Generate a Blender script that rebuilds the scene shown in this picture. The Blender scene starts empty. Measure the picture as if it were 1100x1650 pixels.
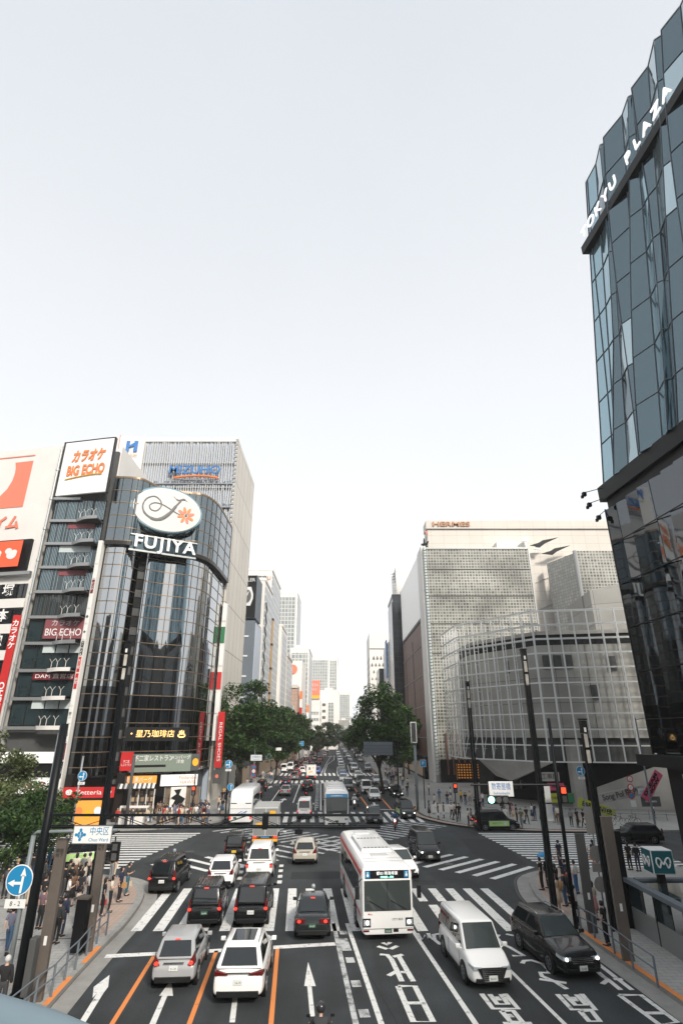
import bpy, bmesh, math, random
from mathutils import Vector, Matrix, Euler
R = math.radians
sc = bpy.context.scene
COL = sc.collection
# ------------------------------------------------------------------ camera
F_PX = 880.0; TH = math.atan(356/880); CAM_H = 9.0
cd = bpy.data.cameras.new('camera'); cam = bpy.data.objects.new('camera', cd); COL.objects.link(cam)
cd.sensor_fit = 'VERTICAL'; cd.sensor_height = 36; cd.lens = F_PX/1650*36
cd.clip_start = .1; cd.clip_end = 6000
cam.location = (0, 0, CAM_H); cam.rotation_euler = (math.pi/2+TH, 0, 0)
sc.camera = cam
# ------------------------------------------------------------------ world (bright hazy overcast sky)
SUN_EL, SUN_AZ = R(36), R(152)      # azimuth measured clockwise from +Y
w = bpy.data.worlds.new('World'); sc.world = w; w.use_nodes = True
nt = w.node_tree; nt.nodes.clear()
out = nt.nodes.new('ShaderNodeOutputWorld')
sky = nt.nodes.new('ShaderNodeTexSky'); sky.sky_type = 'NISHITA'; sky.sun_disc = False
sky.sun_elevation = SUN_EL; sky.sun_rotation = SUN_AZ; sky.dust_density = 6; sky.air_density = 1.2
bg1 = nt.nodes.new('ShaderNodeBackground'); bg1.inputs[1].default_value = .06
nt.links.new(sky.outputs[0], bg1.inputs[0])
tc = nt.nodes.new('ShaderNodeTexCoord'); sep = nt.nodes.new('ShaderNodeSeparateXYZ')
nt.links.new(tc.outputs['Generated'], sep.inputs[0])
rmp = nt.nodes.new('ShaderNodeValToRGB'); cr = rmp.color_ramp
cr.elements[0].position = 0.0; cr.elements[0].color = (.64, .645, .655, 1)
cr.elements[1].position = 1.0; cr.elements[1].color = (.44, .468, .50, 1)
e = cr.elements.new(.35); e.color = (.61, .618, .63, 1)
e = cr.elements.new(.72); e.color = (.505, .525, .55, 1)
nt.links.new(sep.outputs[2], rmp.inputs[0])
nz = nt.nodes.new('ShaderNodeTexNoise'); nz.inputs['Scale'].default_value = 1.6; nz.inputs['Detail'].default_value = 4
nt.links.new(tc.outputs['Generated'], nz.inputs[0])
mr = nt.nodes.new('ShaderNodeMapRange'); mr.inputs[1].default_value = .3; mr.inputs[2].default_value = .7
mr.inputs[3].default_value = .975; mr.inputs[4].default_value = 1.03
nt.links.new(nz.outputs[0], mr.inputs[0])
mx = nt.nodes.new('ShaderNodeMix'); mx.data_type = 'RGBA'; mx.blend_type = 'MULTIPLY'; mx.inputs[0].default_value = 1
nt.links.new(rmp.outputs[0], mx.inputs[6]); nt.links.new(mr.outputs[0], mx.inputs[7])
bg2 = nt.nodes.new('ShaderNodeBackground'); bg2.inputs[1].default_value = 1.0
nt.links.new(mx.outputs[2], bg2.inputs[0])
ms = nt.nodes.new('ShaderNodeMixShader'); ms.inputs[0].default_value = .9
nt.links.new(bg1.outputs[0], ms.inputs[1]); nt.links.new(bg2.outputs[0], ms.inputs[2]); nt.links.new(ms.outputs[0], out.inputs[0])
sd = bpy.data.lights.new('sun', 'SUN'); sd.energy = 2.4; sd.angle = R(10); sd.color = (1, .93, .83)
so = bpy.data.objects.new('sun', sd); COL.objects.link(so)
so.rotation_euler = (Vector((-math.sin(SUN_AZ)*math.cos(SUN_EL), -math.cos(SUN_AZ)*math.cos(SUN_EL), -math.sin(SUN_EL)))).to_track_quat('-Z', 'Y').to_euler()
sc.view_settings.view_transform = 'Standard'; sc.view_settings.look = 'None'
sc.view_settings.exposure = .86; sc.view_settings.gamma = 1
sc.cycles.max_bounces = 8; sc.cycles.diffuse_bounces = 3; sc.cycles.glossy_bounces = 4; sc.cycles.transparent_max_bounces = 8
sc.cycles.volume_bounces = 3; sc.cycles.use_denoising = True; sc.cycles.sample_clamp_indirect = 6
# ------------------------------------------------------------------ survey helpers: bearing read off the photo -> real position
_s, _c = math.sin(TH), math.cos(TH)
def ray(px, py):
    x = (px-550)/F_PX; y = -(py-825)/F_PX
    return (x, _c-y*_s, _s+y*_c)
def G(px, py, z=0):
    r = ray(px, py); t = (z-CAM_H)/r[2]
    return (r[0]*t, r[1]*t)
def D(px, py, Y):
    r = ray(px, py); t = Y/r[1]
    return (r[0]*t, Y, CAM_H+r[2]*t)
rnd = random.Random(7)
# ------------------------------------------------------------------ materials
M = {}
def mat(name, col=(.5, .5, .5), rough=.6, metal=0, var=0, vscale=3, bump=0, bscale=20, emit=0, ecol=None, spec=.5, objcol=False, coat=0, alpha=1, trans=0):
    m = bpy.data.materials.new(name); m.use_nodes = True; n = m.node_tree; b = n.nodes['Principled BSDF']
    b.inputs['Base Color'].default_value = (*col, 1); b.inputs['Roughness'].default_value = rough
    b.inputs['Metallic'].default_value = metal; b.inputs['Specular IOR Level'].default_value = spec
    b.inputs['Coat Weight'].default_value = coat; b.inputs['Alpha'].default_value = alpha
    b.inputs['Transmission Weight'].default_value = trans
    if emit:
        b.inputs['Emission Color'].default_value = (*(ecol or col), 1); b.inputs['Emission Strength'].default_value = emit
    src = None
    if objcol:
        oi = n.nodes.new('ShaderNodeObjectInfo'); src = oi.outputs['Color']
    if var:
        t = n.nodes.new('ShaderNodeTexCoord'); no = n.nodes.new('ShaderNodeTexNoise')
        no.inputs['Scale'].default_value = vscale; no.inputs['Detail'].default_value = 6; no.inputs['Roughness'].default_value = .62
        n.links.new(t.outputs['Object'], no.inputs[0])
        r = n.nodes.new('ShaderNodeMapRange'); r.inputs[1].default_value = .25; r.inputs[2].default_value = .75
        r.inputs[3].default_value = 1-var; r.inputs[4].default_value = 1+var; n.links.new(no.outputs[0], r.inputs[0])
        x = n.nodes.new('ShaderNodeMix'); x.data_type = 'RGBA'; x.blend_type = 'MULTIPLY'; x.inputs[0].default_value = 1
        if src: n.links.new(src, x.inputs[6])
        else: x.inputs[6].default_value = (*col, 1)
        n.links.new(r.outputs[0], x.inputs[7]); src = x.outputs[2]
    if src: n.links.new(src, b.inputs['Base Color'])
    if bump:
        t = n.nodes.new('ShaderNodeTexCoord'); no = n.nodes.new('ShaderNodeTexNoise'); no.inputs['Scale'].default_value = bscale
        no.inputs['Detail'].default_value = 3
        n.links.new(t.outputs['Object'], no.inputs[0]); bu = n.nodes.new('ShaderNodeBump'); bu.inputs['Strength'].default_value = bump
        bu.inputs['Distance'].default_value = .1
        n.links.new(no.outputs[0], bu.inputs['Height']); n.links.new(bu.outputs[0], b.inputs['Normal'])
    M[name] = m; return m
def brickmat(name, c1, c2, cm, bw, bh, mortar, rough=.5, metal=0, axis='xz', offset=0, bump=.2, bias=0, var=0, rot=0):
    """panels / blocks / tiles laid in object space: axis xz for walls that face the street front, yz for walls along it, xy for floors, n = by slope"""
    m = bpy.data.materials.new(name); m.use_nodes = True; n = m.node_tree; b = n.nodes['Principled BSDF']
    b.inputs['Roughness'].default_value = rough; b.inputs['Metallic'].default_value = metal
    t = n.nodes.new('ShaderNodeTexCoord'); s = n.nodes.new('ShaderNodeSeparateXYZ'); cb = n.nodes.new('ShaderNodeCombineXYZ')
    n.links.new(t.outputs['Object'], s.inputs[0])
    if axis == 'diag':
        ad = n.nodes.new('ShaderNodeMath'); ad.operation = 'ADD'
        n.links.new(s.outputs[0], ad.inputs[0]); n.links.new(s.outputs[1], ad.inputs[1])
        n.links.new(ad.outputs[0], cb.inputs[0]); n.links.new(s.outputs[2], cb.inputs[1])
    else:
        ia, ib = ['xyz'.index(c) for c in axis]
        n.links.new(s.outputs[ia], cb.inputs[0]); n.links.new(s.outputs[ib], cb.inputs[1])
    vec = cb.outputs[0]
    if rot:
        mp = n.nodes.new('ShaderNodeMapping'); mp.inputs['Rotation'].default_value = (0, 0, rot); n.links.new(vec, mp.inputs[0]); vec = mp.outputs[0]
    br = n.nodes.new('ShaderNodeTexBrick'); br.offset = offset; br.squash = 1
    br.inputs['Color1'].default_value = (*c1, 1); br.inputs['Color2'].default_value = (*c2, 1); br.inputs['Mortar'].default_value = (*cm, 1)
    br.inputs['Scale'].default_value = 1; br.inputs['Mortar Size'].default_value = mortar; br.inputs['Mortar Smooth'].default_value = .1
    br.inputs['Bias'].default_value = bias; br.inputs['Brick Width'].default_value = bw; br.inputs['Row Height'].default_value = bh
    n.links.new(vec, br.inputs[0]); src = br.outputs[0]
    if var:
        no = n.nodes.new('ShaderNodeTexNoise'); no.inputs['Scale'].default_value = .12; no.inputs['Detail'].default_value = 5
        n.links.new(t.outputs['Object'], no.inputs[0])
        r = n.nodes.new('ShaderNodeMapRange'); r.inputs[1].default_value = .3; r.inputs[2].default_value = .7
        r.inputs[3].default_value = 1-var; r.inputs[4].default_value = 1+var; n.links.new(no.outputs[0], r.inputs[0])
        x = n.nodes.new('ShaderNodeMix'); x.data_type = 'RGBA'; x.blend_type = 'MULTIPLY'; x.inputs[0].default_value = 1
        n.links.new(src, x.inputs[6]); n.links.new(r.outputs[0], x.inputs[7]); src = x.outputs[2]
    n.links.new(src, b.inputs['Base Color'])
    if bump:
        bu = n.nodes.new('ShaderNodeBump'); bu.inputs['Strength'].default_value = bump; bu.inputs['Distance'].default_value = .04; bu.invert = True
        n.links.new(br.outputs['Fac'], bu.inputs['Height']); n.links.new(bu.outputs[0], b.inputs['Normal'])
    M[name] = m; return m
mat('asphalt', (.025, .030, .033), .85, var=.38, vscale=.22, bump=.25, bscale=60)
mat('paint', (.80, .80, .80), .25, objcol=True, coat=.35, spec=.35)
mat('cloth', (.5, .5, .5), .9, objcol=True, var=.12, vscale=30)
mat('hair', (.012, .009, .008), .6, objcol=True)
mat('skin', (.52, .33, .25), .6)
mat('leather', (.2, .1, .05), .6, objcol=True)
mat('shoe', (.03, .03, .03), .6)
mat('glass_dark', (.012, .016, .018), .04, spec=.8)
mat('glass_screen', (.045, .055, .055), .04, spec=.6)  # base lifted to bluish grey, standing in for reflections on windscreens
mat('tyre', (.012, .012, .012), .85)
mat('rim', (.32, .33, .34), .35, metal=.7)
mat('trim', (.008, .009, .010), .55, spec=.3)
mat('chrome', (.6, .6, .6), .18, metal=1)
mat('head_lamp', (.30, .33, .35), .12, spec=.8)
mat('lamp_on', (1, 1, 1), .3, emit=3, ecol=(1, .98, .92))
mat('tail', (.11, .004, .004), .2, coat=.3)
mat('tail_on', (.45, .012, .008), .3, emit=1.1, ecol=(1, .05, .03))
mat('amber', (.9, .35, .05), .3, emit=1.2, ecol=(1, .4, .05))
mat('plate_white', (.72, .73, .72), .5)
mat('plate_green', (.03, .1, .06), .5)
mat('plate_yellow', (.75, .45, .03), .5)
mat('black', (.006, .007, .008), .5, spec=.25)
mat('pole_black', (.006, .008, .010), .45, spec=.2)
mat('pole_grey', (.20, .23, .24), .45, metal=.2, var=.15, vscale=4)
mat('pylon_brown', (.115, .098, .085), .5, var=.12, vscale=5)
mat('steel', (.35, .36, .36), .4, metal=.6)
mat('white', (.80, .80, .79), .5)
mat('white_wall', (.72, .70, .67), .7, var=.06, vscale=.4)
mat('conc', (.32, .31, .29), .8, var=.25, vscale=.25, bump=.15, bscale=8)
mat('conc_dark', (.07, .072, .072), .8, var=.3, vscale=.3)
mat('sign_blue', (.012, .22, .45), .4)
mat('sign_red', (.50, .02, .02), .45)
mat('sign_darkred', (.16, .012, .02), .45)
mat('salmon', (.80, .21, .13), .5)
mat('bronze_letter', (.42, .20, .10), .5)
mat('lattice_white', (.62, .63, .62), .45)
mat('led_orange', (.75, .09, .03), .4, emit=.12, ecol=(1, .15, .05))
mat('lit_white', (.82, .82, .80), .5, emit=.06, ecol=(1, .98, .93))
mat('lit_warm', (.8, .5, .2), .5, emit=1.0, ecol=(1, .55, .18))
mat('lit_amber', (.7, .28, .04), .5, emit=.18, ecol=(1, .38, .06))
mat('letter_blue', (.05, .19, .48), .4)
mat('letter_glow', (.8, .8, .8), .5, emit=.45, ecol=(1, 1, 1))
mat('asphalt_patch', (.013, .016, .018), .85, var=.25, vscale=1.5, bump=.2, bscale=60)
mat('letter_orange', (.80, .22, .06), .5)
mat('gold', (.55, .36, .18), .35, metal=.6)
mat('grey_paint', (.10, .10, .10), .5)
mat('yellow', (.85, .42, .02), .5)
mat('hi_yellow', (.40, .42, .04), .5)
mat('pink', (.48, .06, .14), .5)
mat('green', (.02, .16, .06), .5)
mat('lime', (.48, .72, .28), .5)
mat('orange_paint', (.68, .22, .05), .7, var=.15, vscale=3)
mat('teal', (.01, .11, .13), .4)
mat('go_green', (.1, .8, .5), .3, emit=3.5, ecol=(.25, 1, .7))
mat('stop_red', (.8, .03, .01), .3, emit=1, ecol=(1, .08, .03))
mat('bark', (.045, .035, .028), .9, var=.3, vscale=6)
mat('kerb', (.27, .265, .25), .85, var=.2, vscale=1.2, bump=.2, bscale=30)
# tyre-polished lanes and old stains along the carriageway
n = M['asphalt'].node_tree; b = n.nodes['Principled BSDF']; src = b.inputs['Base Color'].links[0].from_socket
t = n.nodes.new('ShaderNodeTexCoord'); prev = src
for sc3, lo, hi, det in (((.9, .03, 1), .80, 1.22, 3), ((.35, .35, 1), .72, 1.18, 8), ((14, 14, 1), .86, 1.16, 2)):
    mp = n.nodes.new('ShaderNodeMapping'); mp.inputs['Scale'].default_value = sc3; mp.inputs['Rotation'].default_value = (0, 0, -.06); n.links.new(t.outputs['Object'], mp.inputs[0])
    no = n.nodes.new('ShaderNodeTexNoise'); no.inputs['Scale'].default_value = 1; no.inputs['Detail'].default_value = det; n.links.new(mp.outputs[0], no.inputs[0])
    r = n.nodes.new('ShaderNodeMapRange'); r.inputs[1].default_value = .35; r.inputs[2].default_value = .65; r.inputs[3].default_value = lo; r.inputs[4].default_value = hi; n.links.new(no.outputs[0], r.inputs[0])
    x = n.nodes.new('ShaderNodeMix'); x.data_type = 'RGBA'; x.blend_type = 'MULTIPLY'; x.inputs[0].default_value = 1; n.links.new(prev, x.inputs[6]); n.links.new(r.outputs[0], x.inputs[7]); prev = x.outputs[2]
n.links.new(prev, b.inputs['Base Color'])
# marking paint: worn through to the asphalt in irregular patches
def wornmat(name, col, wear=.42, scale=2.2):
    m = mat(name, col, .75); n = m.node_tree; b = n.nodes['Principled BSDF']
    t = n.nodes.new('ShaderNodeTexCoord'); no = n.nodes.new('ShaderNodeTexNoise'); no.inputs['Scale'].default_value = scale
    no.inputs['Detail'].default_value = 10; no.inputs['Roughness'].default_value = .75; n.links.new(t.outputs['Object'], no.inputs[0])
    r = n.nodes.new('ShaderNodeMapRange'); r.inputs[1].default_value = wear-.09; r.inputs[2].default_value = wear+.07; n.links.new(no.outputs[0], r.inputs[0])
    x = n.nodes.new('ShaderNodeMix'); x.data_type = 'RGBA'; x.inputs[6].default_value = (.07, .075, .077, 1); x.inputs[7].default_value = (*col, 1)
    n.links.new(r.outputs[0], x.inputs[0]); n.links.new(x.outputs[2], b.inputs['Base Color'])
wornmat('mark_white', (.70, .70, .68), .40, 3.5)
wornmat('mark_worn', (.52, .53, .53), .47, 1.6)
wornmat('mark_orange', (.70, .235, .06), .34)
brickmat('paving', (.33, .325, .31), (.29, .29, .28), (.17, .17, .165), .6, .3, .012, .8, axis='xy', offset=.5, bump=.2, var=.15)
brickmat('tactile', (.42, .31, .25), (.38, .29, .24), (.25, .2, .17), .3, .3, .012, .8, axis='xy', bump=.3, var=.1)
# leaves: tint varies from leaf clump to leaf clump
def leafmat(name, a, b_, c_):
    m = bpy.data.materials.new(name); m.use_nodes = True; n = m.node_tree; b = n.nodes['Principled BSDF']
    b.inputs['Roughness'].default_value = .55
    g = n.nodes.new('ShaderNodeNewGeometry'); r = n.nodes.new('ShaderNodeValToRGB'); e = r.color_ramp.elements
    e[0].color = (*a, 1); e[1].color = (*c_, 1); k = e.new(.5); k.color = (*b_, 1)
    n.links.new(g.outputs['Random Per Island'], r.inputs[0]); n.links.new(r.outputs[0], b.inputs['Base Color'])
    tr = n.nodes.new('ShaderNodeBsdfTranslucent'); n.links.new(r.outputs[0], tr.inputs[0])
    mxs = n.nodes.new('ShaderNodeMixShader'); mxs.inputs[0].default_value = .28
    n.links.new(b.outputs[0], mxs.inputs[1]); n.links.new(tr.outputs[0], mxs.inputs[2])
    n.links.new(mxs.outputs[0], n.nodes['Material Output'].inputs[0]); M[name] = m
leafmat('leaf', (.012, .042, .009), (.030, .078, .015), (.085, .145, .028))
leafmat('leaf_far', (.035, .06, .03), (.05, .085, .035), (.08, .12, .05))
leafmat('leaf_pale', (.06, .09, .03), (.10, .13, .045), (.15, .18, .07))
# ------------------------------------------------------------------ mesh builder
class MB:
    def __init__(s): s.v = []; s.f = []; s.mi = []; s.k = 0
    def add(s, vs, fs):
        o = len(s.v); s.v += [tuple(v) for v in vs]
        for f in fs: s.f.append(tuple(i+o for i in f)); s.mi.append(s.k)
        return s
    def box(s, x0, x1, y0, y1, z0, z1):
        return s.add([(x0, y0, z0), (x1, y0, z0), (x1, y1, z0), (x0, y1, z0), (x0, y0, z1), (x1, y0, z1), (x1, y1, z1), (x0, y1, z1)],
                     [(0, 3, 2, 1), (4, 5, 6, 7), (0, 1, 5, 4), (1, 2, 6, 5), (2, 3, 7, 6), (3, 0, 4, 7)])
    def cbox(s, c, d, rz=0):
        x, y, z = c; a, b, h = d[0]/2, d[1]/2, d[2]/2; cs, sn = math.cos(rz), math.sin(rz)
        vs = []
        for dz in (-h, h):
            for (u, v) in ((-a, -b), (a, -b), (a, b), (-a, b)): vs.append((x+u*cs-v*sn, y+u*sn+v*cs, z+dz))
        return s.add(vs, [(0, 3, 2, 1), (4, 5, 6, 7), (0, 1, 5, 4), (1, 2, 6, 5), (2, 3, 7, 6), (3, 0, 4, 7)])
    def prism(s, poly, z0, z1):
        n = len(poly); a = sum(poly[i][0]*poly[(i+1) % n][1]-poly[(i+1) % n][0]*poly[i][1] for i in range(n))
        if a < 0: poly = poly[::-1]
        vs = [(p[0], p[1], z0) for p in poly]+[(p[0], p[1], z1) for p in poly]
        return s.add(vs, [tuple(range(n))[::-1], tuple(range(n, 2*n))]+[(i, (i+1) % n, (i+1) % n+n, i+n) for i in range(n)])
    def flat(s, pts):      # pts: 3d polygon
        return s.add(pts, [tuple(range(len(pts)))])
    def slab(s, pts, t):   # 3d planar polygon given a thickness t along its normal
        P = [Vector(p) for p in pts]; nn = Vector((0, 0, 0)); n = len(P)
        for i in range(n): nn += P[i].cross(P[(i+1) % n])
        nn.normalize(); Q = [p+nn*t for p in P]
        return s.add(P+Q, [tuple(range(n))[::-1], tuple(range(n, 2*n))]+[(i, (i+1) % n, (i+1) % n+n, i+n) for i in range(n)])
    def tube(s, pts, r, n=8, cap=True):
        P = [Vector(p) for p in pts]; rs = r if isinstance(r, (list, tuple)) else [r]*len(P); o = len(s.v); vs = []; up0 = None
        for i, p in enumerate(P):
            d = (P[min(i+1, len(P)-1)]-P[max(i-1, 0)]).normalized()
            a = d.cross(Vector((0, 0, 1)) if abs(d.z) < .95 else Vector((1, 0, 0))).normalized(); b = d.cross(a)
            for k in range(n):
                t = 2*math.pi*k/n; vs.append(p+(a*math.cos(t)+b*math.sin(t))*rs[i])
        fs = [(i*n+k, i*n+(k+1) % n, (i+1)*n+(k+1) % n, (i+1)*n+k) for i in range(len(P)-1) for k in range(n)]
        if cap: fs += [tuple(range(n))[::-1], tuple(range((len(P)-1)*n, len(P)*n))]
        return s.add(vs, fs)
    def bar(s, a, b, w, h=None):
        """square bar from a to b"""
        h = h or w; a = Vector(a); b = Vector(b); d = (b-a).normalized()
        u = d.cross(Vector((0, 0, 1)) if abs(d.z) < .95 else Vector((0, 1, 0))).normalized()*w/2; v = d.cross(u).normalized()*h/2
        vs = [a-u-v, a+u-v, a+u+v, a-u+v, b-u-v, b+u-v, b+u+v, b-u+v]
        return s.add(vs, [(0, 3, 2, 1), (4, 5, 6, 7), (0, 1, 5, 4), (1, 2, 6, 5), (2, 3, 7, 6), (3, 0, 4, 7)])
    def loft(s, rings, cap=True):
        n = len(rings[0]); vs = [p for r in rings for p in r]
        fs = [(i*n+k, i*n+(k+1) % n, (i+1)*n+(k+1) % n, (i+1)*n+k) for i in range(len(rings)-1) for k in range(n)]
        if cap: fs += [tuple(range(n))[::-1], tuple(range((len(rings)-1)*n, len(rings)*n))]
        return s.add(vs, fs)
    def disc(s, c, r, axis, t, n=24, ry=None):
        """coin of thickness t, axis 'x' or 'y'"""
        ry = ry or r; A = []; B = []
        for k in range(n):
            a = 2*math.pi*k/n; u, v = r*math.cos(a), ry*math.sin(a)
            if axis == 'y': A.append((c[0]+u, c[1]-t/2, c[2]+v)); B.append((c[0]+u, c[1]+t/2, c[2]+v))
            else: A.append((c[0]-t/2, c[1]+u, c[2]+v)); B.append((c[0]+t/2, c[1]+u, c[2]+v))
        return s.loft([A, B])
    def wall(s, path, z0, z1):   # vertical sheet along a plan path
        n = len(path); vs = [(p[0], p[1], z0) for p in path]+[(p[0], p[1], z1) for p in path]
        return s.add(vs, [(i, i+1, i+1+n, i+n) for i in range(n-1)])
    def build(s, name, mats, parent=None, smooth=False, bevel=0, sub=0, color=None, seg=2, recalc=False):
        me = bpy.data.meshes.new(name); me.from_pydata(s.v, [], s.f)
        if not isinstance(mats, (list, tuple)): mats = [mats]
        for m in mats: me.materials.append(M[m] if isinstance(m, str) else m)
        if any(s.mi): me.polygons.foreach_set('material_index', s.mi)
        if recalc:
            bm = bmesh.new(); bm.from_mesh(me); bmesh.ops.recalc_face_normals(bm, faces=bm.faces); bm.to_mesh(me); bm.free()
        if smooth: me.polygons.foreach_set('use_smooth', [True]*len(me.polygons))
        me.update(); o = bpy.data.objects.new(name, me); COL.objects.link(o)
        if parent: o.parent = parent
        if bevel:
            b = o.modifiers.new('bevel', 'BEVEL'); b.width = bevel; b.segments = seg; b.limit_method = 'ANGLE'; b.angle_limit = R(35)
        if sub:
            b = o.modifiers.new('sub', 'SUBSURF'); b.levels = sub; b.render_levels = sub
        if color: o.color = (*color, 1)
        return o
def tag(o, label=None, cat=None, group=None, kind=None):
    if label: o['label'] = label
    if cat: o['category'] = cat
    if group: o['group'] = group
    if kind: o['kind'] = kind
    return o
def empty(name, loc=(0, 0, 0), rz=0):
    o = bpy.data.objects.new(name, None); COL.objects.link(o); o.location = loc; o.rotation_euler = (0, 0, rz); o.empty_display_size = .3
    return o
def copy_tree(o, parent=None):
    c = o.copy(); COL.objects.link(c); c.parent = parent
    for ch in list(o.children): copy_tree(ch, c)
    return c
def struct(o): o['kind'] = 'structure'; return o
TEXTS = []
def text(s, h, mat_, parent, loc, rot=(math.pi/2, 0, 0), name='lettering', depth=.02, align='CENTER', bold=0, xs=1, shear=0, maxw=None):
    """lettering from the default font; h = cap height in metres. The meshes are filled in together by fill_texts()"""
    me = bpy.data.meshes.new(name); me.materials.append(M[mat_])
    o = bpy.data.objects.new(name, me); COL.objects.link(o); o.location = loc; o.rotation_euler = rot
    if parent: o.parent = parent
    TEXTS.append((me, s, h, depth, align, bold, xs, shear, maxw)); return o
def fill_texts():
    made = []
    for (me, s, h, depth, align, bold, xs, shear, maxw) in TEXTS:
        cu = bpy.data.curves.new('t', 'FONT'); cu.body = s; cu.size = h*1.38; cu.align_x = align; cu.align_y = 'CENTER'
        cu.extrude = depth/2; cu.offset = bold; cu.shear = shear; cu.resolution_u = 3
        to = bpy.data.objects.new('t', cu); COL.objects.link(to); made.append((to, cu))
    dg = bpy.context.evaluated_depsgraph_get(); dg.update()
    for (to, cu), (me, s, h, depth, align, bold, xs, shear, maxw) in zip(made, TEXTS):
        m2 = bpy.data.meshes.new_from_object(to.evaluated_get(dg))
        if maxw and len(m2.vertices):
            v = [q.co.x for q in m2.vertices]; xs = maxw/max(.01, max(v)-min(v))
        for q in m2.vertices: q.co.x *= xs
        bm = bmesh.new(); bm.from_mesh(m2)
        for f in bm.faces: f.material_index = 0
        bm.to_mesh(me); bm.free(); bpy.data.meshes.remove(m2)
    for to, cu in made: bpy.data.objects.remove(to); bpy.data.curves.remove(cu)
def catmull(P, k=6):
    out = []; n = len(P)
    for i in range(n-1):
        p0, p1, p2, p3 = P[max(i-1, 0)], P[i], P[i+1], P[min(i+2, n-1)]
        for j in range(k):
            t = j/k
            out.append(tuple(.5*((2*b)+(-a+c)*t+(2*a-5*b+4*c-d)*t*t+(-a+3*b-3*c+d)*t**3) for a, b, c, d in zip(p0, p1, p2, p3)))
    out.append(tuple(P[-1])); return out
def offset_path(path, d):
    out = []; n = len(path)
    for i in range(n):
        a = Vector(path[max(i-1, 0)][:2]); b = Vector(path[min(i+1, n-1)][:2]); t = (b-a).normalized(); nn = Vector((t.y, -t.x))
        out.append((path[i][0]+nn.x*d, path[i][1]+nn.y*d))
    return out
def ribbon(mb, path, w, z):
    """flat strip of width w following plan points"""
    a = offset_path(path, w/2); b = offset_path(path, -w/2); n = len(path)
    mb.add([(p[0], p[1], z) for p in a]+[(p[0], p[1], z) for p in b], [(i, i+1, n+i+1, n+i) for i in range(n-1)])
def shelf(mb, path, z0, z1, d0, d1):
    """moulding following a plan path, from offset d0 to d1, z0 to z1"""
    a = offset_path(path, d0); b = offset_path(path, d1); n = len(path)
    vs = [(p[0], p[1], z0) for p in a]+[(p[0], p[1], z0) for p in b]+[(p[0], p[1], z1) for p in b]+[(p[0], p[1], z1) for p in a]
    fs = []
    for i in range(n-1):
        for k in range(4):
            k2 = (k+1) % 4; fs.append((k*n+i, k*n+i+1, k2*n+i+1, k2*n+i))
    fs += [(0, n, 2*n, 3*n), (n-1, 4*n-1, 3*n-1, 2*n-1)]
    mb.add(vs, fs)
# ================================================================== PEOPLE
def skin_mesh(name, nodes, edges, sub=1):
    """nodes: {key:(pos, radius)}; a single continuous surface grown over connected joints"""
    keys = list(nodes); me = bpy.data.meshes.new(name); me.from_pydata([nodes[k][0] for k in keys], [(keys.index(a), keys.index(b)) for a, b in edges], [])
    o = bpy.data.objects.new(name, me); COL.objects.link(o); o.modifiers.new('s', 'SKIN')
    for i, k in enumerate(keys):
        r = nodes[k][1]; sv = me.skin_vertices[0].data[i]; sv.radius = r if isinstance(r, tuple) else (r, r); sv.use_root = (i == 0)
    if sub: q = o.modifiers.new('q', 'SUBSURF'); q.levels = sub; q.render_levels = sub
    dg = bpy.context.evaluated_depsgraph_get(); dg.update(); m2 = bpy.data.meshes.new_from_object(o.evaluated_get(dg))
    bpy.data.objects.remove(o); bpy.data.meshes.remove(me)
    for p in m2.polygons: p.use_smooth = True
    return m2
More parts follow.
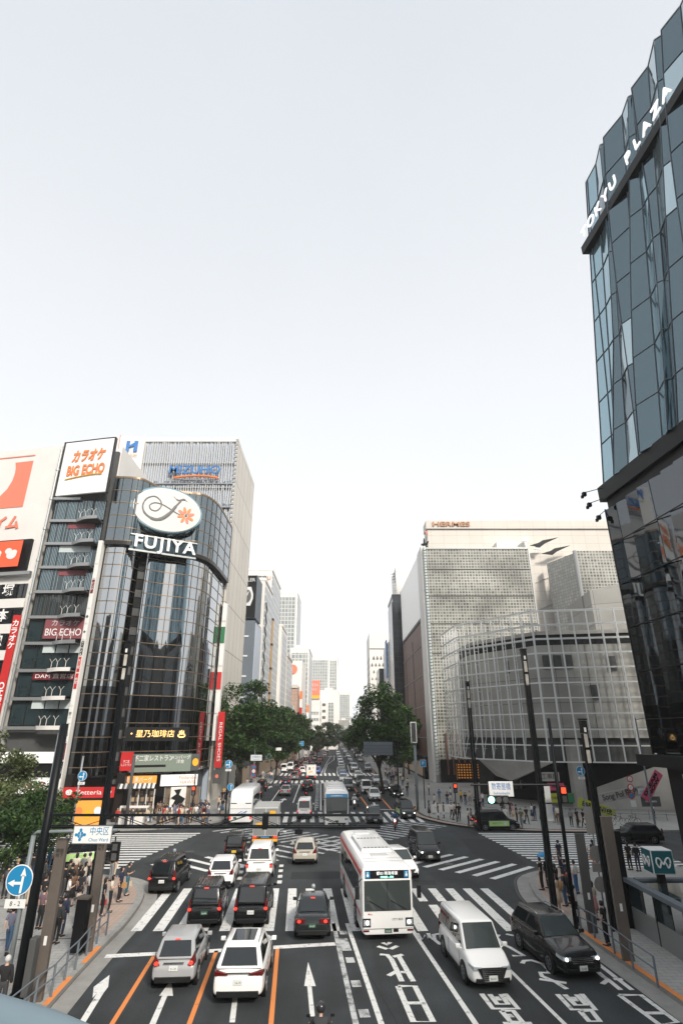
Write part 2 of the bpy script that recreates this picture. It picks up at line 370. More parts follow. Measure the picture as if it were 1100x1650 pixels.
def pose(kind):
    """joints of a 1.70 m adult facing +Y"""
    J = dict(pelvis=(0, 0, .93), waist=(0, .01, 1.06), chest=(0, .01, 1.27), neck=(0, 0, 1.42), throat=(0, .01, 1.48), head=(0, .03, 1.58), crown=(0, .02, 1.66),
             lhip=(-.09, 0, .90), rhip=(.09, 0, .90), lknee=(-.10, .02, .49), rknee=(.10, .02, .49), lank=(-.10, -.02, .09), rank=(.10, -.02, .09), ltoe=(-.11, .13, .045), rtoe=(.11, .13, .045),
             lsho=(-.175, 0, 1.38), rsho=(.175, 0, 1.38), lelb=(-.23, -.03, 1.12), relb=(.23, -.03, 1.12), lwri=(-.23, .05, .90), rwri=(.23, .05, .90), lhand=(-.225, .075, .83), rhand=(.225, .075, .83))
    if kind == 'walk':
        J.update(lknee=(-.09, .16, .53), lank=(-.09, .24, .11), ltoe=(-.10, .38, .10), rknee=(.09, -.06, .50), rank=(.09, -.30, .14), rtoe=(.10, -.20, .045), lelb=(-.22, -.12, 1.13), lwri=(-.21, -.12, .92), lhand=(-.21, -.11, .85), relb=(.22, .06, 1.13), rwri=(.20, .22, .98), rhand=(.20, .27, .93))
    if kind == 'phone':
        J.update(rwri=(.10, .22, 1.16), rhand=(.06, .28, 1.20), relb=(.23, .02, 1.10), head=(0, .06, 1.565), crown=(0, .07, 1.65))
    if kind == 'photo':
        J.update(rwri=(.10, .34, 1.40), rhand=(.06, .42, 1.44), relb=(.23, .18, 1.25), lelb=(-.23, .18, 1.25), lwri=(-.10, .34, 1.40), lhand=(-.06, .42, 1.44))
    if kind == 'bag':
        J.update(lelb=(-.24, -.02, 1.12), lwri=(-.12, .16, 1.08), lhand=(-.06, .2, 1.07))
    if kind == 'ride':
        J.update(lknee=(-.20, .36, .82), rknee=(.20, .36, .82), lank=(-.20, .22, .40), rank=(.20, .22, .40), ltoe=(-.20, .36, .33), rtoe=(.20, .36, .33), waist=(0, .05, 1.06), chest=(0, .14, 1.25), neck=(0, .19, 1.40), throat=(0, .21, 1.45),
                 head=(0, .25, 1.55), crown=(0, .25, 1.63), lsho=(-.175, .17, 1.36), rsho=(.175, .17, 1.36), lelb=(-.30, .30, 1.15), relb=(.30, .30, 1.15), lwri=(-.33, .52, 1.09), rwri=(.33, .52, 1.09), lhand=(-.33, .58, 1.08), rhand=(.33, .58, 1.08))
    return J
def kit(kind):
    J = pose(kind)
    r = dict(pelvis=(.125, .10), waist=(.115, .09), chest=(.14, .105), neck=.055, throat=.05, head=(.078, .092), crown=(.06, .07), lhip=.08, rhip=.08, lknee=.052, rknee=.052, lank=.036, rank=.036, ltoe=.035, rtoe=.035,
             lsho=.052, rsho=.052, lelb=.038, relb=.038, lwri=.026, rwri=.026, lhand=.033, rhand=.033)
    E_ = [('pelvis', 'waist'), ('waist', 'chest'), ('chest', 'neck'), ('neck', 'throat'), ('throat', 'head'), ('head', 'crown')]
    for s in 'lr': E_ += [('pelvis', s+'hip'), (s+'hip', s+'knee'), (s+'knee', s+'ank'), (s+'ank', s+'toe'), ('chest', s+'sho'), (s+'sho', s+'elb'), (s+'elb', s+'wri'), (s+'wri', s+'hand')]
    N = {k: (J[k], r[k]) for k in r}
    order = ['pelvis']+[k for k in N if k != 'pelvis']
    body = skin_mesh('person', {k: N[k] for k in order}, E_)
    # face and fingers merged into the same body mesh
    bm = bmesh.new(); bm.from_mesh(body)
    def blob(c, r3, n=6):
        q = bmesh.ops.create_uvsphere(bm, u_segments=n, v_segments=n, radius=1)
        for v in q['verts']: v.co = Vector((v.co.x*r3[0], v.co.y*r3[1], v.co.z*r3[2]))+Vector(c)
        return q['verts']
    hx, hy, hz = J['head']
    blob((hx, hy+.088, hz-.005), (.012, .018, .02)); blob((hx, hy+.075, hz-.045), (.024, .012, .008))
    for s in (-1, 1):
        blob((hx+s*.080, hy-.005, hz+.0), (.012, .02, .03)); ev = blob((hx+s*.032, hy+.078, hz+.02), (.012, .010, .007))
        fs = {f for v in ev for f in v.link_faces}
        for f in fs: f.material_index = 1
    for s, k in ((-1, 'l'), (1, 'r')):
        hd = Vector(J[k+'hand']); wr = Vector(J[k+'wri']); d = (hd-wr).normalized(); side = d.cross(Vector((0, 1, 0)) if abs(d.y) < .8 else Vector((0, 0, 1))).normalized(); pal = side.cross(d)
        for i, ln in enumerate((.062, .075, .070, .054)):
            b0 = hd+d*.02+pal*((i-1.5)*.017); b1 = b0+d*ln*.55+side*s*.006; b2 = b1+d*ln*.4-side*s*.012
            mb = MB(); mb.tube([b0, b1, b2], [.009, .0085, .006], 5); vs = [bm.verts.new(v) for v in mb.v]
            for f in mb.f: bm.faces.new([vs[j] for j in f])
        t0 = wr+d*.03+pal*.02; mb = MB(); mb.tube([t0, t0+d*.03+pal*.022, t0+d*.06+pal*.03], [.011, .010, .007], 5); vs = [bm.verts.new(v) for v in mb.v]
        for f in mb.f: bm.faces.new([vs[j] for j in f])
    for f in bm.faces: f.smooth = True
    bm.to_mesh(body); bm.free(); body.materials.clear(); body.materials.append(M['skin']); body.materials.append(M['hair'])
    K = {'body': body}
    def g(names, edges, grow, cut=None):
        nd = {}
        for k in names:
            rr = r[k]; rr = rr if isinstance(rr, tuple) else (rr, rr); nd[k] = (J[k], (rr[0]+grow, rr[1]+grow))
        if cut:
            for k, (a, b, t) in cut.items(): nd[k] = (tuple(Vector(J[a]).lerp(Vector(J[b]), t)), (.052+grow*.6, .052+grow*.6))
        return skin_mesh('cloth', nd, edges)
    legs = [('pelvis', s+'hip') for s in 'lr']+[(s+'hip', s+'knee') for s in 'lr']+[(s+'knee', s+'ank') for s in 'lr']+[('pelvis', 'waist')]
    K['trousers'] = g(['pelvis', 'waist', 'lhip', 'rhip', 'lknee', 'rknee', 'lank', 'rank'], legs, .017)
    K['shirt'] = g(['pelvis', 'waist', 'chest', 'neck', 'lsho', 'rsho'], [('pelvis', 'waist'), ('waist', 'chest'), ('chest', 'neck'), ('chest', 'lsho'), ('chest', 'rsho'), ('lsho', 'le'), ('rsho', 're')], .022, {'le': ('lsho', 'lelb', .75), 're': ('rsho', 'relb', .75)})
    K['jacket'] = g(['pelvis', 'waist', 'chest', 'neck', 'lsho', 'rsho', 'lelb', 'relb', 'lwri', 'rwri'], [('pelvis', 'waist'), ('waist', 'chest'), ('chest', 'neck')]+[('chest', s+'sho') for s in 'lr']+[(s+'sho', s+'elb') for s in 'lr']+[(s+'elb', s+'wri') for s in 'lr'], .028)
    m = MB(); n = 16
    def ringz(z, a, b, cy=0): return [(a*math.cos(2*math.pi*k/n)*(1+.05*math.sin(5*k)), cy+b*math.sin(2*math.pi*k/n)*(1+.05*math.cos(4*k)), z) for k in range(n)]
    px_, py_, pz_ = J['pelvis']
    m.loft([ringz(1.08, .135, .115), ringz(.95, .165, .14), ringz(.70, .20, .17), ringz(.45, .235, .20)]); me = bpy.data.meshes.new('skirt'); me.from_pydata(m.v, [], m.f); K['skirt'] = me
    hc = Vector(J['head'])
    def hairm(long):
        bm = bmesh.new(); bmesh.ops.create_uvsphere(bm, u_segments=12, v_segments=9, radius=1)
        for v in bm.verts:
            x, y, z = v.co; cx = hc+Vector((0, -.018, .028))
            zz = z*.112
            if long and z < .1 and y < .35: zz = z*(.112+.17*min(1, (.35-y)))
            if y > .35 and z < .35: y = .35; 
            v.co = Vector((x*.103, y*.112, zz))+cx
        me = bpy.data.meshes.new('hair'); bm.to_mesh(me); bm.free(); return me
    K['hair'] = hairm(False); K['long_hair'] = hairm(True)
    m = MB()
    for s in 'lr':
        a, t = Vector(J[s+'ank']), Vector(J[s+'toe']); d = (t-a); d.z = 0; d.normalize(); sd = Vector((-d.y, d.x, 0)); zb = min(a.z, t.z)-.047
        c0 = a-d*.06; c1 = a+d*.20
        m.loft([[c0+sd*.038+Vector((0, 0, -a.z+zb)), c0-sd*.038+Vector((0, 0, -a.z+zb)), c1-sd*.045+Vector((0, 0, -a.z+zb)), c1+sd*.045+Vector((0, 0, -a.z+zb))], [c0+sd*.034+Vector((0, 0, .0)), c0-sd*.034, c1-sd*.03+Vector((0, 0, -a.z+zb+.05)), c1+sd*.03+Vector((0, 0, -a.z+zb+.05))]])
    me = bpy.data.meshes.new('shoes'); me.from_pydata([tuple(v) for v in m.v], [], m.f); K['shoes'] = me
    hd = Vector(J['lhand']); m = MB(); m.cbox((hd.x, hd.y, hd.z-.28), (.10, .30, .26)); m.tube([hd+Vector((0, -.1, -.16)), hd+Vector((0, -.02, 0)), hd+Vector((0, .1, -.16))], .008, 5)
    me = bpy.data.meshes.new('handbag'); me.from_pydata([tuple(v) for v in m.v], [], m.f); K['handbag'] = me
    m = MB(); m.loft([[(-.14, -.12, 1.0), (.14, -.12, 1.0), (.14, -.27, 1.0), (-.14, -.27, 1.0)], [(-.15, -.12, 1.2), (.15, -.12, 1.2), (.15, -.28, 1.2), (-.15, -.28, 1.2)], [(-.11, -.12, 1.42), (.11, -.12, 1.42), (.11, -.22, 1.42), (-.11, -.22, 1.42)]])
    me = bpy.data.meshes.new('backpack'); me.from_pydata(m.v, [], m.f); K['backpack'] = me
    m = MB(); m.cbox(tuple(Vector(J['rhand'])+Vector((0, .03, .02))), (.07, .012, .14)); me = bpy.data.meshes.new('phone'); me.from_pydata(m.v, [], m.f); K['phone'] = me
    mats = dict(trousers='cloth', shirt='cloth', jacket='cloth', skirt='cloth', hair='hair', long_hair='hair', shoes='shoe', handbag='leather', backpack='leather', phone='black')
    for k, v in mats.items():
        K[k].materials.clear(); K[k].materials.append(M[v])
        for p in K[k].polygons: p.use_smooth = k not in ('handbag', 'phone', 'shoes')
    return K
KITS = {k: kit(k) for k in ('stand', 'walk', 'phone', 'photo', 'bag', 'ride')}
# ================================================================== GROUND, KERBS, MARKINGS
g = MB(); g.flat([(-2500, -2500, 0), (2500, -2500, 0), (2500, 2500, 0), (-2500, 2500, 0)]); struct(g.build('ground', 'asphalt'))
# pavement outlines measured on the ground
NL = [(-8.7, 6)]+catmull([(-9.3, 12), (-10.5, 24.4), (-10.9, 29.7), (-11.1, 33.5), (-11.7, 37.6), (-12.6, 40.2), (-14.2, 42.2), (-17, 43.2)], 5)+[(-90, 44.4), (-90, 6)]
NR = [(13.6, 6)]+catmull([(13.0, 14), (12.3, 24.9), (11.7, 32.3), (11.6, 37), (12.0, 40.2), (13.1, 43.2), (16, 45.5)], 5)+[(90, 46), (90, 6)]
FL = [(-90, 60.6)]+catmull([(-27, 61.2), (-18.5, 63.0), (-15, 65.6), (-12.9, 69.5), (-12.6, 76), (-13.2, 95), (-14.0, 116), (-15.0, 150), (-15.5, 200)], 5)+[(-17, 400), (-90, 400)]
FR = [(90, 61)]+catmull([(27.5, 61.6), (19, 62.3), (13.5, 64.8), (10.4, 69.6), (9.4, 75), (8.9, 90), (8.5, 113), (8.4, 140), (8.2, 200)], 5)+[(7.5, 400), (90, 400)]
def pavement(name, poly, kerb_pts, side):
    m = MB(); m.prism(poly, -.05, .15); struct(m.build(name, 'paving'))
    k = MB(); shelf(k, kerb_pts, .0, .162, *( (-.02, .22) if side > 0 else (-.22, .02))); struct(k.build('kerb', 'kerb', recalc=True))
pavement('pavement_near_west', NL, NL[1:-2], 1)
pavement('pavement_near_east', NR, NR[1:-2], -1)
pavement('pavement_far_west', FL, FL[1:-2], 1)
pavement('pavement_far_east', FR, FR[1:-2], 1)
# concrete gutter bands beside the near corners
m = MB(); gp = [p for p in NL[1:-2]]; ribbon(m, offset_path(gp, .62), .75, .004); struct(m.build('gutter', 'kerb', recalc=True))
m = MB(); ribbon(m, offset_path(NR[1:-2], -.62), .8, .004); struct(m.build('gutter', 'kerb', recalc=True))
arc = [p for p in NR[1:-2] if 34 < p[1] < 46.2]; arc2 = [p for p in NL[1:-2] if 31 < p[1] < 43.5]
m = MB()
for d in (-1.15,): ribbon(m, offset_path(arc, d), .12, .009)
struct(m.build('gutter_joint', 'conc_dark', recalc=True))
m = MB(); ribbon(m, offset_path(arc, .75), 1.1, .154); ribbon(m, offset_path(arc2, -.95), 1.5, .154); struct(m.build('tactile_paving', 'tactile', recalc=True))
m = MB(); ribbon(m, offset_path([p for p in FR[1:-2] if p[1] < 90], -.75), .7, .154); struct(m.build('tactile_paving', 'tactile', recalc=True))
m = MB(); ribbon(m, offset_path(arc, 1.45), .16, .158); struct(m.build('gutter_joint', 'conc_dark', recalc=True))
# dark joints and covers across the near west pavement
m = MB()
for y in (31.0, 36.5): ribbon(m, [(-30, y-1.2), (-11.6, y)], .12, .155)
struct(m.build('paving_joint', 'conc_dark', recalc=True))
for px, py in ((640, 1396), (722, 1392), (306, 1372)):
    x, y = G(px, py); m = MB(); m.prism([(x+.38*math.cos(a*.3927), y+.38*math.sin(a*.3927)) for a in range(16)], .0, .007 if px < 900 else .158)
    struct(m.build('road_manhole', 'conc_dark'))
# painted kerb tops
m = MB(); z = .166
def kseg(y0, y1, pts, d):
    ribbon(m, offset_path([p for p in pts if y0 <= p[1] <= y1], d), .2, z)
def interp(pts, ys):
    out = []
    for y in ys:
        for a, b in zip(pts, pts[1:]):
            if min(a[1], b[1]) <= y <= max(a[1], b[1]) and a[1] != b[1]:
                t = (y-a[1])/(b[1]-a[1]); out.append((a[0]+(b[0]-a[0])*t, y)); break
    return out
for a, b in ((24.2, 26.6), (28.0, 29.9), (18, 22)): ribbon(m, offset_path(interp(NL[1:-2], [a+(b-a)*i/4 for i in range(5)]), .1), .22, z)
struct(m.build('kerb_marking', 'mark_orange', recalc=True))
m = MB(); ribbon(m, offset_path(interp(NR[1:-2], [14+i*1.5 for i in range(13)]), -.1), .24, z); struct(m.build('kerb_marking', 'mark_orange', recalc=True))
m = MB(); ribbon(m, offset_path(interp(FR[1:-2], [76+i*1.2 for i in range(4)]), .1), .3, z)
struct(m.build('kerb_marking', 'mark_orange', recalc=True))
for pl in ([(230, 1392), (300, 1372), (345, 1385), (262, 1402)], [(742, 1352), (800, 1352), (850, 1394), (815, 1397), (760, 1375)], [(600, 1420), (700, 1418), (705, 1426), (598, 1428)], [(470, 1405), (560, 1404), (562, 1416), (468, 1417)]):
    m = MB(); m.add([(*G(*p), .003) for p in pl], [(0, 1, 2, 3, 4)[:len(pl)]]); struct(m.build('road_patch', 'asphalt_patch', recalc=True))
m = MB()
for a, b in (((640, 1372), (720, 1428)), ((560, 1520), (640, 1650)), ((250, 1600), (330, 1500)), ((450, 1420), (455, 1348))): ribbon(m, [G(*a), G((a[0]+b[0])/2+3, (a[1]+b[1])/2), G(*b)], .05, .0035)
struct(m.build('road_joint', 'asphalt_patch', recalc=True))
# --- lines
def gp2(pts): return [G(*p) for p in pts]
def line(pxpts, w, mat_='mark_white', name='lane_line', z=.006, ext=0):
    P = gp2(pxpts)
    if ext:      # carry the line on towards the viewer
        a, b = P[-2], P[-1]; t = ext/math.hypot(b[0]-a[0], b[1]-a[1]); P.append((b[0]+(b[0]-a[0])*t, b[1]+(b[1]-a[1])*t))
    m = MB(); ribbon(m, P, w, z); return struct(m.build(name, mat_, recalc=True))
for a, b in (((248, 1541), (182, 1648)), ((349, 1532), (305, 1650)), ((447, 1529), (436.6, 1650))): line([a, b], .17, 'mark_orange', ext=14)
line([(170, 1541), (349, 1532), (540, 1521)], .42, name='stop_line')
line([(537, 1488), (572.7, 1648)], .2, 'mark_worn', ext=14)
line([(559, 1488), (613.4, 1648)], .2, ext=14)
line([(663.3, 1497.5), (765, 1648.7)], .2, ext=14)
line([(772, 1516), (819, 1561.5), (907.6, 1648.7)], .16, ext=14)
m = MB()
for (px, py, l) in ((553, 1503, .5), (564, 1547, .6), (573.5, 1585, .6), (586.5, 1633, .6)):
    x, y = G(px, py); ribbon(m, [(x+.03, y-l/2), (x-.03, y+l/2)], .36, .006)
a, b = G(552, 1512), G(559, 1532); ribbon(m, [b, a], .42, .006)
struct(m.build('median_mark', 'mark_worn', recalc=True))
# near zebra crossing: bars follow the traffic
m = MB()
for i in range(19):
    x = -10.05+i*1.08
    if i in (12,): pass
    y0 = 32.5; y1 = 40.4 if i > 0 else 39.9
    if x > 9.4: continue
    sl = -.081+.012*i/18
    if i in (14, 15):
        ribbon(m, [(x+(37.6-33)*sl, 37.6), (x+(y1-33)*sl, y1)], .5, .006); ribbon(m, [(x+.35, 32.5), (x+.35+(36.9-33)*sl, 36.9)], .5, .006)
    else: ribbon(m, [(x, y0), (x+(y1-33)*sl, y1)], .52, .006)
struct(m.build('zebra_crossing', 'mark_white', recalc=True))
def bars(name, starts, d, L, w, mat_='mark_white', z=.0065, clip=None):
    m = MB()
    for (x, y) in starts: ribbon(m, [(x-d[0]*L/2, y-d[1]*L/2), (x+d[0]*L/2, y+d[1]*L/2)], w, z)
    return struct(m.build(name, mat_, recalc=True))
def seq(a, b, n): return [(a[0]+(b[0]-a[0])*i/(n-1), a[1]+(b[1]-a[1])*i/(n-1)) for i in range(n)]
dB = (.727, .687); dA = (-.75, .661)
# scramble diagonals: crisp by the kerbs, worn in the middle
bars('zebra_crossing', seq((11.9, 44.6), (6.9, 48.9), 6), dB, 5.2, .47)
bars('zebra_crossing', seq((5.9, 49.8), (-2.4, 56.9), 9), dB, 5.6, .42, 'mark_worn', .0068)
bars('zebra_crossing', seq((-3.4, 57.8), (-10.6, 63.6), 9), dB, 5.6, .45, 'mark_worn', .0069)
bars('zebra_crossing', seq((-12.2, 45.7), (-6.6, 49.9), 6), dA, 4.6, .45, 'mark_white', .0071)
bars('zebra_crossing', seq((-5.6, 50.8), (-.2, 55.8), 6), dA, 5.4, .42, 'mark_worn', .0073)
bars('zebra_crossing', seq((1.2, 57.2), (8.8, 66.6), 12), dA, 5.4, .44, 'mark_worn', .0074)
# side-street crossings: long bars parallel to the cross street
m = MB()
for i in range(16):
    y = 46.0+i*.97; xr = -15.7+(y-47.3)*.155
    ribbon(m, [(-31, y-.5), (xr, y)], .47, .006)
struct(m.build('zebra_crossing', 'mark_white', recalc=True))
m = MB()
for i in range(16):
    y = 46.6+i*.93; xl = 14.6-(y-46.8)*.10
    ribbon(m, [(xl, y), (25.5, y-.4)], .46, .006)
struct(m.build('zebra_crossing', 'mark_white', recalc=True))
line([(1040, 1384), (1098, 1398)], .4, name='stop_line')
# far side of the crossroads
m = MB()
for i in range(21):
    x = -11.3+i*1.0
    if x > 9: break
    if -1.8 < x < 1.5 and False: continue
    ribbon(m, [(x+.15, 67.6), (x-.35, 76.0)], .5, .006)
struct(m.build('zebra_crossing', 'mark_white', recalc=True))
for Y0, Y1 in ((117, 127), (137, 149)):
    m = MB()
    for i in range(22):
        x = -13.9+i*1.02
        if x > 8: break
        ribbon(m, [(x+.1, Y0), (x-.3, Y1-3)], .55, .006)
    struct(m.build('zebra_crossing', 'mark_white', recalc=True))
m = MB()
for i in range(14): ribbon(m, [(-10.5+i*1.1, 243), (-10.8+i*1.1, 252)], .6, .006)
struct(m.build('zebra_crossing', 'mark_worn', recalc=True))
line([(516.6, 1262), (516.8, 1306)], .18); line([(510, 1263), (508, 1306)], .16, 'mark_worn')
m = MB()
for i in range(20):
    y = 80+i*1.9; ribbon(m, [(-3.1-(y-75)*.034, y), (-3.1-(y-75)*.034, y+.9)], .55, .006)
struct(m.build('median_mark', 'mark_worn', recalc=True))
line([(450, 1273), (435, 1294.5)], .17); line([(482.7, 1264.5), (472, 1293.6)], .17)
for a, b in (((571, 1270), (593, 1301)), ((615, 1287), (630, 1304)), ((600, 1241), (605, 1250))): line([a, b], .2, 'mark_orange')
line([(603, 1304), (641, 1305)], .35, name='stop_line'); line([(440, 1265), (512, 1264)], .35, name='stop_line')
line([(538.5, 1217), (538, 1224), (527, 1232), (522, 1246)], .2); line([(533, 1218), (524, 1233), (518, 1246)], .18)
line([(543.5, 1236), (543, 1246)], .2); line([(560, 1233), (563, 1246)], .2); line([(579, 1237), (583, 1245)], .2)
m = MB()
for (px, py) in ((387, 1415), (389, 1405), (391, 1396), (401, 1357), (403, 1350), (405, 1344), (451, 1421), (452, 1412), (453, 1403), (454, 1395), (459.5, 1340), (460, 1334), (460.5, 1329)):
    x, y = G(px, py); ribbon(m, [(x, y-.45), (x-.05, y+.35)], .3, .009)
struct(m.build('guide_mark', 'mark_white', recalc=True))
# --- painted arrows and road characters, strokes laid on the ground
def poly(m, pts, z=.0062): m.add([(*G(*p), z) for p in pts], [tuple(range(len(pts)))])
def Cn(s, ox, oy, pts): return [(ox+x/s, oy+y/s) for x, y in pts]
def ptri(name, polys):
    m = MB()
    for i, p in enumerate(polys): poly(m, p, .0062+.0002*(i % 3))
    struct(m.build(name, 'mark_white', recalc=True))
s4 = (3.93, 420, 1320)
ptri('road_arrow', [Cn(*s4, [(300, 905), (348, 1058), (275, 1058)]), Cn(*s4, [(294, 1058), (322, 1058), (343, 1250), (312, 1250)])])
s2 = (4.23, 0, 1360)
ptri('road_arrow', [Cn(*s2, [(748, 893), (738, 975), (712, 1010), (675, 1005), (632, 1050), (640, 975)]), Cn(*s2, [(672, 1003), (712, 1008), (575, 1232), (530, 1232)])])
s3 = (3.93, 200, 1320)
ptri('road_arrow', [Cn(*s3, [(300, 1015), (310, 1120), (222, 1120)]), Cn(*s3, [(242, 1118), (275, 1118), (200, 1300), (160, 1300)])])
ptri('road_arrow', [Cn(*s3, [(700, 1060), (730, 1130), (670, 1130)]), Cn(*s3, [(688, 1128), (720, 1128), (702, 1288), (666, 1288)])])
for px, py in ((455, 1292), (362+93, 1292)): pass
for (px, py) in ((415.5, 1293), (434, 1269), (455.5, 1290)):
    x, y = G(px, py); m = MB(); m.add([(x, y+3.2, .006), (x+.55, y+.6, .006), (x-.55, y+.6, .006), (x-.12, y+.6, .006), (x+.12, y+.6, .006), (x+.15, y-2.4, .006), (x-.15, y-2.4, .006)], [(0, 1, 4, 3, 2), (4, 5, 6, 3)])
    struct(m.build('road_arrow', 'mark_white', recalc=True))
x, y = G(603, 1296); m = MB(); m.add([(x, y-3, .006), (x+.6, y-.5, .006), (x+.15, y-.5, .006), (x+.15, y+2, .006), (x-.15, y+2, .006), (x-.15, y-.5, .006), (x-.6, y-.5, .006)], [(0, 1, 2, 3, 4, 5, 6)]); struct(m.build('road_arrow', 'mark_white', recalc=True))
def strokes(sc_, lines, w):
    m = MB(); k = 0
    for L in lines:
        P = [G(*p) for p in Cn(*sc_, L)]; ribbon(m, P, w, .0062+.0003*(k % 5)); k += 1
    return struct(m.build('road_lettering', 'mark_white', recalc=True))
strokes(s4, [[(740, 805), (800, 823)], [(820, 823), (865, 803)], [(772, 782), (795, 795), (820, 780)], [(753, 857), (800, 860), (828, 890), (893, 1028)], [(838, 872), (898, 858)],
             [(872, 866), (965, 1028)], [(885, 969), (945, 969)], [(808, 992), (855, 966)],
             [(868, 1058), (975, 1058), (1090, 1283), (965, 1283), (868, 1058)], [(915, 1165), (1015, 1165)]], .22)
s5 = (3.4375, 640, 1320)
strokes(s5, [[(108, 632), (135, 670), (152, 642), (185, 668), (170, 632)], [(245, 633), (200, 640), (205, 668), (235, 692), (262, 697)],
             [(600, 637), (645, 646)], [(560, 640), (548, 655), (575, 690), (625, 712), (700, 757), (635, 757)],
             [(690, 800), (700, 785), (740, 782), (800, 800), (838, 835), (835, 852), (790, 850), (800, 870), (870, 900), (938, 942)], [(785, 886), (935, 908)],
             [(465, 967), (528, 1050), (668, 1050), (595, 967)], [(510, 970), (553, 1025), (612, 1025), (572, 970)],
             [(575, 1062), (640, 1062), (690, 1122), (625, 1122), (575, 1062)], [(585, 1132), (745, 1132)]], .2)
strokes(s5, [[(885, 970), (965, 1055), (1095, 1055), (1018, 968)], [(925, 972), (985, 1030), (1045, 1030), (990, 972)], [(1010, 1063), (1075, 1063), (1120, 1120), (1060, 1120), (1010, 1063)]], .2)
s6 = (3.667, 830, 1200)
strokes(s6, [[(487, 1295), (688, 1450)], [(480, 1338), (520, 1372), (545, 1388), (622, 1450)], [(578, 1386), (632, 1386)], [(512, 1415), (545, 1390)],
             [(612, 1480), (740, 1480), (955, 1640), (850, 1655), (612, 1480)], [(765, 1586), (872, 1586)]], .2)
m = MB()
for pl in ([(522, 983), (560, 983), (580, 1005), (545, 1005)], [(604, 1080), (628, 1080), (650, 1098), (620, 1100)], [(945, 985), (985, 985), (1005, 1010), (970, 1010)]): poly(m, Cn(*s5, pl), .0075)
struct(m.build('road_lettering', 'mark_white', recalc=True))
# ================================================================== VEHICLES
SPEC = dict(   # L, W, H, belt, deck(rear), cowl, hood nose, y windscreen base (from front), y roof front, y roof rear (from rear), y rear glass base, roof half-width factor, wheelbase, tail style
 hatch=(3.99, 1.70, 1.53, .98, .96, .98, .78, 1.02, 1.75, .55, .12, .78, 2.5, 'corner'),
 suv=(4.66, 1.88, 1.66, 1.08, 1.06, 1.08, .92, 1.35, 2.1, .62, .12, .74, 2.7, 'bar'),
 cab=(4.40, 1.70, 1.75, 1.02, 1.0, 1.03, .86, 1.05, 1.65, .38, .08, .80, 2.75, 'pillar'),
 minivan=(4.72, 1.74, 1.84, 1.05, 1.0, 1.08, .90, .85, 1.55, .25, .05, .84, 2.85, 'pillar'),
 kei=(3.40, 1.48, 1.79, .98, .95, 1.0, .88, .62, 1.1, .2, .05, .86, 2.45, 'pillar'),
 sedan=(4.70, 1.72, 1.47, .93, .95, .96, .76, 1.42, 2.15, 1.35, .72, .74, 2.75, 'wide'),
 wagon=(4.62, 1.84, 1.50, .96, .98, .98, .78, 1.42, 2.2, .5, .16, .74, 2.75, 'corner'),
 box=(4.70, 1.70, 1.98, 1.08, 1.05, 1.1, .92, .35, .95, .15, .04, .86, 2.6, 'low'),
 fourwd=(4.75, 1.83, 1.85, 1.12, 1.1, 1.12, 1.05, 1.4, 1.8, .3, .08, .80, 2.75, 'low'))
LAMP = {}
def patch(c, u0, u1, v0, v1, off, th=.012):
    """panel lying on the bilinear face c (4 corners ccw), sunk range u,v, lifted by off"""
    P = [Vector(p) for p in c]
    def at(u, v): return (P[0]*(1-u)+P[1]*u)*(1-v)+(P[3]*(1-u)+P[2]*u)*v
    q = [at(u0, v0), at(u1, v0), at(u1, v1), at(u0, v1)]
    n = (q[1]-q[0]).cross(q[3]-q[0]).normalized()
    return [p+n*off for p in q], n
def wheel_at(root, x, y, r, w=.21):
    m = MB(); s = 1 if x > 0 else -1; n = 22; rings = []
    for (dx, rr) in ((-w/2, r*.62), (-w/2, r*.93), (-w*.38, r), (w*.38, r), (w/2, r*.93), (w/2, r*.62)):
        rings.append([(x+dx, y+rr*math.cos(2*math.pi*k/n), r+rr*math.sin(2*math.pi*k/n)) for k in range(n)])
    m.loft(rings); o = m.build('wheel', 'tyre', root, smooth=False)
    q = MB(); xo = x+s*(w/2+.006); q.disc((xo, y, r), r*.22, 'x', .03, 12)
    for k in range(7):
        a = 2*math.pi*k/7
        q.bar((xo, y+.1*r*math.cos(a), r+.1*r*math.sin(a)), (xo, y+r*.62*math.cos(a), r+r*.62*math.sin(a)), r*.16, .02)
    rr = [[(xo+dx, y+f*r*math.cos(2*math.pi*k/n), r+f*r*math.sin(2*math.pi*k/n)) for k in range(n)] for dx, f in ((-.01, .60), (.012, .60), (.012, .68), (-.01, .68), (-.01, .60))]
    q.loft(rr, cap=False); q.build('rim', 'rim', o)
    return o
PROTO = {}
def plate(root, y, z, face, style='white', num=None):
    m = MB(); m.cbox((0, y, z), (.33, .02, .165)); p = m.build('license_plate', 'plate_'+style, root)
    t = text(num or '%02d-%02d' % (rnd.randint(10, 99), rnd.randint(10, 99)), .07, 'white' if style == 'green' else 'plate_green', p, (0, y+.013*face, z-.02),
             (math.pi/2, 0, math.pi if face > 0 else 0), depth=.003)
    return p
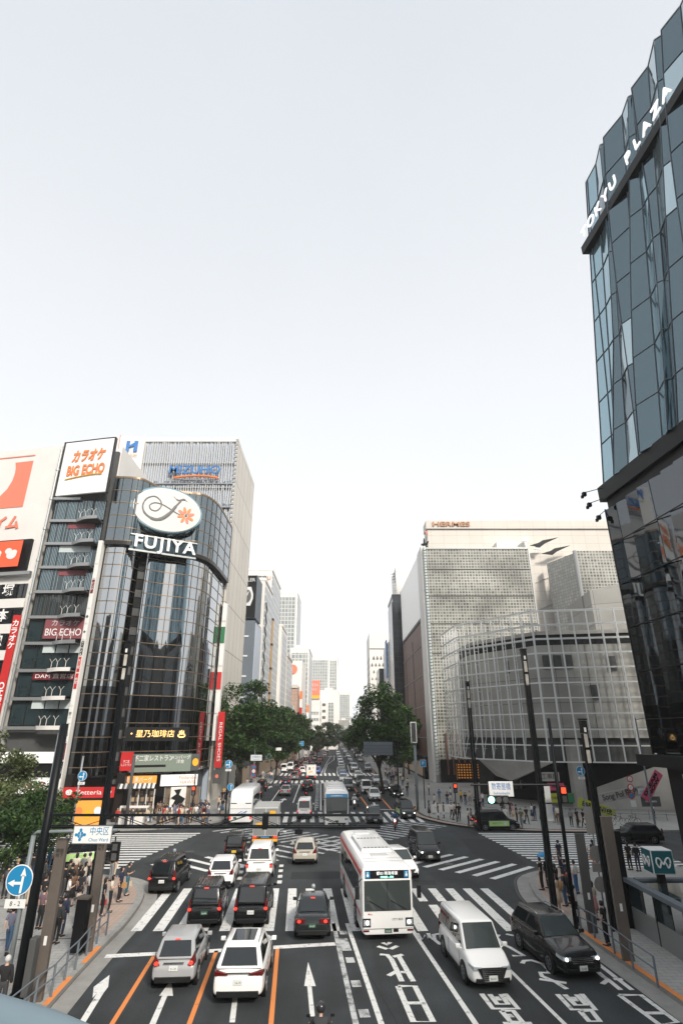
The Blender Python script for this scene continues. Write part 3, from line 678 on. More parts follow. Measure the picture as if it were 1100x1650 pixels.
def make_car(kind, brake=True, lights=False, plate_style='white', opt=''):
    L, W, H, belt, deck, cowl, hood, ywf, yrf, yrr, ywr, rw, wb, tails = SPEC[kind]
    root = empty('proto'); h = W/2; f = L/2; tall = kind in ('minivan', 'kei', 'box', 'cab')
    nr = .90 if tall else .84
    st = [(-f, .66, .40, .86*h), (-f+.05, deck-.20 if not tall else deck-.06, .27, .93*h), (-f+.22, deck, .21, .975*h), (-f+.75, max(deck, belt), .18, h), (0, belt, .18, h),
          (f-ywf-.12, cowl, .18, h), (f-ywf+.10, cowl-.03, .18, .99*h), (f-.38, hood, .19, .965*h), (f-.10, hood-.13, .22, .90*h), (f, hood-.28, .32, nr*h*.92)]
    if kind == 'sedan': st = st[:3]+[(-f+.72, deck+.01, .18, h), (-f+1.0, belt, .18, h)]+st[4:]
    m = MB(); rings = []
    for (y, zt, zb, hw) in st:
        d = zt-zb
        half = [(.0, zb), (.80*hw, zb), (.97*hw, zb+.10*d), (hw, zb+.38*d), (.985*hw, zb+.66*d), (.955*hw, zb+.88*d), (.86*hw, zt), (.45*hw, zt+.015)]
        ring = [(x, y, z) for x, z in half]+[(0, y, zt+.022)]+[(-x, y, z) for x, z in half[:0:-1]]
        rings.append(ring)
    m.loft(rings); body = m.build('body', 'paint', root, smooth=True, sub=2, recalc=True)
    # skirts, arches, lower bumpers in black
    m = MB()
    for s in (-1, 1):
        for y in (-wb/2, wb/2):
            m = MB(); m.disc((s*(h-.06), y, .33), .40, 'x', .14, 22); m.build('wheel_arch', 'trim', root)
        m = MB(); m.box(s*h*.93-.03, s*h*.93+.03, -wb/2+.35, wb/2-.35, .17, .30); m.build('sill', 'trim', root)
    m = MB(); m.cbox((0, -f+.10, .34), (W*.80, .22, .20)); m.build('bumper', 'trim' if kind not in ('wagon', 'hatch') else 'trim', root, bevel=.03)
    m = MB(); m.cbox((0, f-.12, .33), (W*.76, .24, .16)); m.build('bumper', 'trim', root, bevel=.03)
    # cabin
    bh = .915*h; rh = rw*h; zb = belt-.05
    yb0, yb1 = -f+ywr, f-ywf; yr0, yr1 = -f+yrr, f-yrf
    if kind == 'sedan': zb = belt-.03
    B = [(-bh, yb0, zb), (bh, yb0, zb), (bh, yb1, zb), (-bh, yb1, zb)]; T = [(-rh*.96, yr0, H-.05), (rh*.96, yr0, H-.05), (rh*.95, yr1, H-.04), (-rh*.95, yr1, H-.04)]
    T2 = [(-rh*.70, yr0+.16, H), (rh*.70, yr0+.16, H), (rh*.70, yr1-.2, H), (-rh*.70, yr1-.2, H)]
    m = MB(); m.loft([B, T, T2]); cab = m.build('roof', 'paint', root, smooth=True, bevel=.075, seg=3, recalc=True)
    off = .012
    # rear window, windscreen, side windows
    def glass(name, c, u0, u1, v0, v1, mt='glass_dark', parent=root):
        q, n = patch(c, u0, u1, v0, v1, off); mm = MB(); mm.slab([tuple(p) for p in q], .008); return mm.build(name, mt, parent, recalc=True)
    rear = [B[0], B[1], T[1], T[0]]; front = [B[2], B[3], T[3], T[2]]; east = [B[1], B[2], T[2], T[1]]; west = [B[3], B[0], T[0], T[3]]
    glass('rear_window', rear, .10, .90, .14, .90, 'glass_dark')
    ws = glass('windscreen', front, .055, .945, .08, .95, 'glass_screen')
    for fc, flip in ((east, False), (west, True)):
        cuts = ((.06, .46), (.49, .80)) if not tall else ((.05, .34), (.37, .66), (.69, .92))
        for a, b in cuts:
            if flip: a, b = 1-b, 1-a
            glass('side_window', fc, a, b, .17, .88)
    # doors: cut lines and handles
    for s in (-1, 1):
        m = MB(); ys = [yb0+(yb1-yb0)*q for q in (.12, .47, .86)]
        for y in ys: m.box(s*h-.004, s*h+.004, y-.007, y+.007, .34, belt-.14)
        m.box(s*h-.004, s*h+.0035, ys[0]-.007, ys[2]+.007, .33, .345); m.build('door_seam', 'trim', root)
        for y in (yb0+(yb1-yb0)*.40, yb0+(yb1-yb0)*.78): m = MB(); m.cbox((s*(h+.006), y-.1, belt-.2), (.02, .16, .03)); m.build('door_handle', 'chrome' if kind in ('suv', 'sedan') else 'paint', root)
    # mirrors
    for s in (-1, 1):
        m = MB(); m.cbox((s*(h+.10), f-ywf-.30, belt+.07), (.19, .12, .14)); m.bar((s*h*.93, f-ywf-.26, belt-.02), (s*(h+.06), f-ywf-.30, belt+.03), .04)
        m.build('mirror', 'paint', root, smooth=True, bevel=.03)
    for s in (-1, 1):
        for y in (-wb/2, wb/2): wheel_at(root, s*(h-.10), y, .33 if kind != 'fourwd' else .37)
    # head lamps follow the corner of the nose
    for s in (-1, 1):
        m = MB(); z0 = hood-.20; q = [(s*h*.93, f-.42, z0+.10), (s*h*.82, f-.045, z0+.045), (s*h*.50, f+.012, z0+.035), (s*h*.50, f+.010, z0-.055), (s*h*.84, f-.03, z0-.06), (s*h*.955, f-.38, z0+.02)]
        o2 = [(x*.9, y-.09, z) for x, y, z in q]; m.loft([q, o2]); hl = m.build('headlight', 'head_lamp', root, recalc=True)
        if lights:
            m = MB(); m.disc((s*h*.70, f+.012, z0-.005), .055, 'y', .04, 14); m.build('bulb', 'lamp_on', hl)
    gh = .42 if kind == 'minivan' else .30 if kind == 'cab' else .20; gw = .66 if kind == 'minivan' else .52
    m = MB(); m.loft([[(-h*gw, f+.015, hood-.18), (h*gw, f+.015, hood-.18), (h*.40, f+.03, hood-.18-gh), (-h*.40, f+.03, hood-.18-gh)], [(-h*gw, f-.1, hood-.18), (h*gw, f-.1, hood-.18), (h*.40, f-.1, hood-.18-gh), (-h*.40, f-.1, hood-.18-gh)]]); g2 = m.build('grille', 'trim', root, recalc=True)
    for k in range(int(gh/.06)):
        m = MB(); m.cbox((0, f+.03, hood-.21-.06*k), (h*(1.0-.03*k), .012, .014)); m.build('grille_bar', 'chrome' if kind != 'sedan' or k == 0 else 'trim', g2)
    for s in (-1, 1):
        m = MB(); m.loft([[(s*h*.62, f-.02, .46), (s*h*.86, f-.10, .52), (s*h*.84, f-.09, .34), (s*h*.60, f-.02, .30)], [(s*h*.62, f-.12, .46), (s*h*.86, f-.2, .52), (s*h*.84, f-.2, .34), (s*h*.60, f-.12, .30)]]); m.build('fog_lamp_recess', 'trim', root, recalc=True)
    m = MB(); m.cbox((0, f+.0, .33), (h*1.2, .05, .11)); m.build('intake', 'trim', root, bevel=.01)
    # tail lamps
    tm = 'tail_on' if brake else 'tail'
    for s in (-1, 1):
        m = MB()
        if tails == 'corner':
            m.loft([[(s*h*.90, -f+.02, .78), (s*h*.62, -f-.015, .80), (s*h*.70, -f-.01, .92), (s*h*.84, -f+.05, 1.10), (s*h*.87, -f+.10, 1.2)], [(s*h*.96, -f+.26, .82), (s*h*.62, -f+.05, .80), (s*h*.70, -f+.06, .92), (s*h*.86, -f+.2, 1.10), (s*h*.88, -f+.22, 1.2)]])
        elif tails == 'pillar':
            m.loft([[(s*h*.93, -f+.00, .74), (s*h*.78, -f-.02, .74), (s*h*.80, -f-.0, 1.0), (s*h*.83, -f+.03, 1.28), (s*h*.89, -f+.05, 1.28)], [(s*h*.99, -f+.16, .74), (s*h*.78, -f+.05, .74), (s*h*.80, -f+.06, 1.0), (s*h*.83, -f+.12, 1.28), (s*h*.90, -f+.14, 1.28)]])
        elif tails == 'bar':
            m.loft([[(s*h*.93, -f+.05, .86), (s*h*.40, -f-.02, .90), (s*h*.40, -f-.015, .945), (s*h*.90, -f+.04, 1.0)], [(s*h*.99, -f+.35, .90), (s*h*.40, -f+.06, .90), (s*h*.40, -f+.06, .945), (s*h*.97, -f+.3, 1.0)]])
        elif tails == 'wide':
            m.cbox((s*h*.66, -f+.01, .80), (h*.52, .10, .17))
        else:
            m.cbox((s*h*.87, -f+.02, .72 if kind == 'box' else .82), (h*.20, .10, .30 if kind == 'box' else .22))
        tl = m.build('taillight', 'tail', root, recalc=True, bevel=.012)
        if brake:
            m = MB(); cxz = {'corner': (.76, -.0, .86), 'pillar': (.86, -.005, .86), 'bar': (.70, .0, .92), 'wide': (.72, -.045, .80), 'low': (.87, -.035, .80)}[tails]
            m.disc((s*h*cxz[0], -f+cxz[1]-.025, cxz[2]), .085, 'y', .05, 12, .06); m.build('brake_bulb', tm, tl)
    if brake:
        m = MB(); q, n = patch(rear, .42, .58, .92, .97, .02); m.slab([tuple(p) for p in q], .02); m.build('brake_light', 'tail_on', root, recalc=True)
    plate(root, -f-.012 if kind != 'sedan' else -f-.015, .70 if kind in ('hatch', 'suv', 'cab', 'minivan', 'kei', 'wagon') else .62, -1, plate_style)
    plate(root, f+.035, .42, 1, plate_style)
    if tails in ('pillar', 'bar', 'corner', 'low'):
        m = MB(); m.cbox((0, -f-.005, deck-.10), (h*.9, .03, .035)); m.build('tailgate_trim', 'chrome' if opt != 'plain' else 'trim', root)
    if 'rails' in opt or kind in ('suv', 'fourwd'):
        m = MB()
        for s in (-1, 1): m.tube([(s*rh*.9, yr0+.1, H+.0), (s*rh*.9, yr0+.25, H+.045), (s*rh*.9, yr1-.25, H+.045), (s*rh*.9, yr1-.1, H-.01)], .018, 6)
        m.build('roof_rail', 'chrome', root)
    if 'ribs' in opt:
        m = MB()
        for k in range(6): m.cbox(((k-2.5)*rh*.25, (yr0+yr1)/2, H+.008), (.05, (yr1-yr0)*.8, .03))
        m.build('roof_rib', 'paint', root)
    if 'sphere' in opt:
        m = MB(); n = 10; rg = [[(.11*math.sin(math.pi*j/8)*math.cos(2*math.pi*k/n), .3+.11*math.sin(math.pi*j/8)*math.sin(2*math.pi*k/n), H+.13-.12*math.cos(math.pi*j/8)) for k in range(n)] for j in range(1, 8)]
        m.loft(rg); m.build('roof_lamp', 'head_lamp', root, smooth=True, recalc=True)
    if 'glassroof' in opt:
        m = MB(); m.box(-rh*.62, rh*.62, yr0+.35, yr1-.3, H+.001, H+.012); m.build('glass_roof', 'glass_dark', root)
    if 'poster' in opt:
        for s in (-1, 1):
            m = MB(); m.cbox((s*(h+.012), .05, .66), (.02, 2.0, .46)); pp = m.build('door_poster', 'lime', root)
            m = MB(); m.disc((s*(h+.026), .68 if s > 0 else -.6, .66), .14, 'x', .008, 16); m.build('poster_badge', 'plate_white', pp)
            text('GO!ツアー', .16, 'plate_green', pp, (s*(h+.028), -.1, .68), (math.pi/2, 0, s*math.pi/2), depth=.004)
    if 'visor' in opt:
        m = MB(); m.cbox((0, f-ywf+.0, belt+.4), (.1, .1, .1))
    return root
def car(kind, colour, px, py, label, group, heading=None, cat='car', facing='away', Y=None, **kw):
    """px,py: where the end turned to the viewer meets the road"""
    key = (kind, tuple(sorted(kw.items())))
    if key not in PROTO: PROTO[key] = [make_car(kind, **kw), False]
    proto, used = PROTO[key]
    root = proto if not used else copy_tree(proto); PROTO[key][1] = True
    x, y = G(px, py); L = SPEC[kind][0]
    if heading is None: heading = 4.2 if facing == 'away' else 184.2
    a = R(heading)
    dx, dy = (-math.sin(a), math.cos(a)); sh = .8 if py > 1300 else .3
    if facing == 'away': x, y = x-dx*sh, y-dy*sh
    elif facing == 'toward': x, y = x+dx*sh, y+dy*sh
    if facing == 'away': cx, cy = x+dx*L/2, y+dy*L/2
    elif facing == 'toward': cx, cy = x-dx*L/2, y-dy*L/2
    else: cx, cy = x, y
    root.location = (cx, cy, 0); root.rotation_euler = (0, 0, a)
    root.name = {'car': 'parked_car', 'minivan': 'minivan', 'taxi': 'taxi', 'van': 'van'}.get(cat, 'car') if cat != 'car' else 'car'
    def paint(o):
        if o.type == 'MESH': o.color = (*colour, 1)
        for c in o.children: paint(c)
    paint(root); tag(root, label, cat, group); return root
WH = (.86, .86, .85); BK = (.005, .006, .007); SV = (.36, .37, .38); GY = (.12, .125, .13); BG = (.42, .39, .33); NV = (.02, .025, .05); BL = (.03, .12, .4); RD = (.3, .02, .02); DG = (.014, .018, .019)
ga = 'cars waiting behind the near crossing'; gi = 'cars crossing the junction'; gq = 'cars queueing on the far road'
car('hatch', SV, 283, 1583, 'silver hatchback with bright tail lamps at the near stop line', ga)
car('suv', WH, 386, 1606, 'white crossover with dark glass roof at the near stop line', ga, heading=2, opt='glassroof', brake=False)
car('cab', BK, 330, 1490, 'tall black taxi with ribbed roof on the near zebra crossing', ga, heading=6, cat='taxi', opt='ribs', plate_style='green')
car('minivan', BK, 405, 1489, 'glossy black boxy minivan on the near zebra crossing', ga, heading=2.5, cat='minivan', plate_style='white')
car('cab', BK, 264, 1437, 'tall black taxi with a globe on its roof beside the near kerb', gi, heading=1, cat='taxi', opt='ribs sphere', plate_style='white')
car('hatch', WH, 356, 1428, 'white hatchback between the black kei van and the tall taxi', gi, heading=4, brake=False, opt='plain')
car('kei', BK, 377, 1386, 'small black kei van with yellow licence plate and ribbed roof', gi, heading=6, cat='minivan', brake=False, plate_style='yellow', opt='ribs')
car('fourwd', WH, 418, 1413, 'white old off-roader with red tail lamps behind the flat truck', gi, heading=3)
car('wagon', BG, 491, 1391, 'beige estate car alone in the middle of the junction', gi, heading=2, brake=False)
car('sedan', DG, 503, 1508, 'dark taxi saloon with roof lamp stopped on the near zebra', ga, heading=2, cat='taxi', opt='sphere', plate_style='green')
car('hatch', WH, 652, 1414, 'white hatchback half hidden behind the city bus', gi, heading=194, facing='toward', brake=False, lights=True)
car('minivan', BK, 690, 1387, 'dark minivan with lit headlights turning across the junction', gi, heading=184, facing='toward', cat='minivan', brake=False, lights=True)
car('minivan', WH, 784, 1584, 'large white minivan leaving the near zebra beside the bus', ga, heading=186, facing='toward', cat='minivan', brake=False, lights=False)
car('suv', BK, 924, 1568, 'black off-road car with silver roof rails by the orange kerb', ga, heading=189, facing='toward', brake=False, lights=True)
car('cab', BK, 800, 1337, 'black taxi with a lime poster on its door crossing sideways', gi, heading=-88, facing='mid', cat='taxi', brake=True, opt='poster')
car('cab', BK, 128, 1394, 'black taxi with a lime door poster behind the brown pylons', gi, heading=112, facing='mid', cat='taxi', brake=True, opt='poster')
car('wagon', BK, 1022, 1357, 'long black estate car on the side road near the cube sign', gi, heading=88, facing='mid', brake=False)
# beyond the crossroads, leaving
car('box', WH, 490, 1319, 'white van with rear window stopped on the far crossing', gq, heading=1.5, cat='van')
car('sedan', SV, 459, 1283, 'silver saloon with red lamps past the far crossing', gq, heading=1.5)
car('suv', BK, 495, 1275, 'black crossover past the far crossing behind the rider', gq, heading=1.5)
car('hatch', NV, 460, 1267, 'dark hatchback with glowing lamps ahead of the silver saloon', gq, heading=1.5)
car('sedan', BK, 413, 1286, 'black saloon beside the kerb ahead of the white coach', gq, heading=3, brake=True)
car('cab', BK, 421, 1276, 'black taxi beside the kerb ahead of the black saloon', gq, heading=3, cat='taxi', plate_style='green')
car('box', WH, 457, 1245, 'white van by the kerb past the second crossing', gq, heading=1.5, cat='van', brake=False)
car('box', WH, 467.5, 1242, 'white van just beyond another white van near the trees', gq, heading=1.5, cat='van', brake=False)
car('hatch', BL, 511, 1247, 'blue hatchback ahead of the white box truck', gq, heading=1.5)
car('suv', GY, 474, 1258, 'grey crossover on the second crossing with red lamps', gq, heading=1.5)
car('hatch', WH, 487, 1247, 'white hatchback left of the white box truck'.replace('left of', 'alongside'), gq, heading=1.5)
n = 0
ords = ['first', 'second', 'third', 'fourth', 'fifth', 'sixth', 'seventh', 'eighth', 'ninth', 'tenth', 'eleventh', 'twelfth', 'thirteenth', 'fourteenth']
def colname(c): return {WH: 'white', BK: 'black', SV: 'silver', GY: 'grey', BG: 'beige', NV: 'navy', BL: 'blue', RD: 'red', DG: 'charcoal'}[c]
row = [(478, 1252, 'hatch', RD), (484, 1243, 'sedan', BK), (477, 1236, 'cab', BK), (492, 1237, 'hatch', SV), (501, 1238, 'wagon', BK), (484, 1230, 'sedan', BK), (496, 1229, 'cab', BK), (513, 1232, 'hatch', BK), (507, 1225, 'sedan', SV),
       (493, 1222, 'hatch', WH), (517, 1226, 'sedan', BK), (503, 1217, 'cab', BK), (523, 1219, 'hatch', SV), (513, 1212, 'wagon', RD), (527, 1211, 'hatch', WH), (519, 1207, 'sedan', RD), (531, 1205, 'hatch', GY)]
for i, (a, b, k, c) in enumerate(row):
    car(k, c, a, b, f'{colname(c)} {k if k not in ("cab", "wagon") else {"cab": "taxi", "wagon": "estate car"}[k]} with red tail lamps, number {i+1} back in the departing queue'.replace('hatch ', 'hatchback ').replace('sedan', 'saloon'), 'cars in the departing queue', heading=.6, cat='car')
# oncoming
ot = dict(facing='toward', brake=False)
car('sedan', DG, 604, 1327, 'charcoal saloon on the far crossing beside the tour bus', gq, heading=181, lights=False, **ot)
car('cab', BK, 657, 1319, 'black taxi with white door panel entering by the far kerb', gq, heading=186, lights=True, cat='taxi', opt='poster', **ot)
car('hatch', WH, 604, 1291, 'white hatchback at the head of the oncoming middle lane', gq, heading=181, lights=False, **ot)
car('minivan', WH, 591, 1279, 'white minivan right behind the leading oncoming hatchback'.replace('right behind', 'just behind'), gq, heading=181, lights=False, cat='minivan', **ot)
car('minivan', GY, 561.5, 1275, 'grey minivan close beside the tour bus', gq, heading=181, lights=False, cat='minivan', **ot)
car('hatch', BK, 641, 1285, 'black hatchback with bright headlights in the kerb lane', gq, heading=183, lights=True, **ot)
car('sedan', BK, 621, 1275, 'black saloon parked by the far kerb under the trees', gq, heading=182, lights=True, **ot)
car('hatch', SV, 608, 1264, 'silver hatchback behind the parked black saloon', gq, heading=181, lights=False, **ot)
car('fourwd', GY, 583, 1268, 'grey off-roader behind the white minivan in the middle lane', gq, heading=181, lights=False, **ot)
qs = {'inner': [(553, 1261, 'sedan', SV), (552.5, 1254, 'sedan', BL), (551, 1248, 'hatch', GY), (550, 1243, 'sedan', SV), (550, 1238, 'hatch', WH), (549, 1232, 'sedan', WH), (547.5, 1227, 'hatch', WH), (547, 1222, 'sedan', SV), (545, 1218, 'hatch', WH), (544.5, 1214, 'sedan', WH)],
      'middle': [(577, 1256, 'wagon', SV), (571, 1243, 'minivan', WH), (567, 1234, 'sedan', GY), (564, 1227, 'hatch', SV), (561, 1221, 'sedan', WH), (558, 1217, 'hatch', BK), (556, 1213, 'sedan', WH), (553, 1209, 'hatch', WH)],
      'outer': [(593, 1243, 'minivan', SV), (581, 1228, 'sedan', GY), (573, 1215, 'hatch', WH), (569, 1211, 'sedan', SV)]}
for lane, lst in qs.items():
    for i, (a, b, k, c) in enumerate(lst):
        car(k, c, a, b, f'{ords[i]} car of the oncoming {lane} lane queue, {colname(c)}', 'cars in the oncoming queue', heading=180.6, lights=False, cat='car' if k != 'minivan' else 'minivan', **ot)
# ------------------------------------------------------------------ buses
def bus(name, label, px, py, heading, facing, L, W, H, style, group='buses on the road'):
    root = empty(name); tag(root, label, 'bus', group); h, f = W/2, L/2
    m = MB()
    prof = [(-f, .94, .95), (-f+.06, .985, .99), (-f+.3, 1, 1), (f-.35, 1, 1), (f-.08, .985, .985), (f, .94, .93)]
    if style == 'tour': prof = [(-f, .94, .97), (-f+.1, 1, 1), (f-1.3, 1, 1), (f-.45, .99, .985), (f-.12, .96, .84), (f, .92, .45)]
    if style == 'coach': prof = [(-f, .92, .40), (-f+.06, .97, .72), (-f+.35, .99, .95), (-f+.7, 1, 1), (f-.3, 1, 1), (f, .94, .94)]
    rings = []
    for (y, sw, sz) in prof:
        hw = h*sw; zt = .30+(H-.30)*sz
        half = [(0, .28), (hw*.93, .28), (hw, .40), (hw, zt*.5), (hw, zt-.42), (hw*.965, zt-.16), (hw*.86, zt-.03), (hw*.5, zt+.02)]
        rings.append([(x, y, z) for x, z in half]+[(0, y, zt+.03)]+[(-x, y, z) for x, z in half[:0:-1]])
    m.loft(rings); b = m.build('body', 'paint', root, smooth=True, bevel=.03, recalc=True, color=(.86, .86, .85))
    for s in (-1, 1):
        for y in (-f+2.6, f-2.5): wheel_at(root, s*(h-.12), y, .48, .28)
        for y in (-f+2.6, f-2.5): m = MB(); m.disc((s*(h-.05), y, .5), .6, 'x', .12, 24); m.build('wheel_arch', 'trim', root)
        for k in range(int((L-1.6)/1.45)):
            y0 = -f+.8+k*1.45; m = MB(); m.box(min(s*(h-.02), s*(h+.014)), max(s*(h-.02), s*(h+.014)), y0, y0+1.36, 1.42 if style == 'city' else 1.7, 2.45 if style == 'city' else H-.7)
            m.build('side_window', 'glass_dark', root)
    def fr(name_, x0, x1, z0, z1, mt, y=f, d=.03, par=root, bev=0):
        m = MB(); m.box(x0, x1, min(y, y+d), max(y, y+d), z0, z1); return m.build(name_, mt, par, bevel=bev)
    if style == 'city':
        m = MB()
        for s in (-1, 1): m.box(min(s*(h-.05), s*(h+.008)), max(s*(h-.05), s*(h+.008)), -f+.3, f-.25, 2.56, 2.78)
        m.build('side_stripe', 'sign_red', root)
        m = MB()
        for s in (-1, 1): m.box(min(s*(h-.05), s*(h+.006)), max(s*(h-.05), s*(h+.006)), -f+.3, f-.3, .9, 1.0)
        m.build('waist_stripe', 'sign_red', root)
        w_ = fr('windscreen', -h*.90, h*.90, 1.20, 2.42, 'glass_screen', bev=.02); 
        fr('windscreen_post', -.012, .012, 1.22, 2.40, 'trim', y=f+.026, d=.012)
        m = MB()
        for s in (-1, .15): m.bar((s*.9, f+.045, 1.24), (s*.9+.75, f+.045, 1.62), .025)
        m.build('wiper', 'trim', root)
        ds = fr('destination_sign', -h*.86, h*.86, 2.50, 2.84, 'black', bev=.02)
        text('都03 晴海埠頭', .12, 'letter_glow', ds, (0, f+.036, 2.71), (math.pi/2, 0, math.pi), depth=.004)
        text('数寄屋橋 — 築地', .06, 'go_green', ds, (0, f+.036, 2.56), (math.pi/2, 0, math.pi), depth=.004)
        for s in (-1, 1):
            p = fr('access_panel', s*h*.76-.11, s*h*.76+.11, 2.53, 2.81, 'sign_blue', y=f+.024, d=.012)
            m = MB(); m.disc((s*h*.76, f+.042, 2.64), .06, 'y', .008, 14); m.disc((s*h*.76, f+.042, 2.76), .025, 'y', .008, 10); m.box(s*h*.76-.02, s*h*.76+.02, f+.037, f+.045, 2.62, 2.74); m.build('access_symbol', 'white', p)
        for s in (-1, 1):
            fr('headlight_housing', s*h*.82-.19, s*h*.82+.19, .58, .92, 'trim', d=.02, bev=.02)
            hl = fr('headlight', s*h*.82-.15, s*h*.82+.15, .63, .86, 'head_lamp', y=f+.005, d=.03, bev=.02)
            m = MB(); m.disc((s*h*.80, f+.045, .76), .075, 'y', .02, 14); m.build('bulb', 'lamp_on', hl)
            fr('fog_lamp', s*h*.84-.14, s*h*.84+.14, .40, .47, 'tail', d=.02)
            m = MB(); m.bar((s*h*.97, f-.05, 2.5), (s*(h+.26), f+.22, 2.35), .035); m.cbox((s*(h+.24), f+.24, 2.0), (.20, .10, .52)); m.build('mirror', 'trim', root, bevel=.02)
        fr('bumper_seam', -h*.93, h*.93, .50, .515, 'trim', d=.015)
        fr('tow_cover', -.48, -.24, .37, .49, 'trim', d=.014); 
        p = fr('license_plate', -.17, .17, .345, .50, 'plate_green', d=.025); text('12-21', .08, 'white', p, (0, f+.03, .41), (math.pi/2, 0, math.pi), depth=.004)
        text('CITY BUS', .09, 'conc_dark', root, (-.45, f+.012, .86), (math.pi/2, 0, math.pi), depth=.004)
        text('◆sky', .07, 'sign_red', root, (.85, f+.012, 1.08), (math.pi/2, 0, math.pi), depth=.004)
        m = MB(); m.loft([[(-.85, -2.6, H-.02), (.85, -2.6, H-.02), (.85, 2.2, H-.02), (-.85, 2.2, H-.02)], [(-.78, -2.45, H+.14), (.78, -2.45, H+.14), (.78, 2.0, H+.14), (-.78, 2.0, H+.14)]]); u = m.build('roof_unit', 'paint', root, bevel=.04, color=(.78, .78, .77))
        m = MB()
        for k in range(7): m.box(-.7+.2*k, -.58+.2*k, 1.55, 1.72, H+.136, H+.149)
        for k in range(7): m.box(-.7+.2*k, -.58+.2*k, -1.3, -1.1, H+.136, H+.149)
        m.build('roof_vent', 'trim', u)
        for y in (-3.9, 3.1): 
            m = MB(); m.box(-.45, .45, y-.4, y+.4, H+.0, H+.07); m.build('roof_hatch', 'paint', root, bevel=.03, color=(.7, .7, .7))
        m = MB()
        for y in (-4.6, -3.2, 2.5, 3.8, 4.5): m.box(-h*.8, h*.8, y, y+.03, H+.028, H+.045)
        m.build('roof_seam', 'paint', root, color=(.45, .45, .45))
    elif style == 'tour':
        ws = MB(); rows = []
        for (y, z, hw) in ((f+.05, 1.15, 1.02), (f+.05, 1.65, 1.10), (f-.05, 2.60, 1.14), (f-.07, 2.84, 1.14)): rows.append((y, z, hw))
        rg = [[(-hw, y, z), (hw, y, z), (hw, y-.06, z), (-hw, y-.06, z)] for y, z, hw in rows]; ws.loft(rg); ws.build('windscreen', 'glass_screen', root, smooth=False, recalc=True)
        rg = [[(-hw, y, z), (hw, y, z), (hw, y-.08, z), (-hw, y-.08, z)] for y, z, hw in ((f-.07, 2.86, 1.14), (f-.22, 3.15, 1.12))]
        m = MB(); m.loft(rg); m.build('tinted_visor', 'sign_blue', root, recalc=True)
        for s in (-1, 1):
            hl = fr('headlight', s*.96-.16, s*.96+.16, .80, .98, 'head_lamp', y=f-.08, d=.10, bev=.02)
            m = MB(); m.bar((s*1.1, f-.1, 2.8), (s*1.42, f+.35, 2.75), .04); m.cbox((s*1.42, f+.36, 2.4), (.2, .1, .5)); m.build('mirror', 'trim', root)
        fr('grille', -.9, .9, .42, .56, 'trim', y=f-.06, d=.09)
        p = fr('license_plate', -.17, .17, .62, .78, 'plate_green', y=f-.04, d=.08)
        fr('dashboard_card', -.4, .4, 1.28, 1.42, 'white', y=f+.04, d=.045)
        m = MB()
        for k in range(4): m.box(-.85, .85, -4+k*2.2, -3.2+k*2.2, H+.02, H+.07)
        m.build('roof_hatch', 'paint', root, color=(.7, .7, .7))
    else:
        for x0, x1, mt in ((-1.08, -.46, 'glass_dark'), (.46, 1.08, 'glass_dark')):
            m = MB(); m.slab([(x0, -f+.03, 2.0), (x1, -f+.03, 2.0), (x1*.98, -f+.40, 2.85), (x0*.98, -f+.40, 2.85)], .03); m.build('rear_window', mt, root, recalc=True)
        m = MB(); m.slab([(-.4, -f+.03, 1.98), (.4, -f+.03, 1.98), (.4, -f+.40, 2.87), (-.4, -f+.40, 2.87)], .03); pn = m.build('rear_panel', 'paint', root, color=(.8, .8, .8), recalc=True)
        fr('tailgate_seam', -h*.93, h*.93, 1.52, 1.56, 'pole_grey', y=-f-.01, d=.05)
        m = MB()
        for a, b in ((-.35, .5), (.0, .62), (.35, .3)): m.bar((a, -f-.014, 1.05), (a+b, -f-.014, 1.32), .012, .06)
        m.build('blue_swoosh', 'letter_blue', root)
        for s in (-1, 1): fr('taillight', s*1.06-.09, s*1.06+.09, .55, 1.0, 'tail_on', y=-f-.02, d=.06)
        p = fr('license_plate', -.75, -.4, .6, .78, 'plate_green', y=-f-.015, d=.03)
        fr('rear_lamp_small', -.15, .15, 3.0, 3.04, 'trim', y=-f+.6, d=.04)
    x, y = G(px, py); a = R(heading); dx, dy = -math.sin(a), math.cos(a); k = 1 if facing == 'away' else -1
    if py > 1300: x, y = x-k*dx*.8, y-k*dy*.8
    root.location = (x+k*dx*L/2, y+k*dy*L/2, 0); root.rotation_euler = (0, 0, a)
    return root
bus('city_bus', 'white city bus with a red roof stripe and lit headlights on the near zebra', 621, 1508, 185.8, 'toward', 10.5, 2.48, 3.05, 'city')
bus('tour_bus', 'white tour bus with a blue tinted visor on the far crossing', 542, 1334, 182.3, 'toward', 12, 2.5, 3.45, 'tour')
bus('coach', 'white coach seen from behind with blue streaks on its tail', 388, 1328, 2.5, 'away', 9, 2.4, 3.35, 'coach')
bus('small_bus', 'small white bus far back under the trees in the kerb lane', 577, 1220, 180.6, 'toward', 9, 2.4, 3.1, 'city')
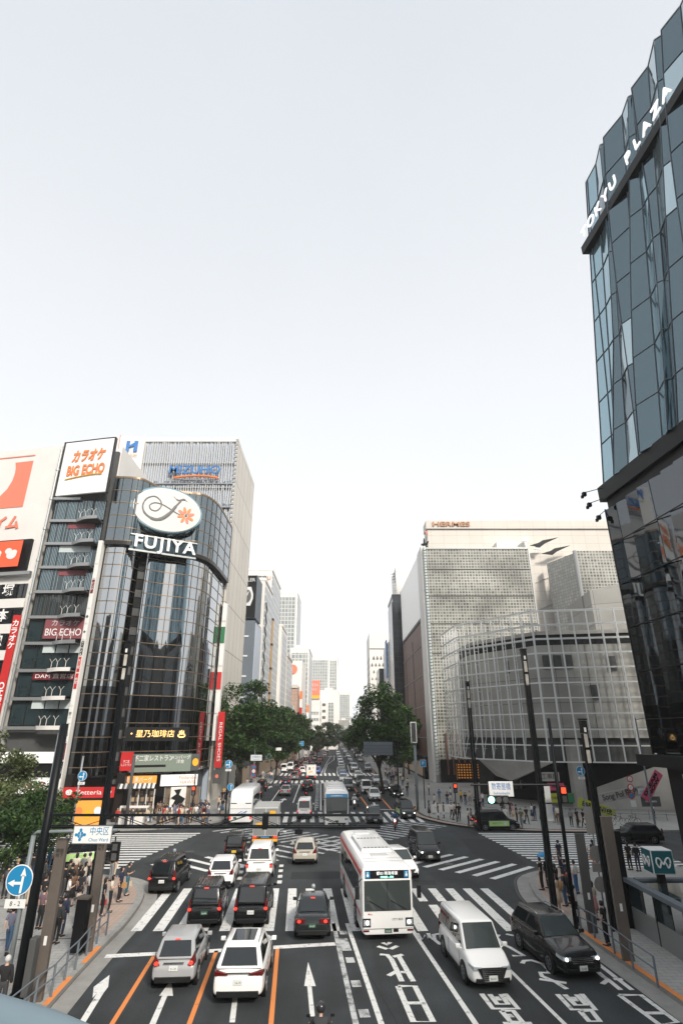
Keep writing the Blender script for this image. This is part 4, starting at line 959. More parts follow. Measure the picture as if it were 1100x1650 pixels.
# ------------------------------------------------------------------ trucks
def truck(label, px, py, heading, L, W, H, boxz, flat=False):
    root = empty('truck'); tag(root, label, 'truck', 'trucks on the road'); h, f = W/2, L/2
    m = MB(); m.loft([[(-h*.97, f-1.6, .45), (h*.97, f-1.6, .45), (h*.97, f, .45), (-h*.97, f, .45)], [(-h*.97, f-1.6, 1.3), (h*.97, f-1.6, 1.3), (h*.96, f-.02, 1.25), (-h*.96, f-.02, 1.25)], [(-h*.88, f-1.55, 2.0), (h*.88, f-1.55, 2.0), (h*.86, f-.35, 2.0), (-h*.86, f-.35, 2.0)]])
    m.build('cab', 'paint', root, bevel=.05, color=WH, recalc=True)
    m = MB(); m.slab([(-h*.85, f-.06, 1.28), (h*.85, f-.06, 1.28), (h*.80, f-.36, 1.9), (-h*.80, f-.36, 1.9)], .03); m.build('windscreen', 'glass_dark', root)
    m = MB(); m.box(-h*.5, h*.5, -f, f-1.65, .55, .75); m.build('chassis', 'trim', root)
    m = MB(); m.box(-h, h, -f, f-1.72, .85, H); bx = m.build('cargo_box', 'paint', root, bevel=.02, color=(.66, .66, .64) if flat else WH)
    m = MB()
    for k in range(2): m.box(-h+.04+k*h, -.02+k*h, -f-.015, -f, .9, H-.05)
    m.build('rear_door', 'steel' if flat else 'white_wall', root)
    if flat:
        m = MB(); m.box(-h, h, -f-.18, -f-.02, .48, .66); m.build('bumper', 'yellow', root)
        m = MB(); m.box(-h*.35, h*.35, -f-.05, -f, .72, .82); m.build('tail_panel', 'letter_blue', root)
        m = MB(); m.slab([(-h*.8, -f-.02, 1.62), (h*.3, -f-.02, 1.80), (h*.3, -f-.02, 1.98), (-h*.8, -f-.02, 1.80)], .006); m.build('yellow_mark', 'yellow', root)
        m = MB()
        for y in range(int((f*2-1.8)/.45)): m.box(-h*.97, h*.97, -f+.1+y*.45, -f+.14+y*.45, H+.0, H+.02)
        m.build('roof_rib', 'steel', bx)
        m = MB(); m.cbox((h*.55, -f-.03, H-.35), (.5, .03, .22)); m.build('warning_panel', 'yellow', root)
    else:
        m = MB(); m.box(-h*.5, -h*.2, -f-.03, -f-.016, 1.9, 2.4); m.build('vent', 'trim', root)
        m = MB(); m.slab([(-h*.5, -f-.02, 1.35), (h*.2, -f-.02, 1.5), (h*.2, -f-.02, 1.7), (-h*.5, -f-.02, 1.55)], .006); m.box(h*.3, h*.6, -f-.026, -f-.018, 2.2, 2.4); m.build('yellow_mark', 'yellow', root)
    for s in (-1, 1):
        m = MB(); m.cbox((s*h*.82, -f-.03, .62 if not flat else .78), (.3, .06, .12)); m.build('taillight', 'tail_on', root)
        for y in (-f+1.1, f-.8): wheel_at(root, s*(h-.15), y, .38, .24)
        m = MB(); m.cbox((s*(h+.12), f-.1, 1.6), (.14, .08, .35)); m.build('mirror', 'trim', root)
    x, y = G(px, py); a = R(heading); root.location = (x-math.sin(a)*L/2, y+math.cos(a)*L/2, 0); root.rotation_euler = (0, 0, a); return root
truck("grey box lorry with a yellow bumper ahead of the white off-roader", 426, 1366, 3.5, 6.6, 2.1, 3.0, 1, flat=True)
truck("white box truck with yellow marks on its rear doors", 501, 1257, 1.5, 5.6, 1.95, 2.75, 1)
# ================================================================== PEOPLE IN THE SCENE
CC = dict(white=(.72, .72, .70), black=(.014, .014, .016), navy=(.02, .028, .06), grey=(.20, .21, .22), beige=(.55, .45, .34), cream=(.66, .60, .5), red=(.42, .03, .03), blue=(.06, .14, .3), teal=(.03, .11, .14), brown=(.14, .08, .05),
          pink=(.6, .27, .27), mauve=(.14, .14, .2), olive=(.12, .13, .07), charcoal=(.04, .042, .046), yellow=(.7, .42, .08), striped=(.16, .10, .12), denim=(.05, .10, .18), tan=(.45, .26, .12))
PN = {}
HOLD = dict(handbag='bag', backpack='backpack')
def person(x, y, face, top, bottom, p='stand', style='shirt', bot='trousers', hair='hair', hcol=(.012, .009, .008), extra=(), place='', group='people', h=1.0, z=.152, bagcol='tan', label=None):
    if p not in KITS: KITS[p] = kit(p)
    K = KITS[p]; o = bpy.data.objects.new('person', K['body']); COL.objects.link(o); o.location = (x, y, z); o.rotation_euler = (0, 0, R(face)); o.scale = (h, h, h)
    def part(n, c=None):
        q = bpy.data.objects.new(n, K[n]); COL.objects.link(q); q.parent = o
        if c: q.color = (*c, 1)
        return q
    part(style, CC[top])
    part(bot, CC[bottom]); part('shoes'); part(hair, hcol)
    for e in extra: part(e, CC[bagcol])
    if p in ('phone', 'photo'): part('phone')
    if not label:
        verb = {'stand': 'standing', 'walk': 'walking', 'phone': 'looking at a phone', 'photo': 'raising a phone', 'bag': 'holding an arm bent', 'ride': 'riding'}[p]
        b = {'trousers': 'trousers', 'skirt': 'skirt'}[bot]; t = {'shirt': 'shirt', 'jacket': 'jacket'}[style]
        ex = (', '+bagcol+' '+HOLD[extra[0]]) if extra else ''
        hr = ', long hair' if hair == 'long_hair' else ''
        for e_, h_ in ((ex, hr), (ex, ''), ('', hr), ('', '')):
            base = f'person in {top} {t}, {bottom} {b}{e_}{h_}, {verb} {place}'
            if len(base.split()) <= 13: break
        label = base
        k = base
        PN.setdefault(k, []).append(o)
    tag(o, label, 'person', group); return o
def fix_labels():
    for k, lst in PN.items():
        if len(lst) > 1:
            lst.sort(key=lambda o: o.location.x)
            for i, o in enumerate(lst):
                o['label'] = ' '.join(k.replace('looking at a phone', 'with phone').replace('holding an arm bent', 'standing').split())+f', {ords[i]} from west'
def pp(px, py, face, top, bottom, **k):
    x, y = G(px, py, .152); return person(x, y, face, top, bottom, **k)
wait = 'at the near west corner'; gw = 'people waiting at the near west corner'
L_ = 'long_hair'
# face: 0 looks away down the street, 180 towards the viewer, 90 to the west, -90 to the east
pp(10, 1536, 10, 'mauve', 'denim', p='walk', place='beside the circular blue sign', group=gw)
pp(25, 1486, -30, 'white', 'charcoal', place='behind the mauve shirt', group=gw)
pp(62, 1497, -20, 'striped', 'black', place='beside the black mast', group=gw)
pp(88, 1521, -10, 'charcoal', 'black', style='jacket', place='beside the plain pylon', group=gw)
pp(97, 1509, -14, 'navy', 'navy', style='jacket', p='bag', place='close to the plain pylon', group=gw)
pp(105, 1470, -60, 'white', 'black', p='phone', place=wait, group=gw)
pp(112, 1461, 10, 'brown', 'black', bot='skirt', hair=L_, extra=('handbag',), place=wait, group=gw)
pp(123, 1450, -70, 'black', 'black', bot='skirt', hair=L_, place=wait, group=gw)
pp(132, 1443, -80, 'cream', 'denim', hair=L_, place=wait, group=gw)
pp(141, 1461, -10, 'white', 'charcoal', place=wait, group=gw)
pp(121, 1496, -40, 'cream', 'beige', place='behind the black cabinet', group=gw)
pp(163, 1476, -60, 'black', 'black', hair=L_, extra=('handbag',), bagcol='red', place='beside the lantern mast', group=gw)
pp(175, 1470, -75, 'cream', 'black', p='phone', hair=L_, place='near the guard rail end', group=gw)
pp(191, 1453, -100, 'navy', 'black', hair=L_, p='bag', extra=('handbag',), bagcol='tan', place='at the kerb', group=gw)
pp(203, 1443, -85, 'charcoal', 'teal', p='phone', extra=('handbag',), bagcol='beige', place='on the corner kerb', group=gw)
pp(184, 1413, -60, 'red', 'beige', style='jacket', hair=L_, extra=('handbag',), bagcol='white', place='behind the lantern mast', group=gw)
pp(178, 1420, -30, 'black', 'grey', place='under the hanging signal', group=gw)
pp(87, 1430, 20, 'white', 'grey', extra=('backpack',), bagcol='black', place=wait, group=gw)
pp(76, 1452, -30, 'black', 'charcoal', place=wait, group=gw)
pp(57, 1414, 10, 'teal', 'beige', place='near the side road', group=gw)
pp(76, 1405, 30, 'teal', 'denim', place='near the side road', group=gw)
pp(34, 1407, 40, 'white', 'grey', extra=('backpack',), bagcol='black', place='under the bushes', group=gw)
pp(21, 1437, -20, 'black', 'charcoal', style='jacket', hcol=(.35, .24, .12), place='under the bushes', group=gw)
pp(6, 1448, 10, 'black', 'black', extra=('backpack',), bagcol='charcoal', place='behind the circular sign', group=gw)
pp(3, 1420, 40, 'beige', 'olive', hair=L_, place='under the bushes', group=gw)
pp(12, 1412, 70, 'cream', 'denim', place='under the bushes', group=gw)
pp(48, 1425, 0, 'black', 'navy', p='walk', place='behind the black mast', group=gw)
pp(107, 1438, -30, 'olive', 'black', style='jacket', place=wait, group=gw)
pp(146, 1435, -50, 'olive', 'grey', hair=L_, place=wait, group=gw)
pp(154, 1447, -20, 'brown', 'black', hair=L_, place=wait, group=gw)
pp(118, 1425, 0, 'cream', 'brown', bot='skirt', hair=L_, place=wait, group=gw)
pp(99, 1448, -30, 'black', 'charcoal', style='jacket', p='phone', place=wait, group=gw)
pp(130, 1426, -30, 'grey', 'black', place=wait, group=gw)
pp(40, 1460, 0, 'blue', 'beige', extra=('backpack',), bagcol='grey', place=wait, group=gw)
pp(-4, 1640, 12, 'black', 'charcoal', style='jacket', hcol=(.5, .5, .5), place='with grey hair low by the mast', group=gw)
for (px, py, t_, b_, st_) in ((66, 1436, 'charcoal', 'black', 'jacket'), (91, 1412, 'grey', 'navy', 'shirt'), (126, 1462, 'charcoal', 'navy', 'shirt'), (110, 1446, 'black', 'denim', 'shirt'), (139, 1424, 'cream', 'black', 'shirt'), (28, 1420, 'navy', 'black', 'jacket'), (65, 1470, 'black', 'grey', 'shirt'), (150, 1462, 'beige', 'black', 'shirt'), (16, 1470, 'grey', 'charcoal', 'shirt'), (84, 1470, 'mauve', 'black', 'shirt')):
    pp(px, py, -30, t_, b_, style=st_, place='in the west corner crowd', hair=(L_ if px % 3 == 0 else 'hair'), group=gw)
we = 'at the near east corner'; ge = 'people waiting at the near east corner'
pp(874, 1434, 50, 'black', 'black', place=we, group=ge); pp(884, 1431, 30, 'black', 'charcoal', style='jacket', place=we, group=ge)
pp(902, 1469, 60, 'beige', 'beige', p='photo', bot='skirt', hair=L_, extra=('backpack',), bagcol='tan', place=we, group=ge)
pp(899, 1446, 40, 'black', 'black', hair=L_, p='phone', place='between the twin masts', group=ge)
pp(908, 1426, 60, 'navy', 'black', p='photo', place='between the twin masts', group=ge)
pp(914, 1437, 60, 'navy', 'navy', style='jacket', place='behind the signal mast', group=ge)
pp(919, 1456, 40, 'red', 'black', place='behind the signal mast', group=ge)
pp(912, 1460, 50, 'charcoal', 'denim', extra=('backpack',), bagcol='black', place='beside the signal mast', group=ge)
pp(931, 1490, 60, 'white', 'black', p='phone', extra=('handbag',), bagcol='white', place='near the east guard rail', group=ge)
pp(948, 1470, 30, 'white', 'charcoal', place='behind the olive pylon', group=ge)
pp(960, 1483, 30, 'cream', 'pink', bot='skirt', hair=L_, place='beside the olive pylon', group=ge)
pp(979, 1524, 40, 'black', 'black', p='phone', place='by the banded lamp mast', group=ge)
pp(946, 1400, 10, 'cream', 'denim', hair=L_, place='at the side road kerb', group=ge)
pp(959, 1397, 20, 'charcoal', 'pink', hair=L_, extra=('handbag',), place='at the side road kerb', group=ge)
pp(972, 1393, 30, 'beige', 'cream', place='at the side road kerb', group=ge)
pp(1016, 1402, 10, 'black', 'black', hair=L_, place='beside the cube sign', group=ge); pp(1029, 1404, 0, 'black', 'navy', style='jacket', place='beside the cube sign', group=ge)
pp(903, 1398, 20, 'navy', 'charcoal', place='behind the twin masts', group=ge); pp(930, 1440, 40, 'white', 'blue', place='behind the olive pylon', group=ge)
pp(985, 1470, 60, 'brown', 'tan', place='behind the banded mast', group=ge)
# far pavements
fe = 'on the far east corner'; gf = 'people on the far east corner'
lst = [(691.6, 1317, 'teal', 'charcoal'), (700, 1303, 'white', 'black'), (706, 1320, 'charcoal', 'black'), (715, 1318, 'olive', 'black'), (708, 1294, 'blue', 'grey'), (691, 1281, 'white', 'black'), (728, 1320, 'white', 'black'), (733, 1321, 'cream', 'charcoal'),
       (740, 1323, 'black', 'black'), (755, 1331, 'cream', 'black'), (760, 1330, 'grey', 'black'), (726, 1290, 'white', 'charcoal'), (743, 1294, 'yellow', 'black'), (750, 1299, 'black', 'denim'), (757, 1297, 'beige', 'grey'), (766, 1308, 'black', 'black'),
       (778, 1300, 'white', 'navy'), (810, 1318, 'black', 'grey'), (823, 1316, 'charcoal', 'black'), (827, 1322, 'pink', 'cream'), (833, 1326, 'black', 'black'), (841, 1335, 'olive', 'grey'), (849, 1328, 'black', 'charcoal'), (858, 1322, 'white', 'navy'),
       (862, 1322, 'navy', 'denim'), (921, 1332, 'grey', 'black'), (931, 1333, 'black', 'charcoal'), (941, 1334, 'black', 'black'), (946, 1323, 'blue', 'denim'), (873, 1328, 'beige', 'charcoal'), (900, 1328, 'cream', 'brown'), (1054, 1318, 'white', 'black'), (893, 1325, 'blue', 'grey'),
       (770, 1325, 'brown', 'black'), (815, 1330, 'white', 'cream'), (774, 1312, 'navy', 'navy'), (721, 1300, 'charcoal', 'denim')]
rp = random.Random(3)
for i, (px, py, a, b) in enumerate(lst):
    fem = rp.random() < .45
    pp(px, py, rp.choice([170, 190, 150, 90, -90, 210]), a, b, p=rp.choice(['stand', 'stand', 'walk', 'phone', 'bag']), bot='skirt' if fem and rp.random() < .5 else 'trousers', hair=L_ if fem else 'hair', style='jacket' if rp.random() < .3 else 'shirt',
       extra=(('handbag',) if rp.random() < .3 else ()), bagcol=rp.choice(['black', 'tan', 'white']), place=fe, group=gf, h=rp.uniform(.93, 1.05))
fw = 'outside the curved glass tower'; gg = 'people on the far west corner'
spots = [(187, 1333), (211, 1334), (255, 1334)]
for k in range(66): spots.append((rp.uniform(226, 335), rp.uniform(1311, 1330)))
for k in range(9): spots.append((rp.uniform(338, 372), rp.uniform(1288, 1315)))
for (px, py) in spots:
    fem = rp.random() < .45
    pp(px, py, rp.choice([170, 190, 150, 120, 210, 90]), rp.choice(['white', 'white', 'black', 'charcoal', 'navy', 'grey', 'cream', 'red', 'olive', 'mauve', 'blue', 'yellow', 'brown', 'beige']), rp.choice(['black', 'charcoal', 'navy', 'denim', 'beige', 'grey']), p=rp.choice(['stand', 'stand', 'walk', 'phone', 'bag']),
       bot='skirt' if fem and rp.random() < .5 else 'trousers', hair=L_ if fem else 'hair', style='jacket' if rp.random() < .3 else 'shirt', extra=(('handbag',) if rp.random() < .25 else ()), bagcol=rp.choice(['black', 'tan', 'white']), place=fw, group=gg, h=rp.uniform(.93, 1.05))
for k in range(44):
    west = k < 22; y = rp.uniform(88, 150); x = (-15.3 if west else 10.6)+rp.uniform(-1.6, 1.6)
    person(x, y, rp.choice([0, 180, 170, 10]), rp.choice(['white', 'black', 'charcoal', 'navy', 'grey', 'cream', 'pink']), rp.choice(['black', 'charcoal', 'denim', 'beige']), p=rp.choice(['stand', 'walk']), hair=rp.choice(['hair', L_]),
           style=rp.choice(['shirt', 'jacket']), place='under the far %s trees' % ('west' if west else 'east'), group='people on the far pavements', h=rp.uniform(.93, 1.05))
fix_labels()
# ------------------------------------------------------------------ motorcycles and their riders
def motorbike(x, y, heading, colr, label, rider=None, rlabel=None, front=False):
    root = empty('motorcycle', (x, y, 0), R(heading)); tag(root, label, 'motorcycle', 'motorcycles on the road')
    for yy in (-.68, .68):
        m = MB(); n = 18; rg = [[(dx, yy+rr*math.cos(2*math.pi*k/n), .31+rr*math.sin(2*math.pi*k/n)) for k in range(n)] for dx, rr in ((-.06, .22), (-.065, .28), (0, .31), (.065, .28), (.06, .22))]
        m.loft(rg, cap=True); m.build('wheel', 'tyre', root, smooth=True, recalc=True)
    m = MB(); m.loft([[(-.12, -.75, .75), (.12, -.75, .75), (.10, -.75, .85), (-.10, -.75, .85)], [(-.17, -.2, .50), (.17, -.2, .50), (.15, -.2, .80), (-.15, -.2, .80)], [(-.17, .2, .48), (.17, .2, .48), (.15, .2, .98), (-.15, .2, .98)], [(-.15, .62, .62), (.15, .62, .62), (.10, .58, 1.05), (-.10, .58, 1.05)]])
    m.build('fairing', 'paint', root, smooth=True, bevel=.03, recalc=True, color=colr)
    m = MB(); m.cbox((0, -.32, .86), (.26, .72, .09)); m.build('seat', 'black', root, bevel=.03)
    m = MB(); m.tube([(-.35, .50, 1.06), (-.2, .58, 1.02), (.2, .58, 1.02), (.35, .50, 1.06)], .015, 6); m.build('handlebar', 'chrome', root)
    m = MB(); m.tube([(-.08, .68, .31), (-.07, .55, .95)], .022, 6); m.tube([(.08, .68, .31), (.07, .55, .95)], .022, 6); m.build('fork', 'steel', root)
    m = MB(); m.disc((0, .66, .86), .09, 'y', .06, 14); m.build('headlight', 'lamp_on' if front else 'head_lamp', root)
    m = MB(); m.cbox((0, -.82, .76), (.16, .05, .07)); m.build('taillight', 'tail_on', root)
    m = MB(); m.cbox((0, -.72, 1.05), (.38, .36, .30)); m.build('top_box', 'black', root, bevel=.03)
    for s in (-1, 1):
        m = MB(); m.bar((s*.25, .55, 1.05), (s*.34, .55, 1.2), .012); m.cbox((s*.36, .55, 1.23), (.12, .02, .07)); m.build('mirror', 'trim', root)
    if rider:
        a = R(heading); o = person(x+math.sin(a)*.18, y-math.cos(a)*.18, heading, rider, 'black', p='ride', style='jacket', group='motorcycle riders', z=-.0, label=rlabel)
        for c in list(o.children):
            if c.name.startswith('hair'): bpy.data.objects.remove(c)
        m = MB(); n = 14; rg = [[(.14*math.sin(math.pi*j/9)*math.cos(2*math.pi*k/n), .25+.15*math.sin(math.pi*j/9)*math.sin(2*math.pi*k/n), 1.60-.14*math.cos(math.pi*j/9)) for k in range(n)] for j in range(1, 9)]
        m.loft(rg); hm = m.build('helmet', 'paint', o, smooth=True, recalc=True, color=(.03, .03, .035) if rider != 'white' else (.7, .7, .7))
        m = MB(); m.cbox((0, .39, 1.58), (.2, .03, .1)); m.build('visor', 'glass_dark', hm, bevel=.01)
    return root
x, y = G(518, 1752); motorbike(x-.05, y+.3, 3, (.02, .02, .02), 'black motorcycle just below the straight arrow in the near lane', 'charcoal', 'helmeted rider in dark jacket passing the white straight arrow')
x, y = G(638, 1339); motorbike(x, y+.9, 172, (.5, .06, .03), 'red motorcycle with a lit lamp entering the junction', 'blue', 'rider in blue jacket and helmet entering the junction', front=True)
x, y = G(571, 1305); motorbike(x, y+.9, 180, (.7, .7, .7), 'white police style motorcycle between tour bus and queue', 'white', 'rider in white jacket between the tour bus and the queue', front=True)
x, y = G(577, 1300); motorbike(x, y+.9, 180, (.05, .05, .05), 'dark motorcycle behind the white motorcycle', 'black', 'rider in black behind the white motorcycle', front=False)
x, y = G(492.5, 1287); motorbike(x, y+.9, 2, (.02, .02, .02), 'black motorcycle between the white van and black crossover', 'black', 'rider in black just ahead of the white van')
# umbrella held at the near east corner
x, y = G(880, 1431, .15); m = MB(); n = 8; z0 = 2.12
rg = [[(x+.05+rr*math.cos(2*math.pi*k/n), y-.2+rr*math.sin(2*math.pi*k/n), zz) for k in range(n)] for rr, zz in ((.02, z0+.02), (.25, z0-.04), (.42, z0-.13), (.5, z0-.24), (.49, z0-.25), (.40, z0-.15), (.02, z0))]
m.loft(rg); u = m.build('umbrella', 'sign_blue', None, recalc=True); tag(u, 'blue umbrella held above the black clothed pair at the corner', 'umbrella')
m = MB(); m.tube([(x+.05, y-.2, 1.2), (x+.05, y-.2, z0+.08)], .012, 6); m.build('handle', 'black', u)
# ================================================================== BUILDINGS
brickmat('hermes_block', (.21, .21, .18), (.06, .065, .055), (.37, .365, .34), .64, .64, .10, .3, axis='xz', bump=.4, var=.45, bias=.0)
brickmat('hermes_side', (.50, .49, .46), (.38, .38, .36), (.30, .30, .28), .64, .64, .05, .25, axis='yz', bump=.4, var=.12)
brickmat('cream_panel', (.62, .58, .53), (.60, .56, .51), (.42, .39, .36), 3.0, 2.0, .03, .7, axis='xz', bump=.2, var=.05)
brickmat('panel_side', (.62, .585, .53), (.56, .53, .48), (.24, .22, .20), 3.2, 7.0, .07, .6, axis='yz', bump=.25, var=.05)
brickmat('conc_panel', (.40, .39, .36), (.31, .305, .285), (.16, .16, .155), 4.2, 3.2, .04, .8, axis='xz', bump=.2, var=.2)
brickmat('brown_tile', (.13, .055, .035), (.10, .044, .03), (.05, .03, .022), 3.0, 2.6, .05, .55, axis='yz', bump=.2, var=.2)
brickmat('brick_arch', (.42, .24, .17), (.36, .20, .14), (.55, .5, .45), 1.2, .5, .06, .8, axis='xz', offset=.5, bump=.2)
brickmat('curtain', (.05, .075, .085), (.02, .03, .036), (.17, .18, .18), 1.2, 3.05, .05, .12, axis='xz', bump=.3, var=.2)
brickmat('far_glass', (.30, .33, .33), (.20, .23, .24), (.52, .52, .50), 1.6, 1.9, .22, .3, axis='xz', bump=.1)
brickmat('far_glass_side', (.30, .33, .34), (.2, .23, .25), (.50, .50, .48), 1.6, 1.9, .2, .3, axis='yz', bump=.1)
brickmat('dark_grid', (.028, .034, .040), (.018, .022, .028), (.05, .058, .062), 1.4, 1.5, .06, .18, axis='xz', bump=.2, var=.3)
brickmat('dark_grid_side', (.028, .034, .040), (.018, .022, .028), (.05, .058, .062), 1.4, 1.5, .06, .18, axis='yz', bump=.2, var=.3)
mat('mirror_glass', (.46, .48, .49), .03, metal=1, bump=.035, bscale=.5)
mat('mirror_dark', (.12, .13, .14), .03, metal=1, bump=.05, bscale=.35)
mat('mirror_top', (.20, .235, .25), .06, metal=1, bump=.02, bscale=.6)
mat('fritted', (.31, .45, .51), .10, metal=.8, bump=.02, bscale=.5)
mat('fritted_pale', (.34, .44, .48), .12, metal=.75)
mat('tower_sky_tint', (.42, .52, .56), .05, metal=.9)  # opaque pale tint stands in for sky showing through the panes
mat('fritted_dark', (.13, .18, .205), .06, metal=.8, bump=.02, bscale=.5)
mat('office_glass', (.022, .036, .040), .05, spec=1, var=.3, vscale=.5)
mat('pane_green', (.20, .24, .20), .3)
mat('blind', (.50, .56, .56), .5); mat('blind_red', (.22, .06, .07), .5)
mat('louvre', (.66, .66, .66), .5); mat('cloud_panel', (.40, .46, .54), .35, metal=.1)
mat('slate_wall', (.13, .155, .18), .7, var=.08, vscale=.3)
mat('mullion', (.26, .19, .13), .35, metal=.7)
mat('dark_bronze', (.025, .024, .024), .35, metal=.4)
def tower(name, label, cat='building', group=None):
    r = empty(name); return tag(r, label, cat, group)
def part(name, mt, par, fn, **k):
    m = MB(); fn(m); return m.build(name, mt, par, **k)
# ---------- corner tower with curved glass
F = tower('glass_tower', 'curved dark glass corner tower with oval flower sign near its top')
TOPC = [(-29.6, 64.8), (-27.4, 65), (-26.2, 65.6), (-25.1, 67.6), (-23.6, 69), (-21.2, 69.9), (-19.6, 70.5), (-18.5, 72.4), (-18.0, 76), (-17.9, 84)]
top = catmull(TOPC, 6); low = catmull([(-29.6, 65.4), (-27.6, 65.5), (-26.7, 66.2), (-26.0, 67.8)], 5); bulge = catmull([(-25.0, 67.4), (-24.6, 68.0), (-23.2, 69.0), (-21.6, 69.75), (-20.0, 70.9), (-18.9, 72.9), (-18.5, 76), (-18.4, 84)], 6)
def core(m):
    m.prism([(-29.4, 66.2), (-26.6, 67.6), (-25.6, 68.9), (-22, 71.2), (-20, 73), (-19.4, 76), (-19.3, 84), (-19.3, 90), (-29.4, 90)], 0, 39.7)
part('wall', 'dark_bronze', F, core)
Z0, Z1 = 31.4, 40.1
part('glazing', 'mirror_top', F, lambda m: m.wall(top, Z0, Z1), smooth=True)
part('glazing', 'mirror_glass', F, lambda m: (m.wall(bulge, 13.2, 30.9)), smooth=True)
part('glazing', 'mirror_dark', F, lambda m: (m.wall(bulge, 4.6, 13.2)), smooth=True)  # lower glass darkened to stand for the dark blocks it mirrors
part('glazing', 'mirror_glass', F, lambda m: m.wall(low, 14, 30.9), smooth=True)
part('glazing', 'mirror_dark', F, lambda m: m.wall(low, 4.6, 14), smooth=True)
def rings(m):
    for i in range(6): shelf(m, top, Z0+.05+i*1.72-.05, Z0+.05+i*1.72+.05, .0, .05)
    z = 5.5
    while z < 30.8:
        shelf(m, bulge, z-.045, z+.045, 0, .05); shelf(m, low, z-.045, z+.045, 0, .05); z += 1.53
part('transom', 'mullion', F, rings, recalc=True)
def verts_(m):
    for i, p in enumerate(offset_path(top, .03)):
        if i % 3 == 0: m.cbox((p[0], p[1], (Z0+Z1)/2), (.06, .06, Z1-Z0))
    for i, p in enumerate(offset_path(bulge, .03)):
        if i % 3 == 0: m.cbox((p[0], p[1], 17.7), (.05, .05, 26.2))
    for i, p in enumerate(offset_path(low, .03)):
        if i % 3 == 0: m.cbox((p[0], p[1], 17.7), (.05, .05, 26.2))
part('mullion', 'dark_bronze', F, verts_)
part('canopy', 'dark_bronze', F, lambda m: (shelf(m, top, 30.9, 31.4, -.9, .12), shelf(m, bulge, 30.7, 30.95, -.4, .16)), recalc=True)
part('parapet', 'mullion', F, lambda m: shelf(m, top, 40.1, 40.3, -.25, .08), recalc=True)
# recess with square openings between the two glass faces
for k in range(11):
    z = 28.2-k*2.35
    m = MB(); m.slab([(-25.95, 67.4, z), (-25.15, 68.0, z), (-25.15, 68.0, z+1.25), (-25.95, 67.4, z+1.25)], .03); m.build('window', 'black', F, recalc=True)
    m = MB(); m.slab([(-25.97, 67.5, z-1.0), (-25.1, 68.15, z-1.0), (-25.1, 68.15, z-.05), (-25.97, 67.5, z-.05)], .04); m.build('recess_panel', 'conc_dark', F, recalc=True)
# white edge strip with little tenant plates
part('edge_pier', 'white_wall', F, lambda m: m.box(-30.15, -29.65, 64.3, 65.2, 3.2, 31.2))
# side facing the avenue: tenant sign column
part('edge_pier', 'white_wall', F, lambda m: m.box(-18.2, -17.5, 83.2, 84.1, 8, 27.5))
plates_ = [('white_wall', ''), ('plate_white', ''), ('sign_darkred', 'ピンク'), ('plate_white', ''), ('plate_white', '♠'), ('plate_white', '◆'), ('black', 'GINZA'), ('sign_red', '不二家'), ('sign_red', '食堂'), ('plate_white', ''), ('plate_white', '第二'), ('plate_white', '五階'), ('sign_darkred', 'RESTA'), ('black', '二階')]
for k in range(14):
    z = 29.0-k*1.82; c, t_ = plates_[k]
    m = MB(); m.box(-30.05, -29.75, 64.22, 64.3, z-.82, z+.82); p = m.build('tenant_plate', c, F)
    if t_: text('\n'.join(t_) if len(t_) < 6 else t_, .26 if len(t_) < 6 else .2, 'white' if c in ('black', 'sign_red', 'sign_darkred') else 'grey_paint', p, (-29.9, 64.2, z), (math.pi/2, 0, 0) if len(t_) < 6 else (math.pi/2, math.pi/2, 0), depth=.01)
for k in range(5):
    z = 26-k*3.3; m = MB(); m.box(-18.15, -17.55, 83.1, 83.2, z-1.2, z+1.2); p = m.build('tenant_plate', ('plate_white', 'green', 'plate_white', 'sign_red', 'plate_white')[k], F)
